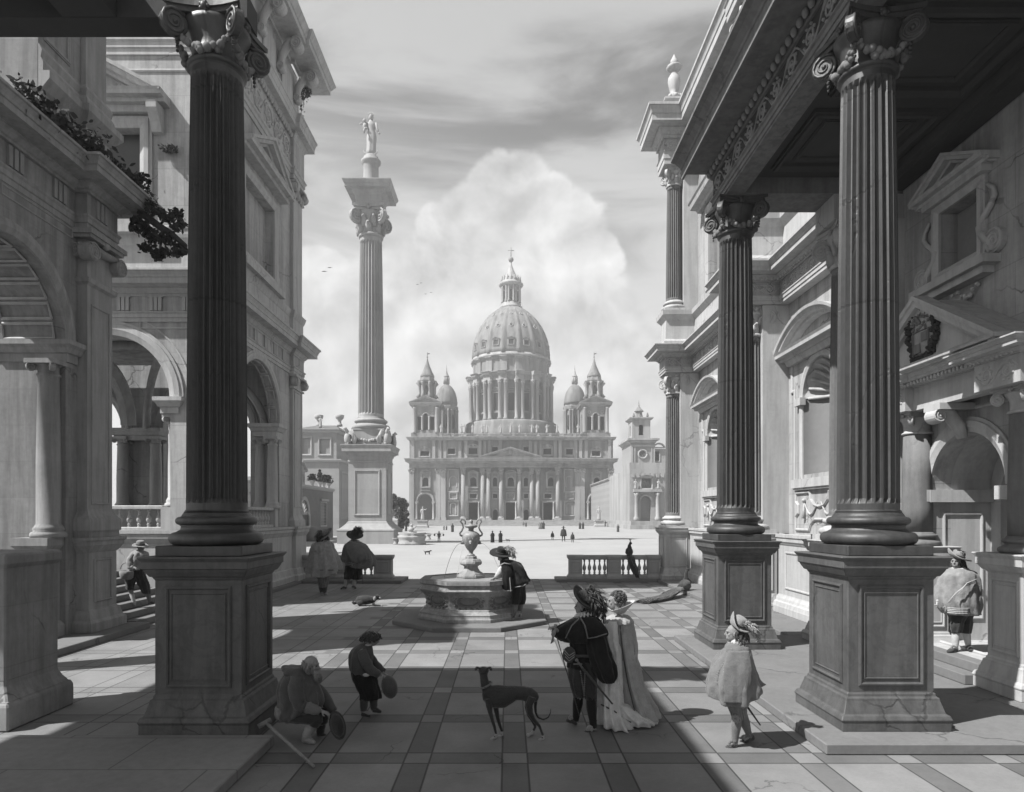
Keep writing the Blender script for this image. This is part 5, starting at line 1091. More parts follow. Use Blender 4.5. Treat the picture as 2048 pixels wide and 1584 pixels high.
# main drum and dome
DX, DY = X_(1022, 290.), 290.; dm = DY/FPX; dz = lambda p: Z_(p, DY); C0 = (DX, DY, 0)
M().lathe([(21.2, 30), (21.2, 38), (20.2, 40.2), (20.2, 41.4), (19.6, 42.), (15, 42.1)], 96, c=C0).build('drum_base', 'church stone', ch)
M().lathe([(16.0, 42.), (16.0, 59)], 96, c=C0).build('drum_wall', 'church stone', ch)
NB_ = 16
def ressaut(a, z=0): 
    q = (a*NB_/(2*pi)+.0) % 1.0; return abs(q-.5) < .24
dcol = M(); 
for k in range(NB_):
    a = 2*pi*(k+.5)/NB_; t_ = []
    g = M()
    g.lathe([(0, 0)], 3) if False else None
    d = Vector((math.cos(a), math.sin(a), 0)); q = Vector((-d.y, d.x, 0))
    P4 = [Vector(C0)+d*15.5+q*-1.5, Vector(C0)+d*17.2-q*1.5, Vector(C0)+d*17.2+q*1.5, Vector(C0)+d*15.5+q*1.5]
    g.solid([(p.x, p.y) for p in P4], [(0, 42.1), (0, 58.6)]); butt = g.build('buttress', 'church stone', ch)
    for s in (-1, 1):
        p = Vector(C0)+d*17.6+q*(s*1.25); g = M(); g.lathe([(1.05, 42.1), (1.05, 42.9), (.78, 43.2), (.75, 46), (.66, 56.2), (.75, 56.3), (.8, 57.2), (1.05, 58.2), (1.05, 58.6)], 12, c=p)
        for k2 in range(6): b = 2*pi*k2/6; g.ball(p+Vector((math.cos(b)*.8, math.sin(b)*.8, 57.3)), .28, 6, 4)
        g.build('drum_column', 'church trim', butt)
    aw_ = 2*pi*k/NB_; d = Vector((math.cos(aw_), math.sin(aw_), 0)); q = Vector((-d.y, d.x, 0))
    mq = face(Vector(C0)+d*16.0, q, d); g = M(); frame(g, mq, -1.25, 1.25, 46, 53.3, .5, .45); (pediment(g, mq, 0, 2.1, 54.3, 55.9, .7, .4, True, .3) if k % 2 else segpediment(g, mq, 0, 2.1, 54.3, .9, .7, .4, .3)); g.fbox(mq, -1.8, 1.8, 45.2, 45.5, -.05, .7)
    w_ = g.build('drum_window', 'church trim', ch); M().fbox(mq, -1.2, 1.2, 46, 53.3, -.3, .12).build('pane', 'church shade', w_)
def ringprof(prof, name, mat, n=384, amt=1.9):
    # cornice ring that breaks forward over every pair of columns
    g = M(); vs = []; k = len(prof)
    def mod_r(a): return amt if ressaut(a) else 0
    for i in range(n):
        a = 2*pi*(i+.5)/n
        for (r, z) in prof: vs.append(Vector(C0)+Vector((math.cos(a), math.sin(a), 0))*(r+mod_r(a))+Vector((0, 0, z)))
    g.add(vs, [(i*k+j, ((i+1) % n)*k+j, ((i+1) % n)*k+j+1, i*k+j+1) for i in range(n) for j in range(k-1)]); return g.build(name, mat, ch)
ringprof([(13, 58.6), (16.5, 58.6), (16.5, 59.3), (16.4, 59.4), (16.4, 60.3), (16.7, 60.4), (17.3, 60.9), (17.4, 61.5), (17.9, 61.9), (17.9, 62.1), (13, 62.2)], 'drum_entablature', 'church trim')
ringprof([(12, 62.2), (16.2, 62.2), (16.2, 62.8), (16.0, 62.9), (16.0, 67.3), (16.3, 67.6), (16.9, 68.2), (16.9, 68.6), (12, 68.7)], 'dome_attic', 'church stone', amt=.6)
M().lathe([(17.3, 68.6), (17.4, 69.4), (16.8, 69.7), (16.8, 70.2)], 96, c=C0).build('dome_ring', 'church trim', ch)
DP = [(16.55, 70.0), (16.5, 72), (16.2, 75), (15.6, 78), (14.6, 81), (13.2, 84), (11.4, 86.8), (9.2, 89.3), (7.0, 91.2), (4.7, 92.6)]
M().lathe(DP, 192, c=C0, mod=lambda a, z: 1+(.034 if abs((a*NB_/(2*pi)) % 1-.5) < .085 else (.017 if abs((a*NB_/(2*pi)) % 1-.5) < .12 else 0))).build('dome', 'dome lead', ch)
def dome_at(z):
    for (r0, z0), (r1, z1) in zip(DP, DP[1:]):
        if z0 <= z <= z1: u = (z-z0)/(z1-z0); return r0+(r1-r0)*u, math.atan2(r0-r1, z1-z0)
for (z, w2, h2, rd) in ((74.2, 1.0, 1.0, 0), (81.8, .8, .7, 1), (87.6, .55, .5, 1)):
    for k in range(NB_):
        a = 2*pi*k/NB_; r, tl = dome_at(z); d = Vector((math.cos(a), math.sin(a), 0)); q = Vector((-d.y, d.x, 0)); up = Vector((0, 0, math.cos(tl)))-d*math.sin(tl); nn = (d*math.cos(tl)+Vector((0, 0, math.sin(tl))))
        mq = face(Vector(C0)+d*(r-.1)+Vector((0, 0, z)), q, nn, up); g = M()
        if math.sin(a) > .3: continue
        if rd: g.tube([mq(w2*math.cos(b), h2*math.sin(b), .15) for b in [2*pi*i/14 for i in range(15)]], .22, 6); g.ball(mq(0, h2+.4, .2), .3, 6, 4)
        else: frame(g, mq, -w2, w2, -h2, h2, .4, .5); pediment(g, mq, 0, w2+.7, h2+.4, h2+1.3, .7, .3, True, .2)
        dm_ = g.build('dormer', 'church trim', ch); g = M()
        if rd: g.ball(mq(0, 0, .1), (w2*.95,)*3, 10, 6) if False else g.add([mq(w2*math.cos(b), h2*math.sin(b), .14) for b in [2*pi*i/14 for i in range(14)]], [tuple(range(14))])
        else: g.fbox(mq, -w2, w2, -h2, h2, -.1, .18)
        g.build('pane', 'church shade', dm_)
g = M(); g.lathe([(4.9, 92.4), (5.0, 93.2), (4.3, 93.4), (4.3, 94.6), (4.1, 94.8), (2.9, 94.9), (2.9, 101.8), (4.9, 102.2), (5.4, 102.9), (5.3, 103.3), (4.6, 103.6), (4.2, 104.6), (3.6, 106.2), (2.7, 106.6), (2.2, 107.5), (1.2, 109.6), (.5, 111.5), (.35, 113.2)], 32, c=C0)
for k in range(16):
    a = 2*pi*(k//2+.5)/8+(.14 if k % 2 else -.14); g.lathe([(.45, 94.9), (.36, 95.4), (.33, 101.2), (.5, 101.9)], 8, c=(DX+4.1*math.cos(a), DY+4.1*math.sin(a), 0))
for k in range(16): a = 2*pi*k/16; g.lathe([(.3, 104.2), (.45, 105), (.2, 105.6), (.25, 106.3), (0, 106.6)], 6, c=(DX+4.1*math.cos(a), DY+4.1*math.sin(a), 0))
g.build('lantern', 'church trim', ch)
g = M()
for k in range(8): a = 2*pi*k/8; g.ball((DX+2.95*math.cos(a), DY+2.95*math.sin(a), 98), (.75, .75, 2.6), 8, 6)
g.build('lantern_window', 'church shade', ch)
g = M(); g.ball((DX, DY, 114.1), 1.15, 14, 10); g.tube([(DX, DY, 115), (DX, DY, 119.6)], .17, 6); g.tube([(DX-1.3, DY, 118.1), (DX+1.3, DY, 118.1)], .15, 6); g.build('orb_and_cross', 'dome lead', ch)

# statues along the parapet and before the steps
def stone_figure(px, Y, z, h, label, group, seed, arm=0, cross=False, ped=None):
    t = thing('statue', label, 'statue', (X_(px, Y), Y, z), group); g = M(); statuette(g, h, seed, arm=arm)
    if cross: g.tube([(.5, -.1, 0), (.5, -.1, h*1.15)], .1, 5).tube([(-.3, -.1, h*.9), (1.3, -.1, h*.9)], .1, 5)
    g.build('robed_figure', 'statue stone', t)
    if ped: M().solid(sq(ped[0]), [(.25, -ped[1]), (.25, -ped[1]+.5), (0, -ped[1]+.8), (0, -.5), (.2, -.3), (.2, 0)]).build('pedestal', 'villa trim', t)
SP = [(882, 'leftmost'), (923, 'second from left'), (929, 'third from left'), (945.5, 'fourth from left'), (965, 'fifth from left'), (974, 'sixth from left'), (1001, 'seventh from left'), (1039.5, 'right of the cross bearer'), (1064, 'raising an arm'), (1074, 'fourth from right'), (1094, 'third from right'), (1114, 'second from right'), (1156, 'rightmost')]
for i, (px, nm) in enumerate(SP): stone_figure(px, 251, Z_(866, 251), 18*251/FPX, 'pale stone saint on the church parapet, '+nm, 'statues along the church parapet', i, arm=(0, 1, -1)[i % 3])
stone_figure(1021.5, 251, Z_(866, 251), 20*251/FPX, 'central stone saint with a tall cross on the church parapet', 'statues along the church parapet', 33, arm=-1, cross=True)
stone_figure(845.5, 186, Z_(1040, 186), 27*186/FPX, 'white statue with one arm out on a pedestal before the left church arch', 'statues before the church', 41, arm=1, ped=(1.3, Z_(1040, 186)+.6))
stone_figure(1198, 200, Z_(1040, 200), 27*200/FPX, 'white robed statue on a pedestal before the right church arch', 'statues before the church', 42, ped=(1.2, Z_(1040, 200)+.6))
# ---------------------------------------------------------------- people
class Fig:
    """one person: q(u, v, d) turns a spot in a study sketch of the figure into metres from its feet, d metres behind them"""
    def __init__(s, label, ox, oy, sc, px0, Y0, z0, group=None, H=1.75, name='person', cat='person'):
        s.o = (ox, oy, sc); s.Y0 = Y0; s.base = Vector((X_(px0, Y0), Y0, z0)); s.k = H/1.75
        s.root = thing(name, label, cat, s.base, group)
    def q(s, u, v, d=0.):
        Y = s.Y0+d; return Vector((X_(s.o[0]+u/s.o[2], Y), Y, Z_(s.o[1]+v/s.o[2], Y)))-s.base
    def w(s, u): return u/s.o[2]*s.Y0/FPX
    def ring(s, u, v, ru, dm, dc=0., slope=0., f=(0, 0., 0.), rise=0., n=84):
        c = s.q(u, v, dc); r = s.w(ru); out = []
        for i in range(n):
            a = 2*pi*i/n; k = 1+f[1]*math.cos(f[0]*a+f[2])+f[1]*.45*math.cos((f[0]*1.7//1)*a+f[2]*2.3+1)
            x = r*math.cos(a)*k; out.append(c+Vector((x, dm*math.sin(a)*k, -slope*x+s.w(rise)*math.cos(a)**2)))
        return out
    def loft(s, name, mat, rings, f=None, parent=None, thick=0., m=None):
        g = m or M(); R_ = []
        n = len(rings)
        for i, r in enumerate(rings):
            r = (list(r)+[0., 0., 0.])[:7]
            ff = (0, 0, 0)
            if f: ff = (f[0], f[1]*1.5*(i/(n-1))**1.1, f[2])
            R_.append(s.ring(r[0], r[1], r[2], r[3], r[4], r[5], ff, r[6]))
        # extra rings between for a smooth fall of the cloth
        S = []
        for i in range(len(R_)-1):
            for t in (0, .2, .4, .6, .8):
                p0, p1, p2, p3 = R_[max(i-1, 0)], R_[i], R_[i+1], R_[min(i+2, len(R_)-1)]
                S.append([(p1[j]*2+(p2[j]-p0[j])*t+(p0[j]*2-p1[j]*5+p2[j]*4-p3[j])*t*t+(p1[j]*3-p0[j]-p2[j]*3+p3[j])*t**3)*.5 for j in range(len(p1))])
        S.append(R_[-1])
        for r in S:      # creases
            c = sum(r, Vector())/len(r)
            for j, p in enumerate(r):
                e = p-c; L = e.length
                if L > 1e-4:
                    w1 = noise.noise(Vector((p.x*9, p.y*9, p.z*1.7))+Vector((s.Y0, 0, 0))); w2 = noise.noise(Vector((p.x*17, p.y*17, p.z*11)))
                    r[j] = p+e/L*min(.042, L*.24)*s.k*(.85*w1+.4*w2)
        g.loft(S)
        return g.build(name, mat, parent or s.root) if not m else g
def hand(m, w_, d, nrm, k=1., curl=.6, thumb=1):
    d = Vector(d).normalized(); nrm = Vector(nrm); nrm = (nrm-d*nrm.dot(d)).normalized(); sd = d.cross(nrm)
    m.tube([w_, w_+d*.045*k, w_+d*.09*k], [(.026*k, .02*k), (.042*k, .02*k), (.04*k, .017*k)], 8)
    for i, (off, L) in enumerate(((-.03, .062), (-.011, .075), (.009, .07), (.028, .055))):
        b = w_+d*.085*k+sd*off*k; e1 = b+(d*math.cos(curl*.5)+nrm*math.sin(curl*.5))*L*.55*k; e2 = e1+(d*math.cos(curl*1.4)+nrm*math.sin(curl*1.4))*L*.5*k
        m.tube([b-d*.01*k, e1, e2], [.0105*k, .0095*k, .008*k], 6); m.ball(e2, .008*k, 6, 4)
    b = w_+d*.03*k+sd*.035*k*-thumb; e1 = b+(d*.6-sd*thumb*.6+nrm*.5)*.035*k; m.tube([b, e1, e1+(d*.9+nrm*.4)*.03*k], [.013*k, .011*k, .009*k], 6)
def head(m, c, fw, k=1., up=(0, 0, 1), beard=0):
    fw = Vector(fw).normalized(); up = Vector(up); up = (up-fw*up.dot(fw)).normalized(); sd = fw.cross(up)
    B3 = Matrix((sd, fw, up)).transposed()
    def P(x, y, z): return c+B3 @ Vector((x, y, z))*k
    m.ball(P(0, -.012, .03), (.076*k, .096*k, .092*k), 16, 12, B3); m.ball(P(0, .03, -.04), (.058*k, .062*k, .075*k), 14, 10, B3)
    m.ball(P(0, .055, -.098), (.024*k, .022*k, .02*k), 8, 6, B3)
    m.tube([P(0, .088, .022), P(0, .108, -.018), P(0, .092, -.034)], [.010*k, .016*k, .014*k], 7); m.tube([P(-.045, .082, .03), P(0, .09, .034), P(.045, .082, .03)], [.008*k, .011*k, .008*k], 6)
    m.ball(P(0, .085, -.06), (.026*k, .012*k, .008*k), 8, 5, B3); m.ball(P(0, .083, -.073), (.022*k, .012*k, .008*k), 8, 5, B3)
    for sg in (-1, 1):
        m.ball(P(sg*.078, -.01, -.01), (.012*k, .022*k, .032*k), 8, 6, B3); m.ball(P(sg*.04, .062, -.018), (.022*k, .018*k, .018*k), 8, 6, B3)
    return P, B3
def body(F, J, fw, turned=0., k=None):
    """one continuous skin: torso, neck, head, arms with hands, legs with feet"""
    k = k or F.k; m = M(); q = J
    tor = [q['pel'], q['pel'].lerp(q['nk'], .3), q['pel'].lerp(q['nk'], .7), q['pel'].lerp(q['nk'], .93), q['nk']]
    wd, dp = (.155, .105) if not turned else (.11, .155)
    m.tube(tor, [(wd*k, dp*k), (wd*.86*k, dp*.95*k), (wd*1.08*k, dp*1.1*k), (wd*.9*k, dp*.85*k), (.06*k, .06*k)], 14)
    m.tube([q['nk']-Vector((0, 0, .04*k)), q['hd']-Vector((0, 0, .02*k))], [.058*k, .052*k], 10)
    P, B3 = head(m, q['hd'], fw, k)
    for s in 'lr':
        if s+'sh' in q:
            m.tube([q[s+'sh'].lerp(q['nk'], .35), q[s+'sh'], q[s+'sh'].lerp(q[s+'el'], .5), q[s+'el'], q[s+'el'].lerp(q[s+'wr'], .3), q[s+'wr']], [.06*k, .06*k, .05*k, .042*k, .042*k, .027*k], 9)
            hd_ = q.get(s+'hn', (q[s+'wr']-q[s+'el'])); hand(m, q[s+'wr'], hd_, q.get(s+'nn', Vector((0, -.2, -1))), k, q.get(s+'cu', .7), 1 if s == 'l' else -1)
        if s+'hp' in q:
            a = q[s+'an']; m.tube([q[s+'hp'], q[s+'hp'].lerp(q[s+'kn'], .5), q[s+'kn'], q[s+'kn'].lerp(a, .3), q[s+'kn'].lerp(a, .75), a], [.095*k, .078*k, .058*k, .06*k, .042*k, .036*k], 10)
            t = q[s+'to']; m.tube([a+(a-t)*.25+Vector((0, 0, -.03*k)), a.lerp(t, .35)-Vector((0, 0, .02*k)), t], [(.034*k, .034*k), (.042*k, .034*k), (.03*k, .016*k)], 8)
    o = m.build('body', 'skin', F.root, remesh=.0085*k)
    for sg in (-1, 1):
        e = M(); e.ball(P(sg*.033, .081, .008), .0085*k, 8, 6); e.build('eye', 'iron', o)
    return P, B3, o
def hat(F, mat, c, n, rb, rc, hc, lift=(0, 0, 0), lamt=0., mats=None, dent=.0):
    c = Vector(c); n = Vector(n).normalized(); l = Vector(lift); a_ = (l-n*l.dot(n)).normalized() if l.length > 0 else n.orthogonal().normalized(); b_ = n.cross(a_)
    g = M(); rings = []
    for (r, z) in ((rc*.2, hc), (rc*.75, hc*.98), (rc*.93, hc*.85), (rc*.98, hc*.4), (rc, .01), (rc*1.15, .0), (rb*.6, -.004), (rb*.85, .0), (rb, .008), (rb, -.006), (rb*.85, -.014), (rb*.6, -.018), (rc*.9, -.016), (rc*.4, -.01)):
        ring = []
        for i in range(40):
            an = 2*pi*i/40; ex = 0.
            if r > rc*1.05: ex = lamt*max(0, (r-rc)/(rb-rc))**1.6*(max(0, math.cos(an))**1.5)-.02*(r/rb)*math.sin(2*an)*.5
            rr = r*(1-.35*max(0, ex/(rb+1e-6))**1.) ; ring.append(c+a_*(rr*math.cos(an))+b_*(rr*math.sin(an))+n*(z+ex))
        rings.append(ring)
    g.loft(rings); o = g.build('hat', mat, F.root)
    g = M(); g.tube([c+a_*(rc*1.02*math.cos(2*pi*i/24))+b_*(rc*1.02*math.sin(2*pi*i/24))+n*.022 for i in range(25)], [(.012, .018)]*25, 6); g.build('hat_band', 'charcoal cloth', o)
    return o
def plume(F, mat, path, width, n=90, seed=1, parent=None, curl=.8):
    rn = random.Random(seed); g = M(); P = [Vector(p) for p in path]
    def at(t): t = t*(len(P)-1); i = min(int(t), len(P)-2); return P[i].lerp(P[i+1], t-i), (P[i+1]-P[i]).normalized()
    g.tube(P, [.010*(1-.6*i/(len(P)-1)) for i in range(len(P))], 5)
    for k in range(n):
        t = rn.random(); p, d = at(t); side = Vector((rn.gauss(0, 1), rn.gauss(0, .7), rn.gauss(0, 1))); side = (side-d*side.dot(d)*.7).normalized()
        L = width*(.55+.6*math.sin(pi*min(1, t+.12)))*rn.uniform(.6, 1.15); pts = []
        for j in range(5):
            u = j/4; pts.append(p+side*L*math.sin(u*1.5)+d*L*.9*u*curl+Vector((0, 0, -.5*L*u*u)))
        g.tube(pts, [(.008, .0035), (.011, .004), (.010, .004), (.007, .003), (.003, .002)], 4)
    return g.build('plume', mat, parent or F.root)
def ruff(F, mat, c, n, r0, r1, amp=.018, kf=22, name='collar', tilt=0.):
    c = Vector(c); n = Vector(n).normalized(); a_ = n.orthogonal().normalized(); b_ = n.cross(a_); rings = []
    for (r, z) in ((r0, .025), (r0*1.1, .03), ((r0+r1)/2, .012), (r1, -.015+tilt), (r1*.99, -.03+tilt), ((r0+r1)/2, -.02), (r0, -.02)):
        rings.append([c+(a_*math.cos(t)+b_*math.sin(t))*(r*(1+.05*math.cos(kf*t)*(r/r1)))+n*(z+amp*math.sin(kf*t)*(r-r0)/(r1-r0+1e-6)) for t in [2*pi*i/88 for i in range(88)]])
    return M().loft(rings, cap=False).build(name, mat, F.root)
def locks(F, mat, c, r, n=70, L=.12, seed=2, name='hair', drop=1., mask=None):
    rn = random.Random(seed); g = M(); c = Vector(c); g.ball(c, tuple(x*.93 for x in r), 14, 10)
    for k in range(n):
        d = Vector((rn.gauss(0, 1), rn.gauss(0, 1), abs(rn.gauss(0, 1))*.8)).normalized()
        if mask and d.dot(mask) > .55: continue
        p = c+Vector((d.x*r[0], d.y*r[1], d.z*r[2])); pts = [p]; w_ = rn.uniform(0, 6)
        for j in range(4): pts.append(pts[-1]+Vector((d.x*.3+.35*math.sin(w_+j*1.7), d.y*.3+.35*math.cos(w_+j*1.7), -drop*(.3+.3*j)))*L*.25)
        g.tube(pts, [.012, .013, .012, .009, .004], 5)
    return g.build(name, mat, F.root)
def limb(F, name, mat, pts, rad, parent=None, n=12, wr=0.):
    P = []; Rr = []
    for i in range(len(pts)-1):
        for t in (0, .25, .5, .75): P.append(pts[i].lerp(pts[i+1], t)); a, b = rad[i], rad[i+1]; Rr.append((a+(b-a)*t)*(1+wr*math.sin(len(P)*2.1)))
    P.append(pts[-1]); Rr.append(rad[-1]); return M().tube(P, Rr, n).build(name, mat, parent or F.root)
def shoe(F, mat, heel, toe, k=1., rosette=None):
    g = M(); d = (toe-heel); g.tube([heel-d*.12+Vector((0, 0, .035*k)), heel+Vector((0, 0, .035*k)), heel.lerp(toe, .4)+Vector((0, 0, .045*k)), heel.lerp(toe, .75)+Vector((0, 0, .03*k)), toe+Vector((0, 0, .022*k))], [(.03*k, .034*k), (.042*k, .04*k), (.045*k, .045*k), (.045*k, .03*k), (.026*k, .02*k)], 10)
    sole = M(); 
    o = g.build('shoe', mat, F.root)
    if rosette:
        c = heel.lerp(toe, .45)+Vector((0, -.02, .085*k)); g = M()
        for i in range(9): a = 2*pi*i/9; g.ball(c+Vector((math.cos(a), -.2, math.sin(a)))*.03*k, (.02*k, .014*k, .02*k), 6, 5)
        g.ball(c+Vector((0, -.02, 0)), .018*k, 6, 5); g.build('rosette', rosette, o)
    return o

# --- gentleman in the black cape, seen from behind
F = Fig('man in black cape and big plumed hat, seen from behind with a sword', 1090, 1150, 4.658, 1165, 8.68, .004, 'strolling couple'); q = F.q
J = dict(hd=q(352, 298, .02), nk=q(372, 392, .02), pel=q(345, 800), lsh=q(278, 440, 0), lel=q(160, 565, -.05), lwr=q(118, 520, -.1), lhn=Vector((-.5, -.2, .4)), lnn=Vector((0, 0, -1)), lcu=1.2, rsh=q(465, 440, .02), rel=q(530, 620, .05), rwr=q(500, 745, -.02),
         lhp=q(300, 830), lkn=q(315, 1120, .1), lan=q(285, 1350, .2), lto=q(205, 1352, .22), rhp=q(395, 830), rkn=q(425, 1145, -.03), ran=q(452, 1420, 0), rto=q(372, 1478, -.06))
P, B3, bo = body(F, J, (-.9, .42, 0))
for nm, pts in (('l', ('lkn', 'lan')), ('r', ('rkn', 'ran'))):
    a, b = J[pts[0]], J[pts[1]]; limb(F, 'stocking', 'black cloth', [a+Vector((0, 0, .05)), a.lerp(b, .35), a.lerp(b, .75), b], [.064, .068, .05, .044])
F.loft('breeches', 'charcoal cloth', [(350, 800, 112, .14), (305, 870, 82, .13), (303, 960, 78, .125), (308, 1060, 66, .11, .05), (316, 1132, 50, .08, .09)], (9, .03, 0)); F.loft('breeches', 'charcoal cloth', [(360, 800, 112, .14), (400, 870, 80, .13), (406, 960, 76, .125), (420, 1070, 64, .11), (428, 1155, 52, .085)], (9, .03, 1))
g = M()
for k in range(14): g.ball(q(330+k*2.8, 900+k*17, -.135+k*.004), .011, 6, 5); g.ball(q(372-k*.6, 900+k*17, -.135+k*.004), .011, 6, 5)
g.build('button_trim', 'grey cloth', F.root)
F.loft('doublet', 'black cloth', [(368, 385, 60, .08, .02), (372, 425, 125, .12, .02), (365, 520, 138, .15), (352, 650, 116, .14), (345, 740, 106, .13), (345, 860, 128, .15)], (8, .03, 0))
F.loft('cape', 'black cloth', [(392, 378, 66, .1, .02), (362, 425, 160, .16), (312, 500, 212, .2), (308, 560, 214, .2), (330, 618, 170, .17)], (10, .06, 1.2))
F.loft('cape_fall', 'black cloth', [(420, 430, 100, .12, -.06), (455, 560, 112, .12, -.08), (492, 700, 108, .12, -.1), (530, 820, 108, .12, -.12), (562, 930, 92, .1, -.14), (585, 1005, 48, .05, -.15)], (7, .09, .4))
F.loft('cape_collar', 'black cloth', [(400, 395, 62, .05, -.13), (455, 470, 98, .06, -.18), (492, 545, 88, .04, -.2), (495, 585, 76, .02, -.2, -.12)], (4, .04, 0))
g = M(); g.tube([q(330, 398, -.18), q(372, 470, -.22), q(400, 590, -.245), q(480, 578, -.245), q(578, 545, -.22)], .009, 6); g.tube([q(318, 404, -.18), q(250, 470, -.2), q(190, 590, -.19)], .008, 6); g.build('braid', 'grey cloth', F.root)
ruff(F, 'linen', q(368, 358, 0), (-.25, .1, 1), .075, .135, .02, 18)
h = hat(F, 'charcoal cloth', q(362, 215, 0), (.62, -.36, .7), .205, .095, .1, (-1, 0, .8), .03)
locks(F, 'hair dark', q(400, 305, .02), (.085, .09, .1), 60, .2, 5, mask=Vector((-1, .3, 0)))
plume(F, 'feather dark', [q(355, 165, -.02), q(430, 140, -.06), q(500, 180, -.08), q(545, 280, -.08), q(548, 390, -.05)], .085, 260, 3, h)
plume(F, 'feather dark', [q(380, 190, -.08), q(440, 210, -.12), q(480, 280, -.13), q(490, 370, -.1)], .075, 160, 5, h)
g = M(); 
for i in range(4): g.tube([q(105, 490, -.14), q(85-8*i, 550, -.15), q(55+10*i, 640-6*i, -.14)], [(.02, .01), (.018, .008), (.006, .005)], 6)
g.tube([q(85, 470, -.13), q(108, 480, -.14)], [.025, .03], 6); g.build('glove', 'pale cloth', F.root)
g = M(); g.tube([q(345, 862, -.17), q(630, 1203, -.3)], [.017, .011], 8); s_ = g.build('sword', 'leather', F.root)
g = M(); g.tube([q(300, 800, -.17), q(350, 868, -.18)], .014, 6); g.ball(q(295, 793, -.17), .024); g.tube([q(265, 830, -.16), q(345, 830, -.2)], .01, 6); g.build('sword_hilt', 'portico stone', s_)
g = M(); g.ball(q(225, 742, -.12), (.085, .06, .105), 14, 10); po = g.build('pouch', 'leather', F.root); g = M()
for k in range(3): g.tube([q(172+k*8, 690+k*35, -.18), q(225, 750+k*25, -.2), q(275, 720+k*20, -.19)], .006, 5)
g.build('pouch_trim', 'pale cloth', po)
g = M(); g.tube([q(345+118*math.cos(a), 765+10*math.sin(a), .15*math.sin(a)) for a in [2*pi*i/24 for i in range(25)]], [(.012, .02)]*25, 6); g.build('belt', 'leather', F.root)
g = M(); g.tube([q(100, 540, -.1), q(320, 1312, -.12)], .006, 6); g.build('walking_cane', 'leather', F.root)
shoe(F, 'leather', q(290, 1398, .2), q(200, 1368, .22), 1., 'pale cloth'); shoe(F, 'leather', q(455, 1482, 0), q(362, 1496, -.06), 1., 'pale cloth')

# --- lady in a long gown
F = Fig('lady in a pale satin gown with long train and standing collar, walking away', 1090, 1150, 4.658, 1238, 8.98, .004, 'strolling couple', 1.68); q = F.q
J = dict(hd=q(655, 248, .0), nk=q(690, 370, 0), pel=q(690, 780), lsh=q(618, 430, -.05), lel=q(630, 620, -.12), lwr=q(560, 740, -.12), lhn=Vector((-1, 0, -.3)), rsh=q(770, 430, .05), rel=q(830, 640, .03), rwr=q(836, 780, -.03), rhn=Vector((-.05, -.1, -1)),
         lhp=q(660, 830), lkn=q(650, 1100), lan=q(640, 1350), lto=q(590, 1375), rhp=q(730, 830), rkn=q(740, 1100), ran=q(750, 1350), rto=q(700, 1375))
P, B3, bo = body(F, J, (-.95, .1, -.05), .6)
F.loft('skirt', 'silk', [(640, 480, 62, .1, -.05), (640, 620, 76, .13, -.05), (630, 760, 96, .16, -.05), (618, 950, 106, .2, -.06), (612, 1130, 110, .25, -.08), (625, 1290, 125, .3, -.1), (655, 1385, 155, .32, -.08, .08)], (11, .09, .5))
F.loft('gown', 'gown', [(692, 378, 84, .1), (692, 425, 122, .13), (712, 540, 112, .14), (735, 700, 108, .16, .02), (765, 900, 118, .2, .04), (815, 1100, 142, .24, .06), (870, 1240, 178, .28, .08), (905, 1335, 158, .26, .06, -.1)], (9, .10, 2.))
F.loft('train', 'silk', [(690, 1180, 90, .16, -.14, .3), (760, 1270, 150, .2, -.14, .22), (830, 1340, 190, .2, -.12, .1), (850, 1385, 175, .16, -.12, .02)], (12, .08, 0))
F.loft('sleeve', 'silk', [(635, 425, 50, .09, -.1), (612, 500, 66, .1, -.12), (618, 620, 64, .1, -.14), (650, 740, 40, .07, -.16), (655, 830, 22, .04, -.16), (655, 905, 10, .02, -.16)], (9, .08, 0))
F.loft('sleeve', 'gown', [(785, 440, 40, .08, .02), (812, 560, 36, .075, .02), (835, 680, 28, .06, 0), (838, 780, 20, .045, -.03)], (7, .06, 0))
F.loft('shoulder_wing', 'gown', [(690, 372, 80, .09, -.02), (680, 410, 135, .15, -.03), (680, 448, 140, .16, -.03)], (16, .05, 0))
# fan collar standing behind the head, open to the front
g = M(); c0 = q(690, 355, .0); rings = []
for (r, up) in ((.07, 0), (.12, .06), (.18, .13), (.215, .17), (.21, .175), (.17, .13), (.11, .065), (.065, .01)):
    ring = []
    for i in range(41):
        t = -2.25+4.5*i/40; dd = Vector((math.cos(t), math.sin(t)*.85, 0)); ring.append(c0+dd*r*(1+.02*math.cos(i*2.2))+Vector((0, 0, up*(.55+.45*math.cos(t)))))
    rings.append(ring)
g.loft(rings, closed=False, cap=False).build('collar', 'linen', F.root)
rn = random.Random(8); g = M(); hc = q(682, 222, 0)
g.ball(hc, (.09, .085, .09), 14, 10)
for k in range(190):
    d = Vector((rn.gauss(.35, 1), rn.gauss(0, 1), rn.gauss(.5, .8))).normalized()
    if d.x < -.62 and d.z < .25: continue
    p = hc+d*.098; a = d.orthogonal().normalized(); b = d.cross(a); g.tube([p+a*.014*math.cos(t)+b*.014*math.sin(t)+d*.004*t for t in (0, 1.2, 2.4, 3.6, 4.8)], .009, 4)
g.build('hair', 'hair brown', F.root)
g = M(); g.tube([q(656, 800+k*14, -.2) for k in range(8)], [.012 if k % 2 else .006 for k in range(8)], 6); g.build('tassel', 'linen', F.root)
g = M(); g.tube([q(520, 1205, -.3), q(640, 1265, -.34), q(800, 1372, -.3)], .01, 6); g.tube([q(700, 470, -.15), q(720, 700, -.16), q(770, 1000, -.2), q(840, 1290, -.24)], .008, 6); g.build('braid', 'leather', F.root)

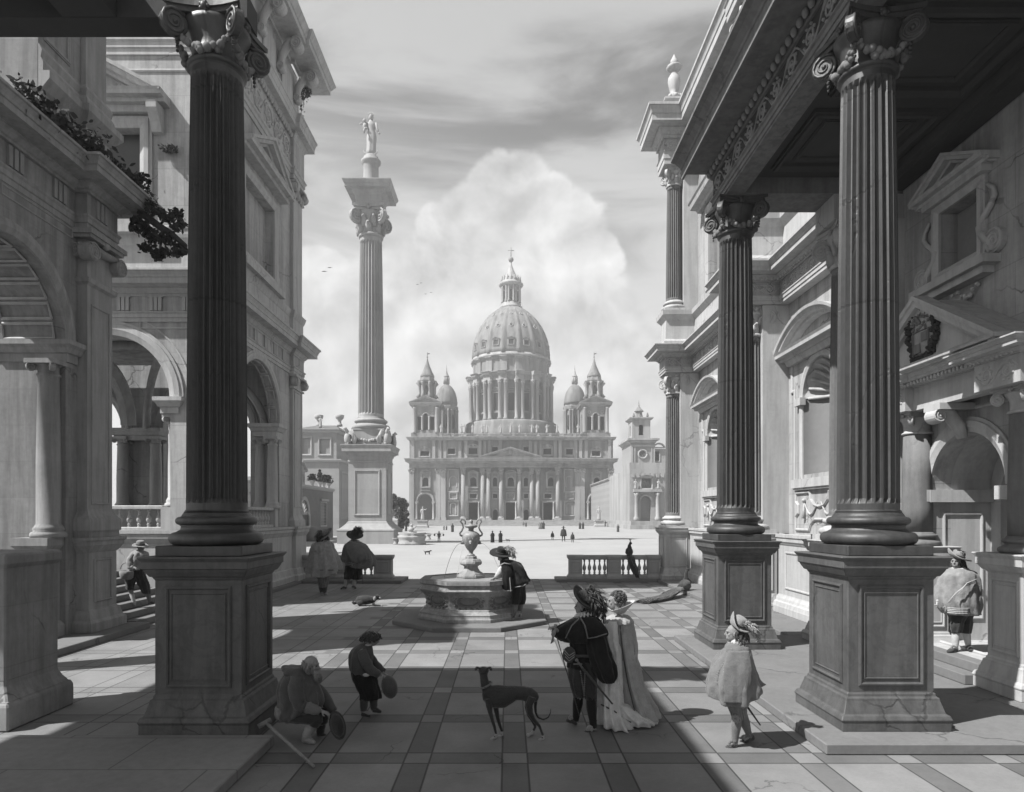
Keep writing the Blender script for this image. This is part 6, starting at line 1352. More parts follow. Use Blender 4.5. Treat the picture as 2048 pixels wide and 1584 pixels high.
# --- young cavalier in the short cloak
F = Fig('young man in grey short cloak and upturned hat with pale feather, walking left', 1390, 1210, 5.11, 1466, 8.09, .004, None, 1.6); q = F.q
J = dict(hd=q(392, 290, 0), nk=q(432, 372, 0), pel=q(430, 800), lsh=q(360, 430, .1), lel=q(300, 620, .1), lwr=q(290, 760, .0), rsh=q(490, 430, -.05), rel=q(520, 640, -.08), rwr=q(480, 780, -.1),
         lhp=q(400, 850, .02), lkn=q(428, 1140, -.04), lan=q(405, 1400, -.02), lto=q(318, 1470, -.04), rhp=q(460, 850, .05), rkn=q(488, 1140, .05), ran=q(548, 1312, .14), rto=q(498, 1395, .12))
P, B3, bo = body(F, J, (-.98, .15, 0), .7)
for a, b in (('lkn', 'lan'), ('rkn', 'ran')): limb(F, 'stocking', 'grey cloth', [J[a]+Vector((0, 0, .02)), J[a].lerp(J[b], .35), J[a].lerp(J[b], .75), J[b]], [.058, .062, .046, .04])
F.loft('breeches', 'grey cloth', [(420, 900, 100, .13), (395, 1000, 72, .11), (410, 1090, 60, .1, -.02), (430, 1160, 52, .085, -.03)], (8, .05, 0)); F.loft('breeches', 'grey cloth', [(440, 900, 100, .13), (450, 1000, 70, .11, .03), (468, 1080, 55, .09, .05), (486, 1150, 44, .075, .05)], (8, .05, 1))
F.loft('cloak', 'grey cloth', [(430, 368, 66, .085), (425, 420, 112, .14), (405, 520, 165, .19), (390, 640, 215, .23), (392, 760, 255, .26, 0, .0), (402, 860, 268, .27, 0, -.12, 30), (412, 985, 270, .26, 0, -.2, 120)], (9, .055, .6))
F.loft('cloak_collar', 'grey cloth', [(425, 375, 75, .1), (420, 415, 118, .15), (425, 462, 132, .165, -.01)], (5, .02, 0))
g = M()
for k in range(20): g.ball(q(395-k*10.5, 400+k*19, -.06-.005*k), .006, 6, 5)
for k in range(16): g.ball(q(372-min(k, 7)*11+max(0, k-7)*-1, 450+k*26, -.15-.004*k), .006, 6, 5)
g.build('button', 'pale cloth', F.root)
F.loft('sleeve_panel', 'grey cloth', [(440, 470, 110, .03, -.17), (445, 620, 130, .03, -.22), (440, 780, 122, .03, -.25), (435, 900, 112, .03, -.26), (430, 1000, 108, .02, -.26)], (6, .05, 0))
ruff(F, 'linen', q(432, 352, -.0), (-.35, -.1, 1), .06, .115, .015, 16)
h = hat(F, 'pale cloth', q(435, 205, 0), (.42, -.3, .85), .165, .082, .115, (-1, .05, .3), .12)
locks(F, 'hair dark', q(450, 290, -.01), (.07, .08, .09), 60, .16, 9, mask=Vector((-1, .2, 0)))
plume(F, 'feather pale', [q(500, 195, -.08), q(560, 190, -.1), q(620, 230, -.1), q(648, 300, -.08), q(640, 350, -.06)], .05, 170, 4, h)
g = M(); g.tube([q(500, 990, .02), q(668, 1228, .05)], [.015, .009], 8); g.build('sword', 'leather', F.root)
g = M()
for (u, v, d) in ((430, 1170, -.1), (412, 1160, -.12)):
    for i in range(8): a = 2*pi*i/8; g.ball(q(u+28*math.cos(a), v+24*math.sin(a), d), .02, 6, 5)
g.build('garter', 'pale cloth', F.root)
shoe(F, 'leather', q(412, 1472, -.02), q(310, 1490, -.04), .95, 'grey cloth'); shoe(F, 'leather', q(585, 1380, .16), q(490, 1418, .12), .95, 'grey cloth')

# --- old beggar sitting at the pedestal foot
F = Fig('old bald bearded beggar in hooded coat sitting by the left pedestal', 530, 1250, 5.657, 610, 8.3, .004, 'two beggars', 1.68); q = F.q
J = dict(hd=q(525, 455, 0), nk=q(430, 560, 0), pel=q(265, 985, .05), lsh=q(360, 610, -.12), lel=q(385, 890, -.18), lwr=q(632, 972, -.16), lhn=Vector((1, 0, -.35)), lnn=Vector((-.2, 0, -1)), lcu=.9, rsh=q(440, 620, .16), rel=q(580, 830, .16), rwr=q(560, 800, .02), rhn=Vector((-.4, -.6, .3)),
         lhp=q(290, 1000, -.06), lkn=q(590, 1050, -.12), lan=q(470, 1290, -.1), lto=q(570, 1335, -.14), rhp=q(290, 1000, .12), rkn=q(650, 1010, .16), ran=q(620, 1240, .2), rto=q(720, 1280, .2))
P, B3, bo = body(F, J, (.97, -.1, -.14), .7)
F.loft('coat', 'brown cloth', [(402, 500, 70, .1), (365, 560, 140, .19), (385, 650, 210, .23), (400, 750, 245, .25), (420, 850, 250, .26), (395, 930, 240, .25), (340, 1000, 190, .23), (300, 1050, 120, .18)], (9, .035, .3))
limb(F, 'sleeve', 'brown cloth', [q(370, 590, -.16), q(345, 740, -.22), q(390, 900, -.23), q(450, 930, -.22)], [.085, .1, .085, .07], wr=.05); limb(F, 'shirt_sleeve', 'grey cloth', [q(430, 910, -.21), q(520, 945, -.2), q(620, 975, -.17)], [.072, .07, .05], wr=.09)
limb(F, 'sleeve', 'brown cloth', [q(470, 640, .16), q(650, 800, .16), q(780, 980, .12)], [.09, .09, .05], wr=.04)
F.loft('hood', 'brown cloth', [(400, 470, 68, .11), (350, 520, 120, .15, 0, .5), (320, 560, 120, .16, 0, .6), (300, 560, 90, .12, 0, .6)], (6, .05, 0))
limb(F, 'breeches', 'charcoal cloth', [q(270, 1000, -.08), q(430, 1020, -.12), q(590, 1045, -.12), q(545, 1130, -.12)], [.12, .11, .09, .075], wr=.05); limb(F, 'breeches', 'charcoal cloth', [q(280, 1000, .12), q(470, 1000, .16), q(650, 1010, .16), q(640, 1100, .18)], [.12, .11, .09, .075], wr=.05)
limb(F, 'leg_wrap', 'pale cloth', [q(540, 1110, -.12), q(490, 1210, -.11), q(455, 1290, -.1)], [.066, .06, .05], wr=.12); limb(F, 'leg_wrap', 'charcoal cloth', [q(640, 1080, .18), q(630, 1170, .19), q(622, 1240, .2)], [.06, .055, .045], wr=.1)
shoe(F, 'pale cloth', q(440, 1325, -.1), q(565, 1352, -.14), .95); shoe(F, 'leather', q(610, 1290, .2), q(725, 1300, .2), .95)
F.loft('shirt_tail', 'grey cloth', [(240, 920, 110, .2), (225, 980, 95, .2), (215, 1040, 60, .14)], (8, .08, 0))
rn = random.Random(4); g = M()
for k in range(130):
    a = rn.uniform(-1.4, 1.4); t = rn.random(); p = P(.064*math.sin(a), .066+.036*math.cos(a), -.04-.045*t); d = B3 @ Vector((.2*math.sin(a), .35, -1)); g.tube([p, p+d*.045, p+d*.11*(.5+.6*math.cos(a))+Vector((rn.gauss(0, .006), rn.gauss(0, .006), 0))], [.008, .007, .003], 4)
g.build('beard', 'hair grey', F.root)
g = M()
for k in range(90):
    a = rn.uniform(0, 2*pi); p = P(.086*math.cos(a), -.02+.104*math.sin(a), .0+rn.uniform(-.04, .05))
    if math.sin(a) > .55: continue
    d = Vector((rn.gauss(0, .3), rn.gauss(0, .3), -1)); g.tube([p, p+d*.025, p+d*.05], [.010, .010, .004], 4)
g.build('hair', 'hair grey', F.root)
t = Fig('limp brown felt hat hanging from the old beggar hand', 530, 1250, 5.657, 676, 8.2, .004, None, 1., 'felt_hat', 'hat'); g = M(); rg = []
for (r, z) in ((.02, -.1), (.6, -.09), (.8, -.03), (.85, 0), (1., .01), (1.0, .02), (.8, .015), (.7, -.0), (.1, -.03)):
    rg.append([t.q(820+95*r*math.cos(a)+25*r*math.sin(a), 1135+165*r*math.sin(a), -.04+z+.015*math.sin(3*a)*r) for a in [2*pi*i/32 for i in range(32)]])
g.loft(rg).build('felt', 'charcoal cloth', t.root)

# --- beggar boy
F = Fig('stooping beggar boy with messy hair in dark knee breeches, holding out his cap', 530, 1250, 5.657, 738, 9.29, .004, 'two beggars', 1.2); q = F.q
J = dict(hd=q(1225, 152, 0), nk=q(1160, 235, 0), pel=q(1100, 570), lsh=q(1085, 300, -.1), lel=q(1190, 500, -.13), lwr=q(1315, 555, -.11), lhn=Vector((1, -.1, -.75)), lnn=Vector((-.3, 0, -1)), lcu=.8, rsh=q(1150, 300, .1), rel=q(1240, 470, .12), rwr=q(1340, 545, .06), rhn=Vector((1, 0, -.6)),
         lhp=q(1090, 600, -.06), lkn=q(1120, 800, -.07), lan=q(1115, 960, -.06), lto=q(1185, 1010, -.1), rhp=q(1120, 600, .07), rkn=q(1215, 790, .08), ran=q(1232, 945, .1), rto=q(1310, 975, .1))
P, B3, bo = body(F, J, (.9, -.1, -.42), .7, .8)
F.loft('jacket', 'brown cloth', [(1150, 205, 58, .075), (1115, 250, 105, .12), (1092, 340, 138, .155), (1080, 430, 136, .155), (1085, 500, 122, .15), (1120, 560, 118, .14), (1150, 600, 110, .12)], (9, .035, 0))
limb(F, 'sleeve', 'brown cloth', [q(1095, 290, -.12), q(1130, 400, -.16), q(1195, 510, -.15), q(1295, 560, -.12)], [.065, .075, .068, .05], wr=.06); limb(F, 'sleeve', 'brown cloth', [q(1150, 300, .12), q(1240, 440, .13), q(1340, 530, .08)], [.06, .065, .05], wr=.06)
F.loft('breeches', 'black cloth', [(1090, 510, 118, .13), (1125, 600, 142, .16), (1160, 700, 135, .16), (1190, 780, 128, .15), (1190, 828, 122, .14)], (8, .04, 0))
for (a, b) in (((1120, 830, -.07), (1115, 965, -.06)), ((1225, 820, .08), (1232, 950, .1))): limb(F, 'stocking', 'brown cloth', [q(*a), q(*a).lerp(q(*b), .4), q(*b)], [.058, .058, .046], wr=.06)
shoe(F, 'leather', q(1105, 1030, -.06), q(1190, 1045, -.1), .8); shoe(F, 'leather', q(1232, 985, .1), q(1315, 1000, .1), .8)
locks(F, 'hair dark', q(1200, 135, 0), (.072, .075, .075), 300, .30, 11, drop=.25, mask=Vector((.8, -.1, -.5)))
g = M(); g.ball(q(1145, 565, -.16), (.05, .03, .025), 8, 6); g.ball(q(1170, 222, -.05), (.05, .06, .018), 10, 6); g.build('shirt', 'linen', F.root)
t = Fig('round dark brown cap held out by the beggar boy', 530, 1250, 5.657, 780, 9.25, .004, None, 1., 'felt_hat', 'hat'); g = M(); rg = []
for (r, z) in ((.02, -.1), (.6, -.1), (.85, -.06), (.97, -.02), (1., .0), (.9, .02), (.7, .0), (.1, -.05)):
    rg.append([t.q(1408+92*r*math.cos(a)+14*r*math.sin(a), 700+132*r*math.sin(a), -.06+z) for a in [2*pi*i/32 for i in range(32)]])
g.loft(rg).build('felt', 'brown cloth', t.root)

# --- man stooping over the fountain
F = Fig('man in dark cloak and pale plumed hat stooping to the fountain water', 800, 1030, 6.337, 1032, 17.3, .124, None, 1.85); q = F.q
J = dict(hd=q(1290, 530, 0), nk=q(1345, 590, .02), pel=q(1510, 860, .02), lsh=q(1330, 640, -.17), lel=q(1262, 740, -.2), lwr=q(1200, 795, -.12), lhn=Vector((-1, .1, -.5)), rsh=q(1390, 640, .18), rel=q(1290, 760, .22), rwr=q(1210, 800, .1), rhn=Vector((-1, 0, -.4)),
         lhp=q(1490, 890, -.1), lkn=q(1475, 1110, -.12), lan=q(1440, 1275, -.1), lto=q(1395, 1310, -.16), rhp=q(1530, 890, .1), rkn=q(1535, 1110, .1), ran=q(1512, 1265, .14), rto=q(1500, 1300, .02))
P, B3, bo = body(F, J, (-.85, -.1, -.5), .7)
F.loft('cloak', 'black cloth', [(1345, 565, 60, .12, .02), (1395, 610, 135, .22), (1425, 700, 158, .28), (1455, 790, 165, .3), (1495, 860, 145, .3, 0, -.25), (1530, 900, 105, .26, 0, -.35)], (9, .05, 0))
F.loft('hanging_sleeve', 'black cloth', [(1335, 610, 62, .06, -.26), (1350, 720, 66, .07, -.3), (1352, 850, 68, .07, -.3), (1355, 950, 68, .05, -.28)], (5, .05, 0))
g = M(); g.tube([q(1250, 650, -.3), q(1320, 610, -.33), q(1400, 625, -.33)], .018, 6)
for k in range(12): g.ball(q(1392+k*1.2, 800+k*15, -.37), .016, 6, 5)
g.tube([q(1288, 940, -.33), q(1350, 962, -.34), q(1420, 958, -.33)], .012, 6); g.tube([q(1455, 915, -.3), q(1560, 900, -.28), q(1640, 850, -.15)], .014, 6); g.build('braid', 'pale cloth', F.root)
limb(F, 'shirt_sleeve', 'linen', [q(1310, 650, -.18), q(1262, 735, -.2), q(1215, 785, -.14)], [.09, .085, .05], wr=.08); limb(F, 'shirt_sleeve', 'linen', [q(1380, 660, .18), q(1290, 755, .22), q(1222, 795, .12)], [.09, .085, .05], wr=.08)
F.loft('breeches', 'black cloth', [(1520, 850, 80, .2), (1490, 930, 62, .15, -.06), (1478, 1040, 58, .14, -.1), (1470, 1130, 44, .1, -.1)], (7, .05, 0)); F.loft('breeches', 'black cloth', [(1525, 850, 80, .2), (1535, 940, 58, .15, .08), (1540, 1040, 54, .14, .1), (1535, 1130, 42, .1, .1)], (7, .05, 0))
for a, b in (('lkn', 'lan'), ('rkn', 'ran')): limb(F, 'stocking', 'grey cloth', [J[a], J[a].lerp(J[b], .4), J[b]], [.065, .066, .045])
shoe(F, 'leather', q(1440, 1310, -.1), q(1385, 1325, -.2), 1.05, 'grey cloth'); shoe(F, 'leather', q(1515, 1290, .12), q(1495, 1300, -.02), 1.05)
h = hat(F, 'black cloth', q(1282, 478, 0), (.2, -.32, .9), .3, .13, .15, (-1, 0, 0), -.05)
plume(F, 'feather pale', [q(1310, 430, -.06), q(1370, 410, -.08), q(1430, 450, -.08), q(1445, 530, -.06)], .11, 170, 6, h)
locks(F, 'hair dark', q(1315, 540, .02), (.09, .1, .09), 40, .16, 12, mask=Vector((-1, 0, -.3)))
ruff(F, 'linen', q(1318, 580, 0), (-.6, 0, 1), .07, .12, .01, 14)

# --- two cloaked men by the left balustrade
F = Fig('man in wide grey cloak seen from behind, near the left balustrade', 590, 1040, 8.338, 646, 23.5, .004, 'two cloaked men talking', 2.2); q = F.q; K = F.k
J = dict(hd=q(490, 270, 0), nk=q(480, 350, 0), pel=q(475, 850), lsh=q(330, 420), lel=q(290, 640), lwr=q(300, 780, .1), rsh=q(610, 420), rel=q(660, 620), rwr=q(640, 780, .1),
         lhp=q(430, 870), lkn=q(430, 1080), lan=q(450, 1225), lto=q(440, 1275, -.1), rhp=q(520, 870), rkn=q(500, 1080), ran=q(495, 1215, .05), rto=q(525, 1265, .0))
body(F, J, (.5, .85, 0))
F.loft('cloak', 'pale cloth', [(480, 340, 75, .16), (470, 390, 165, .28), (460, 480, 205, .36), (480, 600, 245, .42), (490, 720, 275, .46), (490, 830, 286, .48, 0, 0, 40), (480, 945, 296, .48, 0, 0, 130)], (10, .07, .8))
F.loft('cloak_collar', 'pale cloth', [(465, 370, 120, .2, -.12), (430, 440, 150, .22, -.2), (410, 510, 135, .18, -.24), (420, 575, 85, .06, -.26)], (4, .04, 0))
g = M(); g.tube([q(470+270*math.cos(a), 835+0*a, -.45*math.sin(a)) for a in [pi*i/20 for i in range(21)]], .015, 5); g.build('braid', 'charcoal cloth', F.root)
F.loft('breeches', 'grey cloth', [(472, 900, 110, .26), (465, 980, 92, .22), (465, 1060, 80, .2), (470, 1120, 62, .16)], (8, .06, 0))
for a, b in (('lkn', 'lan'), ('rkn', 'ran')): limb(F, 'stocking', 'brown cloth', [J[a], J[a].lerp(J[b], .4), J[b]], [.085, .085, .06])
shoe(F, 'pale cloth', q(460, 1262, .05), q(440, 1290, -.15), 1.2, 'pale cloth'); shoe(F, 'pale cloth', q(500, 1250, .05), q(540, 1272, -.06), 1.2)
h = hat(F, 'grey cloth', q(500, 240, 0), (-.35, -.5, .8), .34, .15, .15, (1, 0, .2), .08)
plume(F, 'feather dark', [q(440, 170, -.15), q(400, 210, -.2), q(380, 290, -.2), q(385, 340, -.16)], .12, 150, 8, h); locks(F, 'hair dark', q(480, 290, 0), (.13, .13, .13), 60, .25, 13)
ruff(F, 'linen', q(485, 335, 0), (0, -.1, 1), .1, .19, .01, 14)
F = Fig('bearded man in brown shoulder cloak with black plumed hat and cane', 590, 1040, 8.338, 708, 25.3, .004, 'two cloaked men talking', 2.2); q = F.q
J = dict(hd=q(985, 290, 0), nk=q(1000, 370, 0), pel=q(1000, 760), lsh=q(880, 430), lel=q(850, 600, -.1), lwr=q(930, 700, -.3), rsh=q(1120, 430), rel=q(1180, 600), rwr=q(1125, 740, -.25), rhn=Vector((-.2, -.3, -1)),
         lhp=q(940, 780), lkn=q(905, 960, -.1), lan=q(832, 1110, -.05), lto=q(775, 1150, -.2), rhp=q(1050, 780), rkn=q(1030, 960), ran=q(968, 1105), rto=q(985, 1145, -.2))
P, B3, bo = body(F, J, (-.3, -.95, 0), 0, 1.2)
F.loft('cloak', 'taupe cloth', [(995, 360, 100, .17), (1005, 420, 190, .27), (1035, 530, 245, .34), (1062, 640, 280, .38, 0, .06), (1055, 720, 285, .38, 0, .14, 20), (1040, 795, 280, .36, 0, .2, 80)], (9, .05, 0))
F.loft('cloak_fold', 'taupe cloth', [(900, 375, 60, .08, -.2, -.5), (980, 480, 110, .1, -.34, -.6), (1070, 600, 150, .1, -.42, -.5), (1110, 690, 120, .08, -.42, -.3)], (5, .05, 0))
g = M()
for k in range(2): g.tube([q(830, 725+k*28, -.36), q(930, 712+k*28, -.43), q(1050, 660+k*45, -.44)], .016, 5)
g.build('braid', 'pale cloth', F.root)
F.loft('breeches', 'charcoal cloth', [(985, 750, 130, .26), (930, 840, 88, .2, -.05), (900, 930, 80, .19, -.08), (890, 985, 66, .16, -.08)], (7, .06, 0)); F.loft('breeches', 'charcoal cloth', [(1010, 750, 130, .26), (1050, 840, 82, .2), (1040, 930, 78, .19), (1030, 990, 66, .16)], (7, .06, 0))
for a, b, c in (((880, 965, -.08), (850, 1040, -.07), (828, 1115, -.05)), ((1005, 970, 0), (990, 1040, 0), (965, 1110, 0))): limb(F, 'stocking', 'linen', [q(*a), q(*b), q(*c)], [.078, .08, .05])
shoe(F, 'leather', q(845, 1145, -.02), q(765, 1160, -.2), 1.25); shoe(F, 'leather', q(965, 1135, .0), q(1010, 1150, -.2), 1.25)
h = hat(F, 'charcoal cloth', q(1000, 240, 0), (.25, -.35, .85), .32, .16, .16, (-.5, -1, .0), -.06)
plume(F, 'feather dark', [q(980, 175, -.1), q(1030, 130, -.12), q(1090, 140, -.12), q(1120, 200, -.1)], .12, 200, 9, h)
rn = random.Random(5); g = M()
for k in range(90):
    a = rn.uniform(-1.3, 1.3); p = P(.06*math.sin(a), .078+.03*math.cos(a), -.055); g.tube([p, p+Vector((.02*math.sin(a), -.02, -.06)), p+Vector((.02*math.sin(a), -.0, -.13))], [.014, .013, .005], 4)
g.build('beard', 'hair grey', F.root)
ruff(F, 'linen', q(985, 350, 0), (0, -.3, 1), .1, .2, .015, 14)
g = M(); g.tube([q(1118, 770, -.3), q(1132, 1062, -.3)], .012, 6); g.build('walking_cane', 'leather', F.root)

# --- man climbing the stair with a basket
F = Fig('man with a wicker basket on his arm climbing the sunlit stair on the left', 200, 1060, 7.543, 270, 17.7, .34, None, 1.75); q = F.q
J = dict(hd=q(610, 250, 0), nk=q(590, 320, 0), pel=q(540, 660), lsh=q(500, 360, -.1), lel=q(430, 520, -.12), lwr=q(510, 560, -.2), rsh=q(670, 370, .1), rel=q(720, 480, .1), rwr=q(690, 540, -.05),
         lhp=q(490, 690), lkn=q(455, 890), lan=q(520, 1110), lto=q(450, 1140, -.05), rhp=q(600, 690), rkn=q(710, 930, .05), ran=q(750, 1090, .2), rto=q(800, 1110, .2))
body(F, J, (.7, .6, 0))
F.loft('shirt', 'pale cloth', [(590, 300, 50, .09), (595, 345, 120, .17), (590, 440, 118, .19), (565, 520, 95, .17), (555, 600, 105, .18)], (8, .05, 0)); limb(F, 'sleeve', 'pale cloth', [q(505, 360, -.12), q(445, 470, -.15), q(460, 560, -.18), q(505, 565, -.2)], [.075, .09, .08, .05], wr=.08)
F.loft('breeches', 'charcoal cloth', [(560, 580, 95, .17), (490, 700, 85, .15, -.03), (460, 800, 68, .13), (450, 900, 50, .1)], (8, .06, 0)); F.loft('breeches', 'charcoal cloth', [(570, 580, 95, .17), (620, 720, 80, .15, .04), (660, 830, 75, .14, .05), (710, 960, 52, .1, .06)], (8, .06, 0))
limb(F, 'stocking', 'linen', [q(452, 890), q(485, 990), q(522, 1110)], [.055, .058, .04]); limb(F, 'stocking', 'grey cloth', [q(712, 940, .06), q(740, 1020, .1), q(752, 1090, .2)], [.055, .055, .04])
shoe(F, 'pale cloth', q(530, 1150, 0), q(430, 1140, -.05), 1.); shoe(F, 'leather', q(745, 1120, .2), q(820, 1120, .2), 1.)
hat(F, 'straw', q(610, 225, 0), (.1, -.2, 1), .2, .1, .12, (1, 0, 0), -.05)
t = Fig('woven wicker basket carried by the man on the stair', 200, 1060, 7.543, 255, 17.5, .34, None, 1., 'basket', 'basket'); g = M()
g.lathe([(.10, 0), (.15, .04), (.17, .14), (.18, .22), (.165, .225), (.15, .1), (.0, .06)], 36, c=t.q(405, 745, 0), mod=lambda a, z: 1+.03*math.sin(a*16)*math.cos(z*140)); g.build('wicker', 'straw', t.root)
g = M(); g.tube([t.q(405, 590, 0)+Vector((.165*math.cos(a), 0, .17*math.sin(a))) for a in [pi*i/14 for i in range(15)]], .012, 6); g.build('handle', 'straw', t.root)

# --- man in the portal
F = Fig('man in fringed pale mantle and wide hat standing in the right portal', 1840, 1080, 5.11, 1915, 11.5, .454, None, 1.7); q = F.q
J = dict(hd=q(370, 222, 0), nk=q(395, 305, 0), pel=q(400, 700), lsh=q(310, 360, 0), lel=q(250, 540, -.05), lwr=q(270, 660, -.1), rsh=q(490, 360, .05), rel=q(560, 520, .02), rwr=q(520, 560, -.12),
         lhp=q(365, 740), lkn=q(365, 940), lan=q(362, 1105), lto=q(300, 1140, -.1), rhp=q(450, 740), rkn=q(470, 930, .04), ran=q(495, 1085, .08), rto=q(530, 1130, -.06))
P, B3, bo = body(F, J, (-.75, -.6, 0))
F.loft('mantle', 'pale cloth', [(392, 290, 85, .12), (400, 340, 175, .19), (395, 430, 200, .23), (385, 540, 208, .25), (395, 650, 212, .26), (425, 755, 178, .24)], (10, .045, 0))
g = M()
for k in range(4): g.tube([q(280, 690+k*17, -.265), q(380, 700+k*17, -.285), q(480, 700+k*17, -.27), q(600, 690+k*20, -.12)], .008, 5)
for k in range(3): g.tube([q(580-k*10, 400+k*18, -.24), q(480-k*12, 440+k*16, -.3), q(400-k*16, 540, -.31), q(300-k*8, 640, -.3)], .007, 5)
g.build('fringe', 'linen', F.root)
F.loft('breeches', 'charcoal cloth', [(410, 720, 120, .17), (380, 800, 72, .14), (370, 880, 66, .12), (366, 945, 50, .09)], (7, .05, 0)); F.loft('breeches', 'charcoal cloth', [(430, 720, 110, .17), (455, 800, 68, .14, .03), (468, 880, 60, .12, .04), (472, 950, 48, .09, .04)], (7, .05, 0))
for a, b in (('lkn', 'lan'), ('rkn', 'ran')): limb(F, 'stocking', 'linen', [J[a], J[a].lerp(J[b], .35), J[b]], [.058, .062, .042])
shoe(F, 'leather', q(365, 1142, 0), q(285, 1155, -.1), 1., 'pale cloth'); shoe(F, 'leather', q(490, 1122, .08), q(530, 1140, -.08), 1.)
h = hat(F, 'pale cloth', q(385, 175, 0), (.3, -.15, 1), .215, .1, .12, (-1, .3, 0), .1); plume(F, 'feather dark', [q(380, 105, -.06), q(430, 120, -.08), q(445, 165, -.08)], .04, 70, 14, h)
locks(F, 'hair dark', q(395, 235, .02), (.085, .085, .085), 40, .14, 15, mask=Vector((-.7, -.7, -.2))); ruff(F, 'linen', q(392, 292, 0), (-.2, -.2, 1), .07, .15, .012, 14)
g = M(); g.tube([q(175, 630, -.1), q(168, 690, -.12)], .012, 6); g.ball(q(178, 620, -.1), .02); g.tube([q(150, 660, -.12), q(190, 668, -.12)], .009, 6); g.build('sword_hilt', 'linen', F.root)

# --- small figures across the square
def mini(px, py, hp, label, kind, group, seed=0, name='person', cat='person', tone='charcoal cloth'):
    Y = FPX*(EYE+.6)/(py-VY) if py > 1045 else 150.; z0 = -.598
    if Y > 205: Y = 205.
    s = hp*Y/FPX/1.75; t = thing(name, label, cat, (X_(px, Y), Y, z0 if py > 1045 else Z_(py, Y)), group); rn = random.Random(seed)
    def R3(z, rx, ry, cx=0.): return [Vector(((cx+rx*math.cos(a)*(1+.05*math.cos(6*a)))*s, ry*math.sin(a)*s, z*s)) for a in [2*pi*i/16 for i in range(16)]]
    g = M(); g.ball((0, 0, 1.56*s), (.09*s, .1*s, .13*s), 10, 8); g.loft([R3(1.0, .16, .1), R3(1.2, .19, .12), R3(1.4, .18, .1), R3(1.48, .05, .05)])
    st = .12 if kind != 'robe' else .05
    for sg in (-1, 1): g.tube([Vector((sg*.08, 0, 1.0))*s, Vector((sg*(.09+st*.3), sg*.05, .5))*s, Vector((sg*(.08+st*.6), sg*.1, .06))*s, Vector((sg*(.1+st*.6), -.14+sg*.1, .03))*s], [.1*s, .075*s, .05*s, .035*s], 7)
    for sg in (-1, 1): g.tube([Vector((sg*.19, 0, 1.4))*s, Vector((sg*.3, -.03, 1.1))*s, Vector((sg*.26, -.16, .92))*s], [.065*s, .05*s, .04*s], 6)
    g.build('body', 'brown cloth' if kind != 'porter' else tone, t)
    if kind == 'robe': M().loft([R3(.02, .3, .24), R3(.4, .28, .23), R3(.9, .27, .2), R3(1.25, .25, .17), R3(1.44, .15, .11), R3(1.5, .06, .06)]).build('robe', tone, t)
    if kind == 'cloak': M().loft([R3(.62, .36, .26), R3(.8, .37, .26), R3(1.1, .32, .22), R3(1.35, .24, .16), R3(1.48, .07, .07)]).build('cloak', tone, t)
    if kind in ('cloak', 'robe', 'porter') and rn.random() < 2: M().lathe([(.0, 1.8*s), (.09*s, 1.79*s), (.1*s, 1.66*s), (.27*s, 1.64*s), (.27*s, 1.62*s), (.05*s, 1.63*s)], 14).build('hat', tone, t)
    if kind == 'porter':
        M().tube([(-.75*s, 0, 1.45*s), (.75*s, 0, 1.5*s)], .03*s, 6).build('yoke', 'leather', t)
        for sg in (-1, 1): M().ball((sg*.7*s, 0, 1.2*s), (.16*s, .16*s, .18*s), 10, 7).build('bundle', 'leather', t)
    return t
G = 'people out in the square'
mini(985, 1085, 23, 'black robed man with flat hat in the square, left of the pair near the urn', 'robe', G, 1, tone='black cloth')
mini(1001, 1085, 23, 'black robed man with flat hat in the square, right of the pair near the urn', 'robe', G, 2, tone='black cloth')
mini(878, 1085, 22, 'porter carrying bundles on a yoke in the square', 'porter', G, 3)
mini(905, 1064, 17, 'lone dark cloaked woman standing left of the urn in the square', 'robe', G, 4, tone='charcoal cloth')
mini(888, 1060, 9, 'small crouching figure left of the cloaked woman, nearer the steps', 'robe', G, 5, tone='grey cloth'); mini(893, 1060, 9, 'small crouching figure close beside the cloaked woman', 'robe', G, 6, tone='brown cloth')
mini(1105, 1080, 17, 'boy in short cloak left of the tall plumed man in the square', 'cloak', G, 7); mini(1127, 1083, 30, 'tall plumed man in wide cloak in the square, between two boys', 'cloak', G, 8, tone='charcoal cloth'); mini(1145, 1085, 20, 'boy in short cloak right of the tall plumed man in the square', 'cloak', G, 9)
mini(1047, 1053, 10, 'small figure in short dress by the church steps right of centre', 'cloak', G, 10, tone='grey cloth'); mini(1052, 1047, 9, 'dark figure on the church steps right of centre', 'robe', G, 11)
mini(1079, 1058, 14, 'pale robed figure at the left of the trio before the steps', 'robe', G, 12, tone='pale cloth'); mini(1083, 1058, 14, 'grey figure in the middle of the trio before the steps', 'robe', G, 13, tone='grey cloth'); mini(1087, 1058, 15, 'dark figure at the right of the trio before the steps', 'robe', G, 14)
mini(1160, 1058, 14, 'dark robed monk, left of the pair before the right church arch', 'robe', G, 15); mini(1166, 1058, 14, 'dark robed monk, right of the pair before the right church arch', 'robe', G, 16)
mini(1211, 1052, 12, 'black figure left of the pair beside the right church statue', 'robe', G, 17); mini(1216, 1052, 12, 'black figure right of the pair beside the right church statue', 'robe', G, 18)
mini(1236, 1064, 15, 'lone cloaked figure at the right of the square before the clock tower', 'robe', G, 19, tone='brown cloth')
mini(811, 1051, 11, 'dark figure left of the pair behind the monument pedestal', 'robe', G, 20); mini(816, 1051, 11, 'dark figure right of the pair behind the monument pedestal', 'robe', G, 21)
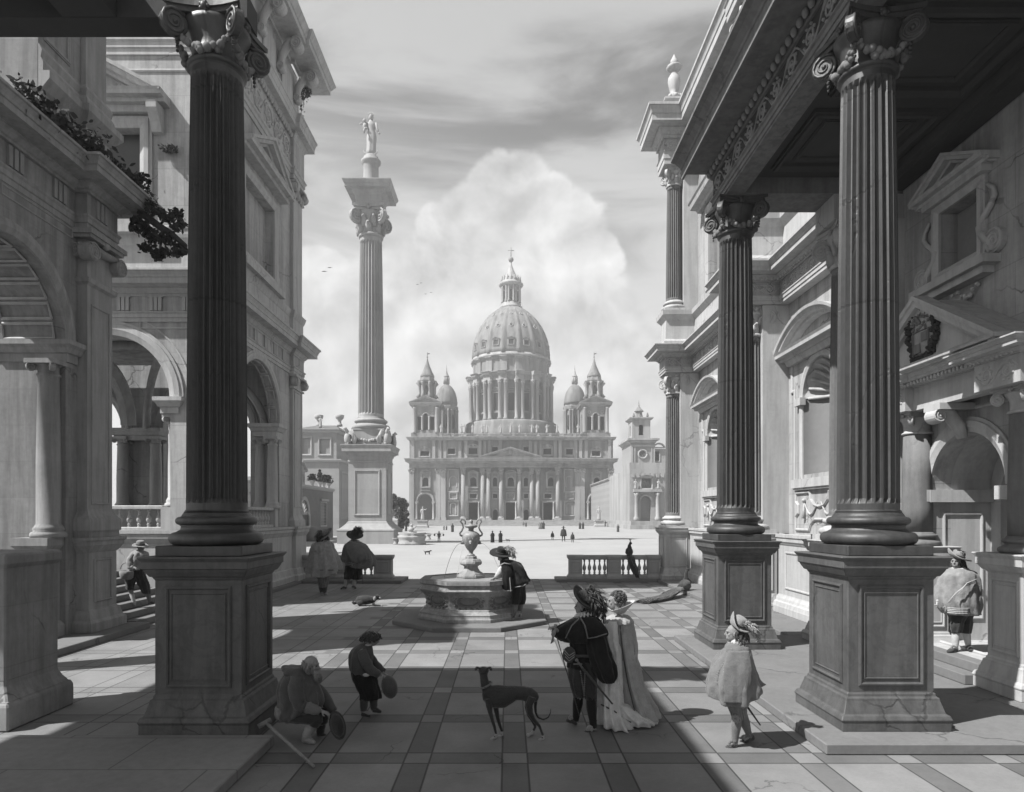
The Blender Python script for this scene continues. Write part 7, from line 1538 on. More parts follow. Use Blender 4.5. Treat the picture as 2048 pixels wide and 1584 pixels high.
# ---------------------------------------------------------------- animals
F = Fig('slender dark greyhound with pale paws standing in the foreground, head turned away', 920, 1310, 8.335, 1020, 8.42, .004, None, 1., 'greyhound', 'dog'); q = F.q; w_ = F.w
g = M()
def T(pts, n=14, mm=None):
    (mm or g).tube([q(u, v, d) for u, v, d, rv, rd in pts], [(rd, w_(rv)) for u, v, d, rv, rd in pts], n)
T([(372, 640, 0, 60, .04), (405, 640, 0, 112, .075), (480, 660, 0, 158, .095), (600, 690, 0, 196, .105), (720, 690, 0, 190, .102), (830, 655, 0, 152, .095), (930, 630, 0, 122, .085), (1050, 635, 0, 118, .088), (1160, 665, 0, 126, .09), (1250, 705, 0, 96, .075), (1300, 730, 0, 45, .04)], 18)
T([(500, 620, 0, 100, .075), (440, 545, 0, 88, .066), (410, 450, 0, 74, .055), (395, 360, .01, 66, .05), (392, 290, .02, 74, .05)], 14)
c = q(392, 262, .03); g.ball(c, (w_(88), .07, w_(72)), 14, 10); g.tube([c+Vector((0, .02, -.005)), c+Vector((-.01, .11, -.03)), c+Vector((-.015, .2, -.055))], [.045, .034, .02], 10)
for (u0, u1, u2) in ((330, 285, 262), (455, 495, 520)): g.tube([q(u0, 222, .02), q(u1, 205, .01), q(u2, 240, -.01), q(u2+(4 if u2 > 400 else -4), 265, -.015)], [(.03, .014), (.03, .012), (.025, .01), (.01, .006)], 8)
LEGS = (([(470, 720, -.05, 100, .05), (490, 860, -.06, 62, .042), (505, 960, -.06, 44, .03), (545, 1110, -.06, 30, .022), (575, 1200, -.06, 27, .02), (600, 1310, -.06, 22, .016), (595, 1375, -.065, 24, .018)], (545, 1395, -.085)),
        ([(590, 760, .05, 90, .045), (600, 900, .06, 48, .035), (630, 1060, .07, 34, .024), (665, 1180, .07, 28, .02), (700, 1275, .07, 22, .016), (700, 1335, .06, 23, .017)], (655, 1360, .03)),
        ([(1200, 690, -.05, 120, .055), (1150, 830, -.06, 92, .05), (1165, 960, -.06, 70, .04), (1230, 1080, -.06, 42, .026), (1320, 1180, -.06, 30, .02), (1345, 1240, -.06, 22, .016), (1380, 1340, -.06, 22, .016), (1390, 1395, -.065, 26, .018)], (1338, 1418, -.09)),
        ([(1150, 720, .05, 100, .05), (1130, 860, .06, 80, .045), (1160, 1000, .07, 55, .034), (1215, 1100, .08, 36, .024), (1255, 1190, .08, 27, .019), (1225, 1260, .08, 21, .016), (1200, 1310, .07, 22, .016)], (1140, 1330, .03)))
for pts, toe in LEGS: T(pts, 10); g.ball(q(*toe), (.024, .03, .02), 8, 6); g.tube([q(pts[-1][0], pts[-1][1], pts[-1][2]), q(*toe)], .018, 8)
g.tube([q(1275, 690, .0), q(1255, 850, .01), q(1262, 960, .02), (q(1300, 1040, .02)), q(1390, 1078, .02), q(1470, 1040, .02), q(1510, 960, .02), q(1515, 890, .02)], [.024, .02, .016, .014, .012, .01, .008, .005], 8)
dog = g.build('body', 'dog coat', F.root, remesh=.007)
for pts, toe in LEGS:
    g = M(); g.ball(q(*toe)+Vector((0, -.004, 0)), (.027, .033, .022), 8, 6); g.tube([q(*pts[-2][:3]), q(*pts[-1][:3]), q(*toe)], [.019, .021, .021], 8); g.build('paw', 'dog pale', F.root)
g = M(); g.tube([q(435+95*math.cos(a), 500-48*math.cos(a)+30*math.sin(a), -.075*math.sin(a)) for a in [2*pi*i/24 for i in range(25)]], [(.008, .014)]*25, 6); g.build('collar', 'grey cloth', F.root)
F = Fig('black dog with white muzzle lying on the court, left of the fountain', 590, 1040, 8.338, 737, 20.7, .004, None, 1., 'lying_dog', 'dog'); q = F.q; w_ = F.w; g = M()
T([(1020, 1360, 0, 40, .07), (1060, 1345, 0, 78, .13), (1140, 1335, 0, 82, .14), (1230, 1330, 0, 74, .13), (1300, 1330, 0, 60, .1), (1340, 1300, 0, 44, .07)], 14)
g.ball(q(1365, 1285, 0), (w_(44), .09, w_(42)), 12, 9); T([(1380, 1292, 0, 36, .055), (1420, 1308, 0, 24, .04), (1446, 1316, 0, 16, .03)], 10)
g.ball(q(1090, 1385, -.12), (w_(62), .06, w_(46)), 12, 8); T([(1110, 1420, -.14, 18, .03), (1190, 1425, -.16, 14, .025)], 8)
for d in (-.1, .06): T([(1300, 1390, d, 32, .04), (1330, 1420, d-.02, 18, .03), (1450, 1430, d-.03, 14, .025)], 8)
g.tube([q(1030, 1375, -.05), q(985, 1390, -.12), q(962, 1375, -.14), q(975, 1350, -.12)], [.05, .05, .04, .02], 8); g.build('body', 'dog coat', F.root, remesh=.014)
g = M(); g.tube([q(1405, 1290, -.05), q(1440, 1322, -.03)], [.02, .024], 7); g.ball(q(1330, 1310, -.1), (.05, .04, .07), 8, 6); g.ball(q(1445, 1430, -.14), .03, 7, 5); g.build('pale_marking', 'dog pale', F.root)
g = M(); g.ball(q(1340, 1295, -.085), (.045, .02, .075), 10, 7); g.build('ear', 'dog coat', F.root)
def little_dog(px, py, L, label, sg=1):
    Y = FPX*3.4/(py-VY); s = L*Y/FPX; t = thing('small_dog', label, 'dog', (X_(px, Y), Y, -.598), 'people out in the square'); g = M()
    g.tube([(sg*-.42*s, 0, .38*s), (sg*-.1*s, 0, .4*s), (sg*.25*s, 0, .42*s), (sg*.38*s, 0, .52*s), (sg*.5*s, 0, .55*s), (sg*.62*s, 0, .5*s)], [.09*s, .12*s, .12*s, .09*s, .09*s, .04*s], 9)
    for (x, y) in ((-.35, .06), (-.28, -.06), (.2, .06), (.28, -.06)): g.tube([(sg*x*s, y*s, .38*s), (sg*(x+.03)*s, y*s, .0)], [.07*s, .03*s], 7)
    g.tube([(sg*-.42*s, 0, .42*s), (sg*-.58*s, 0, .58*s)], [.04*s, .02*s], 6); g.build('body', 'dog coat', t)
little_dog(855, 1109, 14, 'little dog trotting across the bright square, left of the urn'); little_dog(1016, 1083, 8, 'tiny dog sitting by the black robed pair in the square', -1)
def peacock(label, F, body, neck, tail, tw):
    q = F.q; g = M(); g.tube([q(*p[:3]) for p in body], [(p[3], p[4]) for p in body], 12); g.tube([q(*p[:3]) for p in neck], [p[3] for p in neck], 10)
    hp = q(*neck[-1][:3]); d = Vector((.7, -.2, -.25)); g.ball(hp, neck[-1][3]*1.25, 10, 7); g.tube([hp, hp+d*neck[-1][3]*2.2], [neck[-1][3]*.7, .006], 6); g.build('body', 'peacock', F.root)
    g = M()
    for k in range(5): e = hp+Vector(((k-2)*.02-.01, 0, .16)); g.tube([hp+Vector((0, 0, .02)), e], .005, 4); g.ball(e, .014, 5, 4)
    g.build('crest', 'peacock', F.root)
    g = M(); P = [q(*p[:3]) for p in tail]; rn = random.Random(3)
    g.tube(P, [(tw*s_, .05+.04*s_) for s_ in (.5, .8, 1., 1.05, .8)][:len(P)], 12)
    for k in range(150):
        t_ = rn.uniform(.1, 1)*(len(P)-1.001); i = int(t_); p = P[i].lerp(P[i+1], t_-i); dd = (P[i+1]-P[i]).normalized(); sd = dd.cross(Vector((0, 0, 1))).normalized()
        o = sd*rn.uniform(-1, 1)*tw*.95+Vector((0, 0, rn.uniform(.0, .07))); g.tube([p+o, p+o*1.05+dd*.16, p+o*1.1+dd*.3+Vector((0, 0, -.01))], [(.025, .008), (.03, .008), (.006, .004)], 5)
    tl = g.build('tail', 'peacock', F.root); g = M()
    for k in range(40):
        t_ = rn.uniform(.4, 1)*(len(P)-1.001); i = int(t_); p = P[i].lerp(P[i+1], t_-i); dd = (P[i+1]-P[i]).normalized(); sd = dd.cross(Vector((0, 0, 1))).normalized()
        g.ball(p+sd*rn.uniform(-.85, .85)*tw+Vector((0, -.05, .075)), .018, 6, 4)
    g.build('tail_eye', 'grey cloth', tl)
F = Fig('peacock perched on the right balustrade rail, tail hanging down in front', 1120, 1070, 6.827, 1259, 28.1, 1.12, 'peacocks', 1., 'peacock', 'bird')
peacock('', F, [(950, 160, 0, .06, .06), (945, 200, 0, .15, .15), (945, 240, 0, .17, .16), (955, 285, -.02, .09, .1)], [(950, 175, 0, .1), (948, 140, -.01, .065), (962, 112, -.02, .05)], [(955, 280, -.05), (965, 330, -.14), (990, 400, -.16), (1015, 460, -.16), (1035, 520, -.14)], .16)
F = Fig('peacock standing on the right kerb with its long dark tail trailing on the paving', 1120, 1070, 6.827, 1372, 23.9, .132, 'peacocks', 1., 'peacock', 'bird')
peacock('', F, [(1760, 640, .1, .06, .06), (1735, 670, .05, .17, .2), (1700, 690, -.1, .2, .22), (1660, 715, -.4, .15, .15), (1630, 730, -.6, .1, .1)], [(1750, 650, .05, .13), (1718, 590, 0, .08), (1722, 520, 0, .055), (1740, 470, 0, .05)], [(1650, 722, -.5), (1560, 775, -1.0), (1430, 850, -1.75), (1280, 885, -2.3), (1140, 925, -2.65)], .25)
g = M()
for sg in (-1, 1): g.tube([Vector((sg*.07-.1, -.05, .2)), Vector((sg*.07-.1, -.02, .0))], .016, 6)
g.build('leg', 'iron', F.root)
def crow(px, py, Y, sp, label, tilt=.2):
    t = thing('flying_bird', label, 'bird', (X_(px, Y), Y, Z_(py, Y)), 'birds in the sky'); g = M(); s = sp*Y/FPX
    g.tube([(-.3*s, 0, 0), (-.1*s, 0, .03*s), (.15*s, 0, .03*s), (.3*s, 0, 0)], [.02*s, .06*s, .06*s, .015*s], 7)
    for sg in (-1, 1): g.add([(-.12*s, 0, .05*s), (.12*s, 0, .05*s), (.12*s+.1*s*sg, .3*s, (.05+tilt*.3)*s), (.5*s*sg, .25*s, (.1+.1*sg*tilt)*s), (.1*s*sg-.1*s, .1*s, .1*s)], [(0, 1, 2, 3, 4)])
    g.build('body', 'iron', t)
crow(648, 543, 60, 14, 'black bird flying left of the monument column, lower of two'); crow(659, 535.5, 60, 12, 'black bird flying left of the monument column, upper of two')
for px, py, nm in ((835, 569, 'leftmost'), (842, 566, 'second from left'), (851, 588, 'third from left'), (862, 585, 'rightmost')): crow(px, py, 120, 7, 'tiny far bird between the monument and the dome, '+nm)

# ---------------------------------------------------------------- plants
rn = random.Random(21)
t = thing('fig_branch', 'dark leafy branch growing out of the left arcade cornice', 'branch', (X_(277, 16.5), 16.5, Z_(419, 16.5)), world=True)
q = lambda px, py, d=0: Vector((X_(px, 16.5+d), 16.5+d, Z_(py, 16.5+d)))
g = M(); g.tube([q(270, 405, -.3), q(290, 432), q(318, 452), q(345, 470), q(372, 492)], [.05, .09, .085, .08, .05], 8); g.tube([q(300, 440), q(285, 470, -.2), q(272, 462, -.3)], [.04, .03, .015], 6); g.tube([q(325, 455), q(320, 500, -.2), q(315, 515, -.2)], [.04, .03, .015], 6); g.tube([q(318, 452), q(335, 432, -.1), q(358, 425, -.1)], [.035, .025, .012], 6); g.tube([q(290, 430), q(298, 412, -.1), q(315, 418, -.1)], [.035, .025, .012], 6); g.build('stem', 'bark', t)
g = M()
for (px, py, r, n) in ((285, 355, 9, 60), (278, 375, 12, 80), (290, 395, 10, 60), (300, 412, 13, 110), (318, 425, 9, 70), (332, 435, 9, 80), (355, 430, 11, 110), (362, 448, 8, 60), (275, 440, 11, 90), (290, 455, 12, 110), (305, 475, 13, 120), (292, 497, 10, 80), (315, 510, 10, 100), (330, 505, 8, 70), (350, 505, 9, 80), (365, 500, 8, 70), (340, 480, 9, 70), (268, 455, 8, 50), (350, 455, 8, 50), (325, 478, 10, 80)):
    s = r*16.5/FPX*1.05; leaf_cloud(g, [q(px, py, rn.uniform(-.25, .15))+Vector((rn.gauss(0, s*.55), rn.gauss(0, s*.5), rn.gauss(0, s*.5))) for _ in range(n)], .062, rn)
g.build('foliage', 'leaf dark', t)
t = thing('creeper', 'dark creeper sprawling along the top of the left arcade cornice', 'plant', (-9.2, 14.5, 10.62), world=True); g = M(); s_ = M()
for k in range(26):
    y = rn.uniform(12.2, 16.6); x = -9.3+rn.gauss(0, .12); z = 10.66+abs(rn.gauss(0, .22)); r = rn.uniform(.16, .3)
    leaf_cloud(g, [Vector((x, y, z))+Vector((rn.gauss(0, r*.6), rn.gauss(0, r*.8), rn.gauss(0, r*.5))) for _ in range(70)], .06, rn)
s_.tube([(-9.3, 12.2, 10.64), (-9.2, 13.5, 10.7), (-9.35, 14.6, 10.66), (-9.1, 15.6, 10.72), (-9.0, 16.6, 10.66)], .03, 6); s_.build('stem', 'bark', t); g.build('foliage', 'leaf dark', t)
t = thing('hanging_plant', 'thin trailing plant hanging from the roof bracket of the left palace', 'plant', (X_(605, 28.9), 28.9, Z_(182, 28.9)), world=True); g = M(); s_ = M()
for (px, a, b) in ((603, 180, 238), (607, 180, 215), (613, 180, 198), (617, 180, 192)):
    P = [Vector((X_(px+rn.uniform(-1, 1), 28.9), 28.9, Z_(a+(b-a)*i/8, 28.9))) for i in range(9)]; s_.tube(P, .012, 5)
    for i, p in enumerate(P[:-1]): leaf_cloud(g, [p+Vector((rn.gauss(0, .06), rn.gauss(0, .06), rn.gauss(0, .06))) for _ in range(12-i)], .045, rn)
s_.build('stem', 'bark', t); g.build('foliage', 'leaf mid', t)
t = thing('wall_plant', 'small tuft growing on the left palace wall beside the window', 'plant', (X_(340, 19.9), 19.9, Z_(300, 19.9)), world=True); g = M(); leaf_cloud(g, [Vector((X_(340, 19.9), 19.85, Z_(299, 19.9)))+Vector((rn.gauss(0, .13), rn.gauss(0, .05), rn.gauss(0, .08))) for _ in range(120)], .05, rn); g.build('foliage', 'leaf mid', t)
def tree(px, py_base, h_px, w_px, Y, label, z0, conifer=False, n=9, seed=1, mat='leaf mid'):
    rn = random.Random(seed); mm = Y/FPX; h, wd = h_px*mm, w_px*mm; t = thing('cypress_tree' if conifer else 'broadleaf_tree', label, 'tree', (X_(px, Y), Y, z0), 'trees beyond the square'); g = M(); f = M()
    g.tube([(0, 0, 0), (.02*wd, 0, h*.3), (-.02*wd, 0, h*.6), (0, 0, h*.8)], [.05*wd+.12, .04*wd+.1, .03*wd+.06, .04], 8)
    if conifer:
        pts = []
        for _ in range(900):
            z = rn.random()**.8; r = wd*.5*min(1, z*6)*(1-z)**.6; a = rn.uniform(0, 6.28); pts.append((r*math.cos(a)*rn.uniform(.6, 1.05), r*math.sin(a)*rn.uniform(.6, 1.05), h*(.06+.94*z)))
        leaf_cloud(f, pts, .05*h**.5+.09*wd, rn)
    else:
        for k in range(n):
            a = rn.uniform(0, 6.28); rr = wd*.36*math.sqrt(rn.random()); z = h*rn.uniform(.42, .88); c = Vector((rr*math.cos(a), rr*math.sin(a), z)); r = wd*rn.uniform(.14, .24)
            g.tube([(0, 0, h*.35), c*.6+Vector((0, 0, h*.2)), c], [.03*wd, .02*wd, .008*wd], 6)
            pts = [c+Vector((rn.gauss(0, 1), rn.gauss(0, 1), rn.gauss(0, .75))).normalized()*r*rn.uniform(.55, 1.08) for _ in range(230)]; leaf_cloud(f, pts, .05*wd+.05, rn)
    g.build('trunk', 'bark', t); f.build('crown', mat, t)
tree(797, 1040, 85, 34, 150, 'tall bushy tree just right of the monument pedestal', -.6, n=14, seed=2); tree(806, 1040, 62, 30, 170, 'paler bushy tree beside the left church corner', -.6, n=12, seed=3); tree(803, 1040, 60, 9, 140, 'dark cypress between the monument and the church', -.6, True, seed=4, mat='leaf dark'); tree(812, 1045, 40, 26, 145, 'low bush tree at the left foot of the church', -.6, n=9, seed=5)
tree(330, 1000, 45, 36, 62, 'bushy tree seen through the left loggia arch', 1., n=9, seed=6); tree(506, 1000, 60, 26, 62, 'bushy tree seen between the loggia columns', .5, n=9, seed=7); tree(322, 1000, 70, 8, 60, 'slim tree seen through the left loggia', 1., True, seed=8)
for i in range(9): tree((520, 460, 575, 780, 1240, 1300, 1350, 1222, 400)[i], 1040, 40, 60, 330, 'distant tree row behind the square, number of clumps low on the horizon' if False else ('broad distant tree far behind the villas', 'round distant tree far behind the loggia', 'dense distant tree behind the villa corner', 'low distant tree behind the monument', 'low distant tree behind the right church corner', 'round distant tree behind the clock tower', 'broad distant tree behind the right palace', 'small distant tree beside the church flank', 'distant tree far behind the left loggia')[i], -.6, n=8, seed=30+i)

# ---------------------------------------------------------------- buildings round the square
VYV = 110.; t = thing('villa', 'pale two storey villa with hipped tile roof and roof urns behind the monument', 'house', (X_(633, VYV), VYV, -.6), world=True)
vx = lambda p: X_(p, VYV); vz = lambda p: Z_(p, VYV); mv = face((0, VYV, 0), (1, 0, 0), (0, -1, 0)); x0, x1 = vx(560), vx(673); wn = [(604, 621, 876, 908), (640, 660, 878, 908)]
M().wall(mv, rect(vx(589), x1, vz(921), vz(866)), [rect(vx(a), vx(b), vz(d), vz(c)) for a, b, c, d in wn], th=.5).box(vx(589), x1, VYV+.52, VYV+12, vz(921), vz(866)).build('upper_wall', 'villa stone', t)
M().box(x0, vx(680), VYV-.6, VYV+13, -.6, vz(925)).build('lower_wall', 'villa stone', t)
M().solid(rect(x0, vx(680), VYV-.6, VYV+13), [(.0, vz(925)), (.3, vz(924)), (.45, vz(921)), (.45, vz(919)), (0, vz(918.9))]).build('string_course', 'villa trim', t)
M().solid(rect(vx(589), x1, VYV, VYV+12), [(0, vz(866)), (.25, vz(865)), (.5, vz(862)), (.5, vz(860)), (0, vz(859.9))]).build('eaves_cornice', 'villa trim', t)
g = M(); e = .7; A = [(vx(589)-e, VYV-e), (x1+e, VYV-e), (x1+e, VYV+12+e), (vx(589)-e, VYV+12+e)]; B_ = [(vx(615), VYV+5.5), (vx(655), VYV+5.5), (vx(655), VYV+6.5), (vx(615), VYV+6.5)]
g.loft([[Vector((a, b, vz(860))) for a, b in A], [Vector((a, b, vz(842))) for a, b in B_]], smooth=False); g.build('roof', 'roof tile', t)
for a, b, c, d in wn: g = M(); frame(g, mv, vx(a), vx(b), vz(d), vz(c), .35, .18); w_ = g.build('window', 'villa trim', t); M().box(vx(a)-.2, vx(b)+.2, VYV+.3, VYV+.34, vz(d)-.2, vz(c)+.2).build('pane', 'villa stone', w_)
for px in (617, 661): M().lathe([(.5, 0), (.5, .3), (.3, .5), (.3, 1.), (.7, 1.4), (.8, 1.9), (.6, 2.0)], 14, c=(vx(px), VYV+6, vz(843))).build('roof_urn', 'villa trim', t)
g = M(); statuette(g, 1.9, 5); g.v = [v+Vector((vx(634), VYV+2, vz(852))) for v in g.v]; g.build('roof_figure', 'statue stone', t)
g = M(); frame(g, mv, vx(640), vx(668), vz(1035), vz(945), .3, .0+.15); frame(g, face((vx(680), 0, 0), (0, 1, 0), (1, 0, 0)), VYV+1, VYV+11, vz(1035), vz(945), .3, .15); g.build('wall_panel', 'villa trim', t)
GX = -27.; mg = face((GX, 0, 0), (0, 1, 0), (1, 0, 0)); gy = lambda px: GX*FPX/(px-VX)
t = thing('garden_wall', 'rough brick yard wall with arched wooden door, barred window and small pediment', 'wall', (GX, 92, -.6), world=True)
d0, d1 = gy(600), gy(617); dc = (d0+d1)/2; dh = (d1-d0)/2; w0, w1 = gy(641), gy(652); gt = 6.4
M().wall(mg, rect(70, gy(666), -.6, gt), [archhole(dc, dh, -.59, 3.0, 14), rect(w0, w1, 1.4, 4.6)], th=.5).build('wall', 'yard brick', t)
M().sweep([(GX, 70), (GX, gy(666))], [(-.55, gt), (.05, gt), (.12, gt+.1), (.3, gt+.2), (.3, gt+.5), (-.55, gt+.5)]).build('coping', 'villa trim', t)
g = M(); archivolt(g, mg, dc, 3.0, dh, .5, .15, 16); g.fbox(mg, dc+dh, dc+dh+.5, -.6, 3.0, -.01, .15); g.fbox(mg, dc-dh-.5, dc-dh, -.6, 3.0, -.01, .15); g.build('door_surround', 'villa trim', t)
do = M().fbox(mg, dc-dh, dc+dh, -.6, 3.0, -.3, -.2).build('door', 'old wood', t); g = M()
for k in range(9): a = pi*k/8; g.tube([mg(dc, 3.0, -.2), mg(dc+dh*math.cos(a), 3.0+dh*math.sin(a), -.2)], .07, 5)
g.fbox(mg, dc-dh, dc+dh, 2.9, 3.1, -.3, -.1); g.build('fanlight', 'villa trim', do)
g = M(); frame(g, mg, w0, w1, 1.4, 4.6, .25, .15); g.fbox(mg, w0-.5, w1+.5, 4.9, 5.2, -.01, .35)
for k in range(5): a = w0+(w1-w0)*(k+.5)/5; g.fbox(mg, a-.04, a+.04, 1.4, 4.6, -.1, -.04)
for k in range(7): b = 1.4+3.2*(k+.5)/7; g.fbox(mg, w0, w1, b-.04, b+.04, -.1, -.04)
w_ = g.build('window', 'villa trim', t); M().fbox(mg, w0-.1, w1+.1, 1.3, 4.7, -.3, -.25).build('pane', 'villa stone', w_)
g = M(); pc = gy(603); g.fbox(mg, pc-1.7, pc+1.7, gt+.5, gt+2.2, -.5, -.05); pediment(g, mg, pc, 2.1, gt+2.2, gt+3.6, .25, .3, True, .25); scrolls(g, mg, pc-1.4, pc+1.4, gt+.8, gt+1.9, -.02, 1.); g.build('crest', 'villa trim', t)
for i, (px, h, nm) in enumerate(((628, 22, 'first potted shrub on the yard wall, nearest its pediment'), (643, 34, 'dark cone shaped potted shrub on the yard wall'), (650, 24, 'bushy potted shrub right of the cone shaped one on the yard wall'), (660, 26, 'last potted shrub at the right end of the yard wall'))):
    Y = gy(px); mm = Y/FPX; t = thing('potted_shrub', nm, 'plant', (GX-.25, Y, gt+.5), 'potted shrubs on the yard wall'); M().lathe([(.2, 0), (.25, .1), (.2, .2), (.42, .7), (.5, .8), (.4, .8)], 14).build('pot', 'villa trim', t); f = M(); H_ = h*mm-.7
    leaf_cloud(f, [(rn.gauss(0, .28)*(1-z*(.9 if i == 1 else .3)), rn.gauss(0, .28)*(1-z*(.9 if i == 1 else .3)), .8+H_*z) for z in [rn.random() for _ in range(260)]], .16, rn); f.build('foliage', 'leaf dark', t)
# clock tower and its wing on the right
TY = 170.; tx = lambda p: X_(p, TY); tz = lambda p: Z_(p, TY); mt = face((0, TY, 0), (1, 0, 0), (0, -1, 0)); LXT = tx(1260)
struct(M().box(tx(1252), tx(1420), TY-6, TY+40, -.599, .4).box(tx(1256), tx(1420), TY-4, TY+40, .402, tz(1042)), 'terrace', 'church trim')
t = thing('clock_building', 'pale palace with a clock tower, belfry and columned doorway right of the church', 'building', (tx(1285), TY+6, tz(1042)), world=True)
b0 = tz(1042)
M().wall(mt, rect(LXT, tx(1420), b0, tz(941)), [archhole(tx(1291.5), 10*TY/FPX, b0+.01, tz(1002), 14), rect(tx(1284), tx(1302), tz(976), tz(957))], th=1.).build('front_wall', 'villa stone', t)
M().box(LXT, tx(1420), TY+1.6, TY+34, b0, tz(941)).build('flank_wall', 'church trim', t)
M().box(LXT+.3, tx(1419), TY+1.02, TY+1.58, b0, tz(942)).build('recess', 'recess stone', t)
M().sweep([(LXT, TY+34), (LXT, TY), (tx(1420), TY)], cornice(tz(947), tz(938), 1.1), side=-1).build('cornice', 'church trim', t)
g = M(); dentils(g, mt, tx(1261), tx(1330), tz(955), tz(947), -.01, .5, 1.1); o_ = g.build('bracket_course', 'church trim', t); o_['kind'] = 'stuff'
g = M(); archivolt(g, mt, tx(1291.5), tz(1002), 10*TY/FPX, .5, .3, 14)
for px in (1272, 1314): g.lathe([(.75, b0), (.75, b0+.8), (.5, b0+1.2), (.45, tz(992)), (.7, tz(986))], 12, c=(tx(px), TY-.6, 0))
g.fbox(mt, tx(1266), tx(1322), tz(984), tz(979), -.01, 1.3); g.build('doorway', 'church trim', t)
g = M(); frame(g, mt, tx(1283), tx(1303), tz(977), tz(956), .4, .3); pediment(g, mt, tx(1293), 15*TY/FPX, tz(955), tz(949), .9, .4, True, .3); scrolls(g, mt, tx(1284), tx(1302), tz(975), tz(958), -.6, 1.2); g.build('relief_panel', 'church trim', t)
for px in (1270, 1316): g = M(); statuette(g, 19*TY/FPX, px); g.v = [v+Vector((tx(px), TY-.6, tz(978))) for v in g.v]; g.build('wall_figure', 'statue stone', t)
M().fbox(mt, LXT, tx(1335), tz(938), tz(925), -12, -.3).build('attic', 'church trim', t)
cx0, cx1 = tx(1263), tx(1311); M().box(cx0, cx1, TY+.6, TY+.6+(cx1-cx0)*2.2, tz(925), tz(886)).build('clock_stage', 'villa stone', t)
mc = face((0, TY+.6, 0), (1, 0, 0), (0, -1, 0)); g = M()
for px in (1265, 1270, 1304, 1309): g.fbox(mc, tx(px-1.6), tx(px+1.6), tz(925), tz(893), -.01, .3)
g.fbox(mc, cx0, cx1, tz(893), tz(889), -.01, .35); g.build('clock_pilaster', 'church trim', t)
R_ = 8.5*TY/FPX; cc = (tx(1286.5), tz(908)); g = M(); g.tube([mc(cc[0]+R_*math.cos(a), cc[1]+R_*math.sin(a), .1) for a in [2*pi*i/28 for i in range(29)]], .25, 6)
for k in range(12): a = k*pi/6; g.fbox(mc, cc[0]+R_*.8*math.cos(a)-.08, cc[0]+R_*.8*math.cos(a)+.08, cc[1]+R_*.8*math.sin(a)-.08, cc[1]+R_*.8*math.sin(a)+.08, .0, .16)
ck = g.build('clock', 'church trim', t); M().add([mc(cc[0]+R_*math.cos(a), cc[1]+R_*math.sin(a), .06) for a in [2*pi*i/28 for i in range(28)]], [tuple(range(28))]).build('dial', 'roof tile', ck); M().tube([mc(cc[0]+.3, cc[1]-.5, .2), mc(cc[0]-.4, cc[1]+.7, .2)], .06, 4).build('clock_hand', 'iron', ck)
M().solid([(cx0, TY+.6), (cx1, TY+.6), (cx1, TY+.6+(cx1-cx0)*2.2), (cx0, TY+.6+(cx1-cx0)*2.2)], [(0, tz(886)), (.2, tz(885)), (.4, tz(882)), (1.0, tz(880)), (1.0, tz(876.5)), (0, tz(876.4))]).build('stage_cornice', 'church trim', t)
bx0, bx1 = tx(1266), tx(1303); dB = bx1-bx0; mb = face((0, TY+1.4, 0), (1, 0, 0), (0, -1, 0)); bc = (bx0+bx1)/2
M().wall(mb, rect(bx0, bx1, tz(876), tz(839)), [archhole(bc, 4.5*TY/FPX, tz(869), tz(852), 10)], th=.8).wall(face((bx0, 0, 0), (0, 1, 0), (-1, 0, 0)), rect(TY+2.21, TY+1.4+dB, tz(876), tz(839)), [archhole(TY+1.6+dB/2, .6, tz(869), tz(852), 10)], th=.8).box(bx0, bx1, TY+1.4+dB, TY+2+dB, tz(876), tz(839)).box(bx1-.8, bx1, TY+2.21, TY+1.39+dB, tz(876), tz(839)).build('belfry', 'church trim', t)
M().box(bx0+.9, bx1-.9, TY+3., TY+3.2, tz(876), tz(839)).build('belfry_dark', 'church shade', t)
M().solid([(bx0, TY+1.4), (bx1, TY+1.4), (bx1, TY+2+dB), (bx0, TY+2+dB)], [(0, tz(839)), (.5, tz(837)), (.7, tz(835)), (.7, tz(833)), (0, tz(832.9))]).build('belfry_cornice', 'church trim', t)
g = M(); c = (bc-.5*TY/FPX, TY+1.7+dB/2, 0); mm = TY/FPX; g.lathe([(11*mm, tz(833)), (9*mm, tz(831)), (7*mm, tz(824)), (6.5*mm, tz(820)), (10*mm, tz(818)), (9*mm, tz(816)), (5*mm, tz(812)), (2*mm, tz(808)), (.8*mm, tz(803)), (0.2*mm, tz(795))], 8, c=c, smooth=False)
for sx_ in (-1, 1): g.ball((bc+sx_*14*mm, TY+2.2, tz(829)), (2.6*mm, 2.6*mm, 3.5*mm), 8, 6); g.tube([(bc+sx_*14*mm, TY+2.2, tz(833)), (bc+sx_*14*mm, TY+2.2, tz(825)), (bc+sx_*14*mm, TY+2.2, tz(822))], [.2, .25, .05], 6)
g.build('cupola', 'dome lead', t)
M().box(tx(1311), tx(1345), TY+.9, TY+8, tz(925), tz(897)).build('wing_wall', 'villa stone', t); g = M(); frame(g, face((0, TY+.9, 0), (1, 0, 0), (0, -1, 0)), tx(1310.5), tx(1320), tz(921), tz(902), .3, .2); segpediment(g, face((0, TY+.9, 0), (1, 0, 0), (0, -1, 0)), tx(1319), 1.6, tz(896), 1.1, .6, .4, .3); w_ = g.build('wing_window', 'church trim', t); M().fbox(mc, tx(1310.8), tx(1319.8), tz(921), tz(902), -.28, -.2).build('pane', 'church shade', w_)
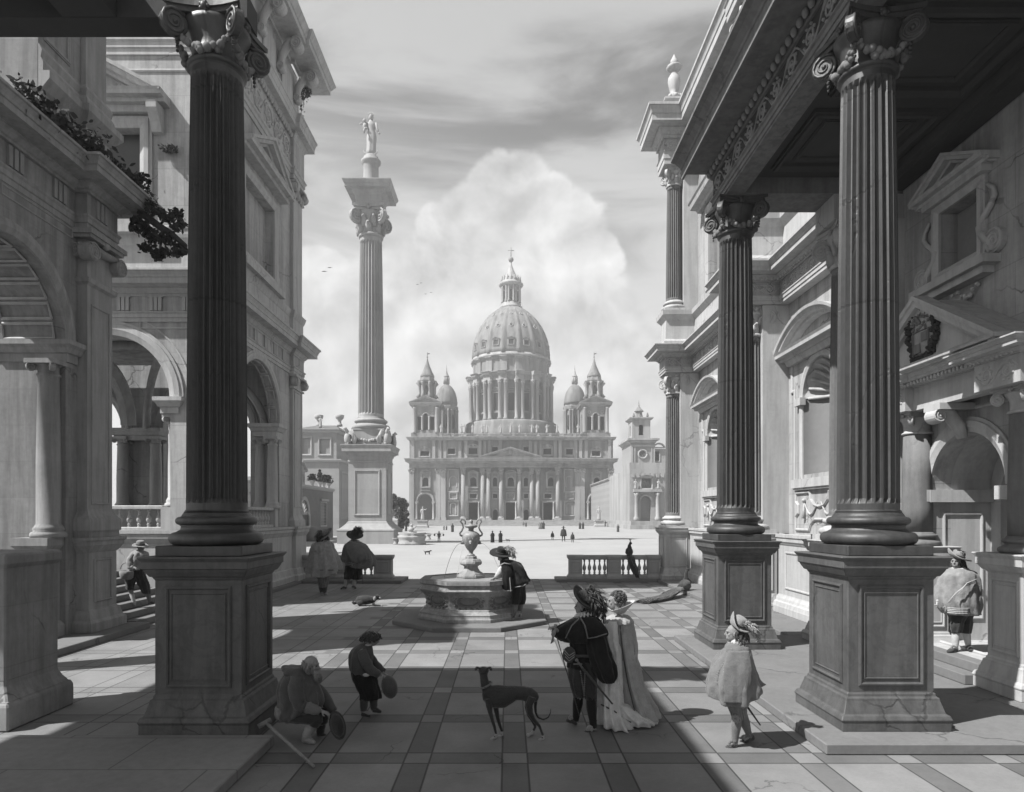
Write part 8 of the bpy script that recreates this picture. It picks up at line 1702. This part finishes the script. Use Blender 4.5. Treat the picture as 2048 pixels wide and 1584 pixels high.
# wall between church and clock building, low roofs behind
t = thing('courtyard_wall', 'long pale receding wall with a niche joining church and clock building', 'wall', (LXT, 190, -.6), world=True); mw = face((LXT, 0, 0), (0, 1, 0), (-1, 0, 0)); wt = tz(941)
M().wall(mw, rect(TY+34.1, 249, -.6, wt-.6), [], th=1.).build('wall', 'villa stone', t); M().sweep([(LXT, 249), (LXT, TY+34.1)], [(-1, wt-.6), (.2, wt-.6), (.5, wt-.3), (.5, wt), (-1, wt)]).build('coping', 'church trim', t)
# castle beyond the loggia
t = thing('castle', 'far crenellated castle seen through the left loggia', 'castle', (X_(330, 120), 120, 0), world=True); CYc = 120.; cx = lambda p: X_(p, CYc); cz = lambda p: Z_(p, CYc); g = M(); g.box(cx(290), cx(352), CYc, CYc+15, -.6, cz(905)); g.box(cx(322), cx(352), CYc-3, CYc+10, -.6, cz(897))
for k in range(8): g.box(cx(322)+k*.38, cx(322)+k*.38+.22, CYc-3, CYc-2.4, cz(897), cz(892))
for k in range(12): g.box(cx(323)+k*.24*1, cx(323)+k*.24+.12, CYc-3.3, CYc-3, cz(902), cz(898))
g.build('curtain_wall', 'villa stone', t)
t = thing('garden_house', 'low grey garden house with dark door seen through the left loggia', 'house', (X_(335, 50), 50, 0), world=True); M().box(X_(280, 50), X_(352, 50), 50, 56, -.6, Z_(965, 50)).build('wall', 'villa stone', t); M().box(X_(334, 50), X_(344, 50), 49.95, 50.2, -.6, Z_(972, 50)).build('door', 'old wood', t)
t = thing('garden_house', 'low grey garden building with small windows behind the loggia columns', 'house', (X_(510, 55), 55, 0), world=True); M().box(X_(480, 55), X_(540, 55), 55, 60, -.6, Z_(960, 55)).build('wall', 'yard brick', t); M().box(X_(498, 55), X_(514, 55), 54.9, 55.1, Z_(984, 55), Z_(968, 55)).build('window', 'roof tile', t)
# small public fountain and tubs by the monument
FY = 78.; t = thing('small_fountain', 'small lobed stone fountain with a seated figure beside the monument', 'fountain', (X_(824, FY), FY, -.598)); s = FY/FPX
lob = lambda a, z: 1+.08*abs(math.cos(a*3))
M().lathe([(26*s, 0), (26*s, .2), (24*s, .4), (25*s, .7), (27*s, .9), (26*s, 1.05), (23*s, 1.1), (26*s, 1.3), (25.5*s, 1.42), (22*s, 1.42), (21*s, 1.1)], 48, mod=lob).build('basin', 'villa trim', t); M().lathe([(22.5*s, 1.1), (22.4*s, 1.2)], 32).build('water', 'water', t)
g = M(); g.lathe([(.5, 0), (.4, 1.2), (.6, 1.5)], 12); g.ball((-.1, 0, 1.75), (.35, .3, .3)); g.ball((-.05, 0, 2.25), .18); g.tube([(-.1, 0, 1.8), (-.1, 0, 2.1)], [.24, .15], 8); g.tube([(0, 0, 2.05), (.3, -.1, 1.95), (.5, -.1, 2.15)], .08, 6); g.tube([(-.1, 0, 1.6), (.35, -.15, 1.6), (.4, -.15, 1.2)], .1, 7); g.build('seated_figure', 'statue stone', t)
for px, py, nm in ((791, 1089, 'stone tub standing at the right foot of the monument pedestal'), (858, 1079, 'small stone tub to the right of the lobed fountain')):
    Y = FPX*3.4/(py-VY); t = thing('stone_tub', nm, 'tub', (X_(px, Y), Y, -.598), 'stone tubs by the small fountain'); M().lathe([(.32, 0), (.3, .1), (.22, .2), (.2, .4), (.26, .6), (.36, .68), (.36, .75), (.28, .75), (.26, .5)], 16).build('tub', 'villa trim', t)
# crutch by the beggar, cloth on the portal step
t = thing('crutch', 'wooden crutch lying from the platform edge down to the paving', 'crutch', (X_(575, 7.9), 7.9, .02), world=True); a = Vector((X_(533, 8.3), 8.3, Z_(1446, 8.3))); b = Vector((X_(628, 7.36), 7.36, .03))
M().tube([a, b], [.022, .016], 8).build('shaft', 'straw', t); M().tube([a+Vector((-.09, -.03, -.035)), a+Vector((.05, .02, .035))], [.03, .034], 8).build('handle', 'straw', t)
t = thing('stone_bollard', 'squat dark stone bollard by the yard door', 'bollard', (X_(626, 88), 88, -.598)); M().lathe([(.9, 0), (.95, .8), (.8, 1.5), (.4, 1.9), (0, 2.0)], 14).build('stone', 'yard brick', t)

# ---------------------------------------------------------------- air
def haze(d):
    hz = M().box(-410, 410, -90, 610, -2.4, 124).build('haze', 'iron'); hz['kind'] = 'stuff'; hz.data.materials.clear()
    m = bpy.data.materials.new('air'); m.use_nodes = True; t = m.node_tree; t.nodes.clear()
    v = nd(t, 'ShaderNodeVolumePrincipled', {'Color': grey(.92), 'Density': d, 'Anisotropy': .3}); t.links.new(v.outputs[0], nd(t, 'ShaderNodeOutputMaterial').inputs[1]); hz.data.materials.append(m)
haze(.0010)
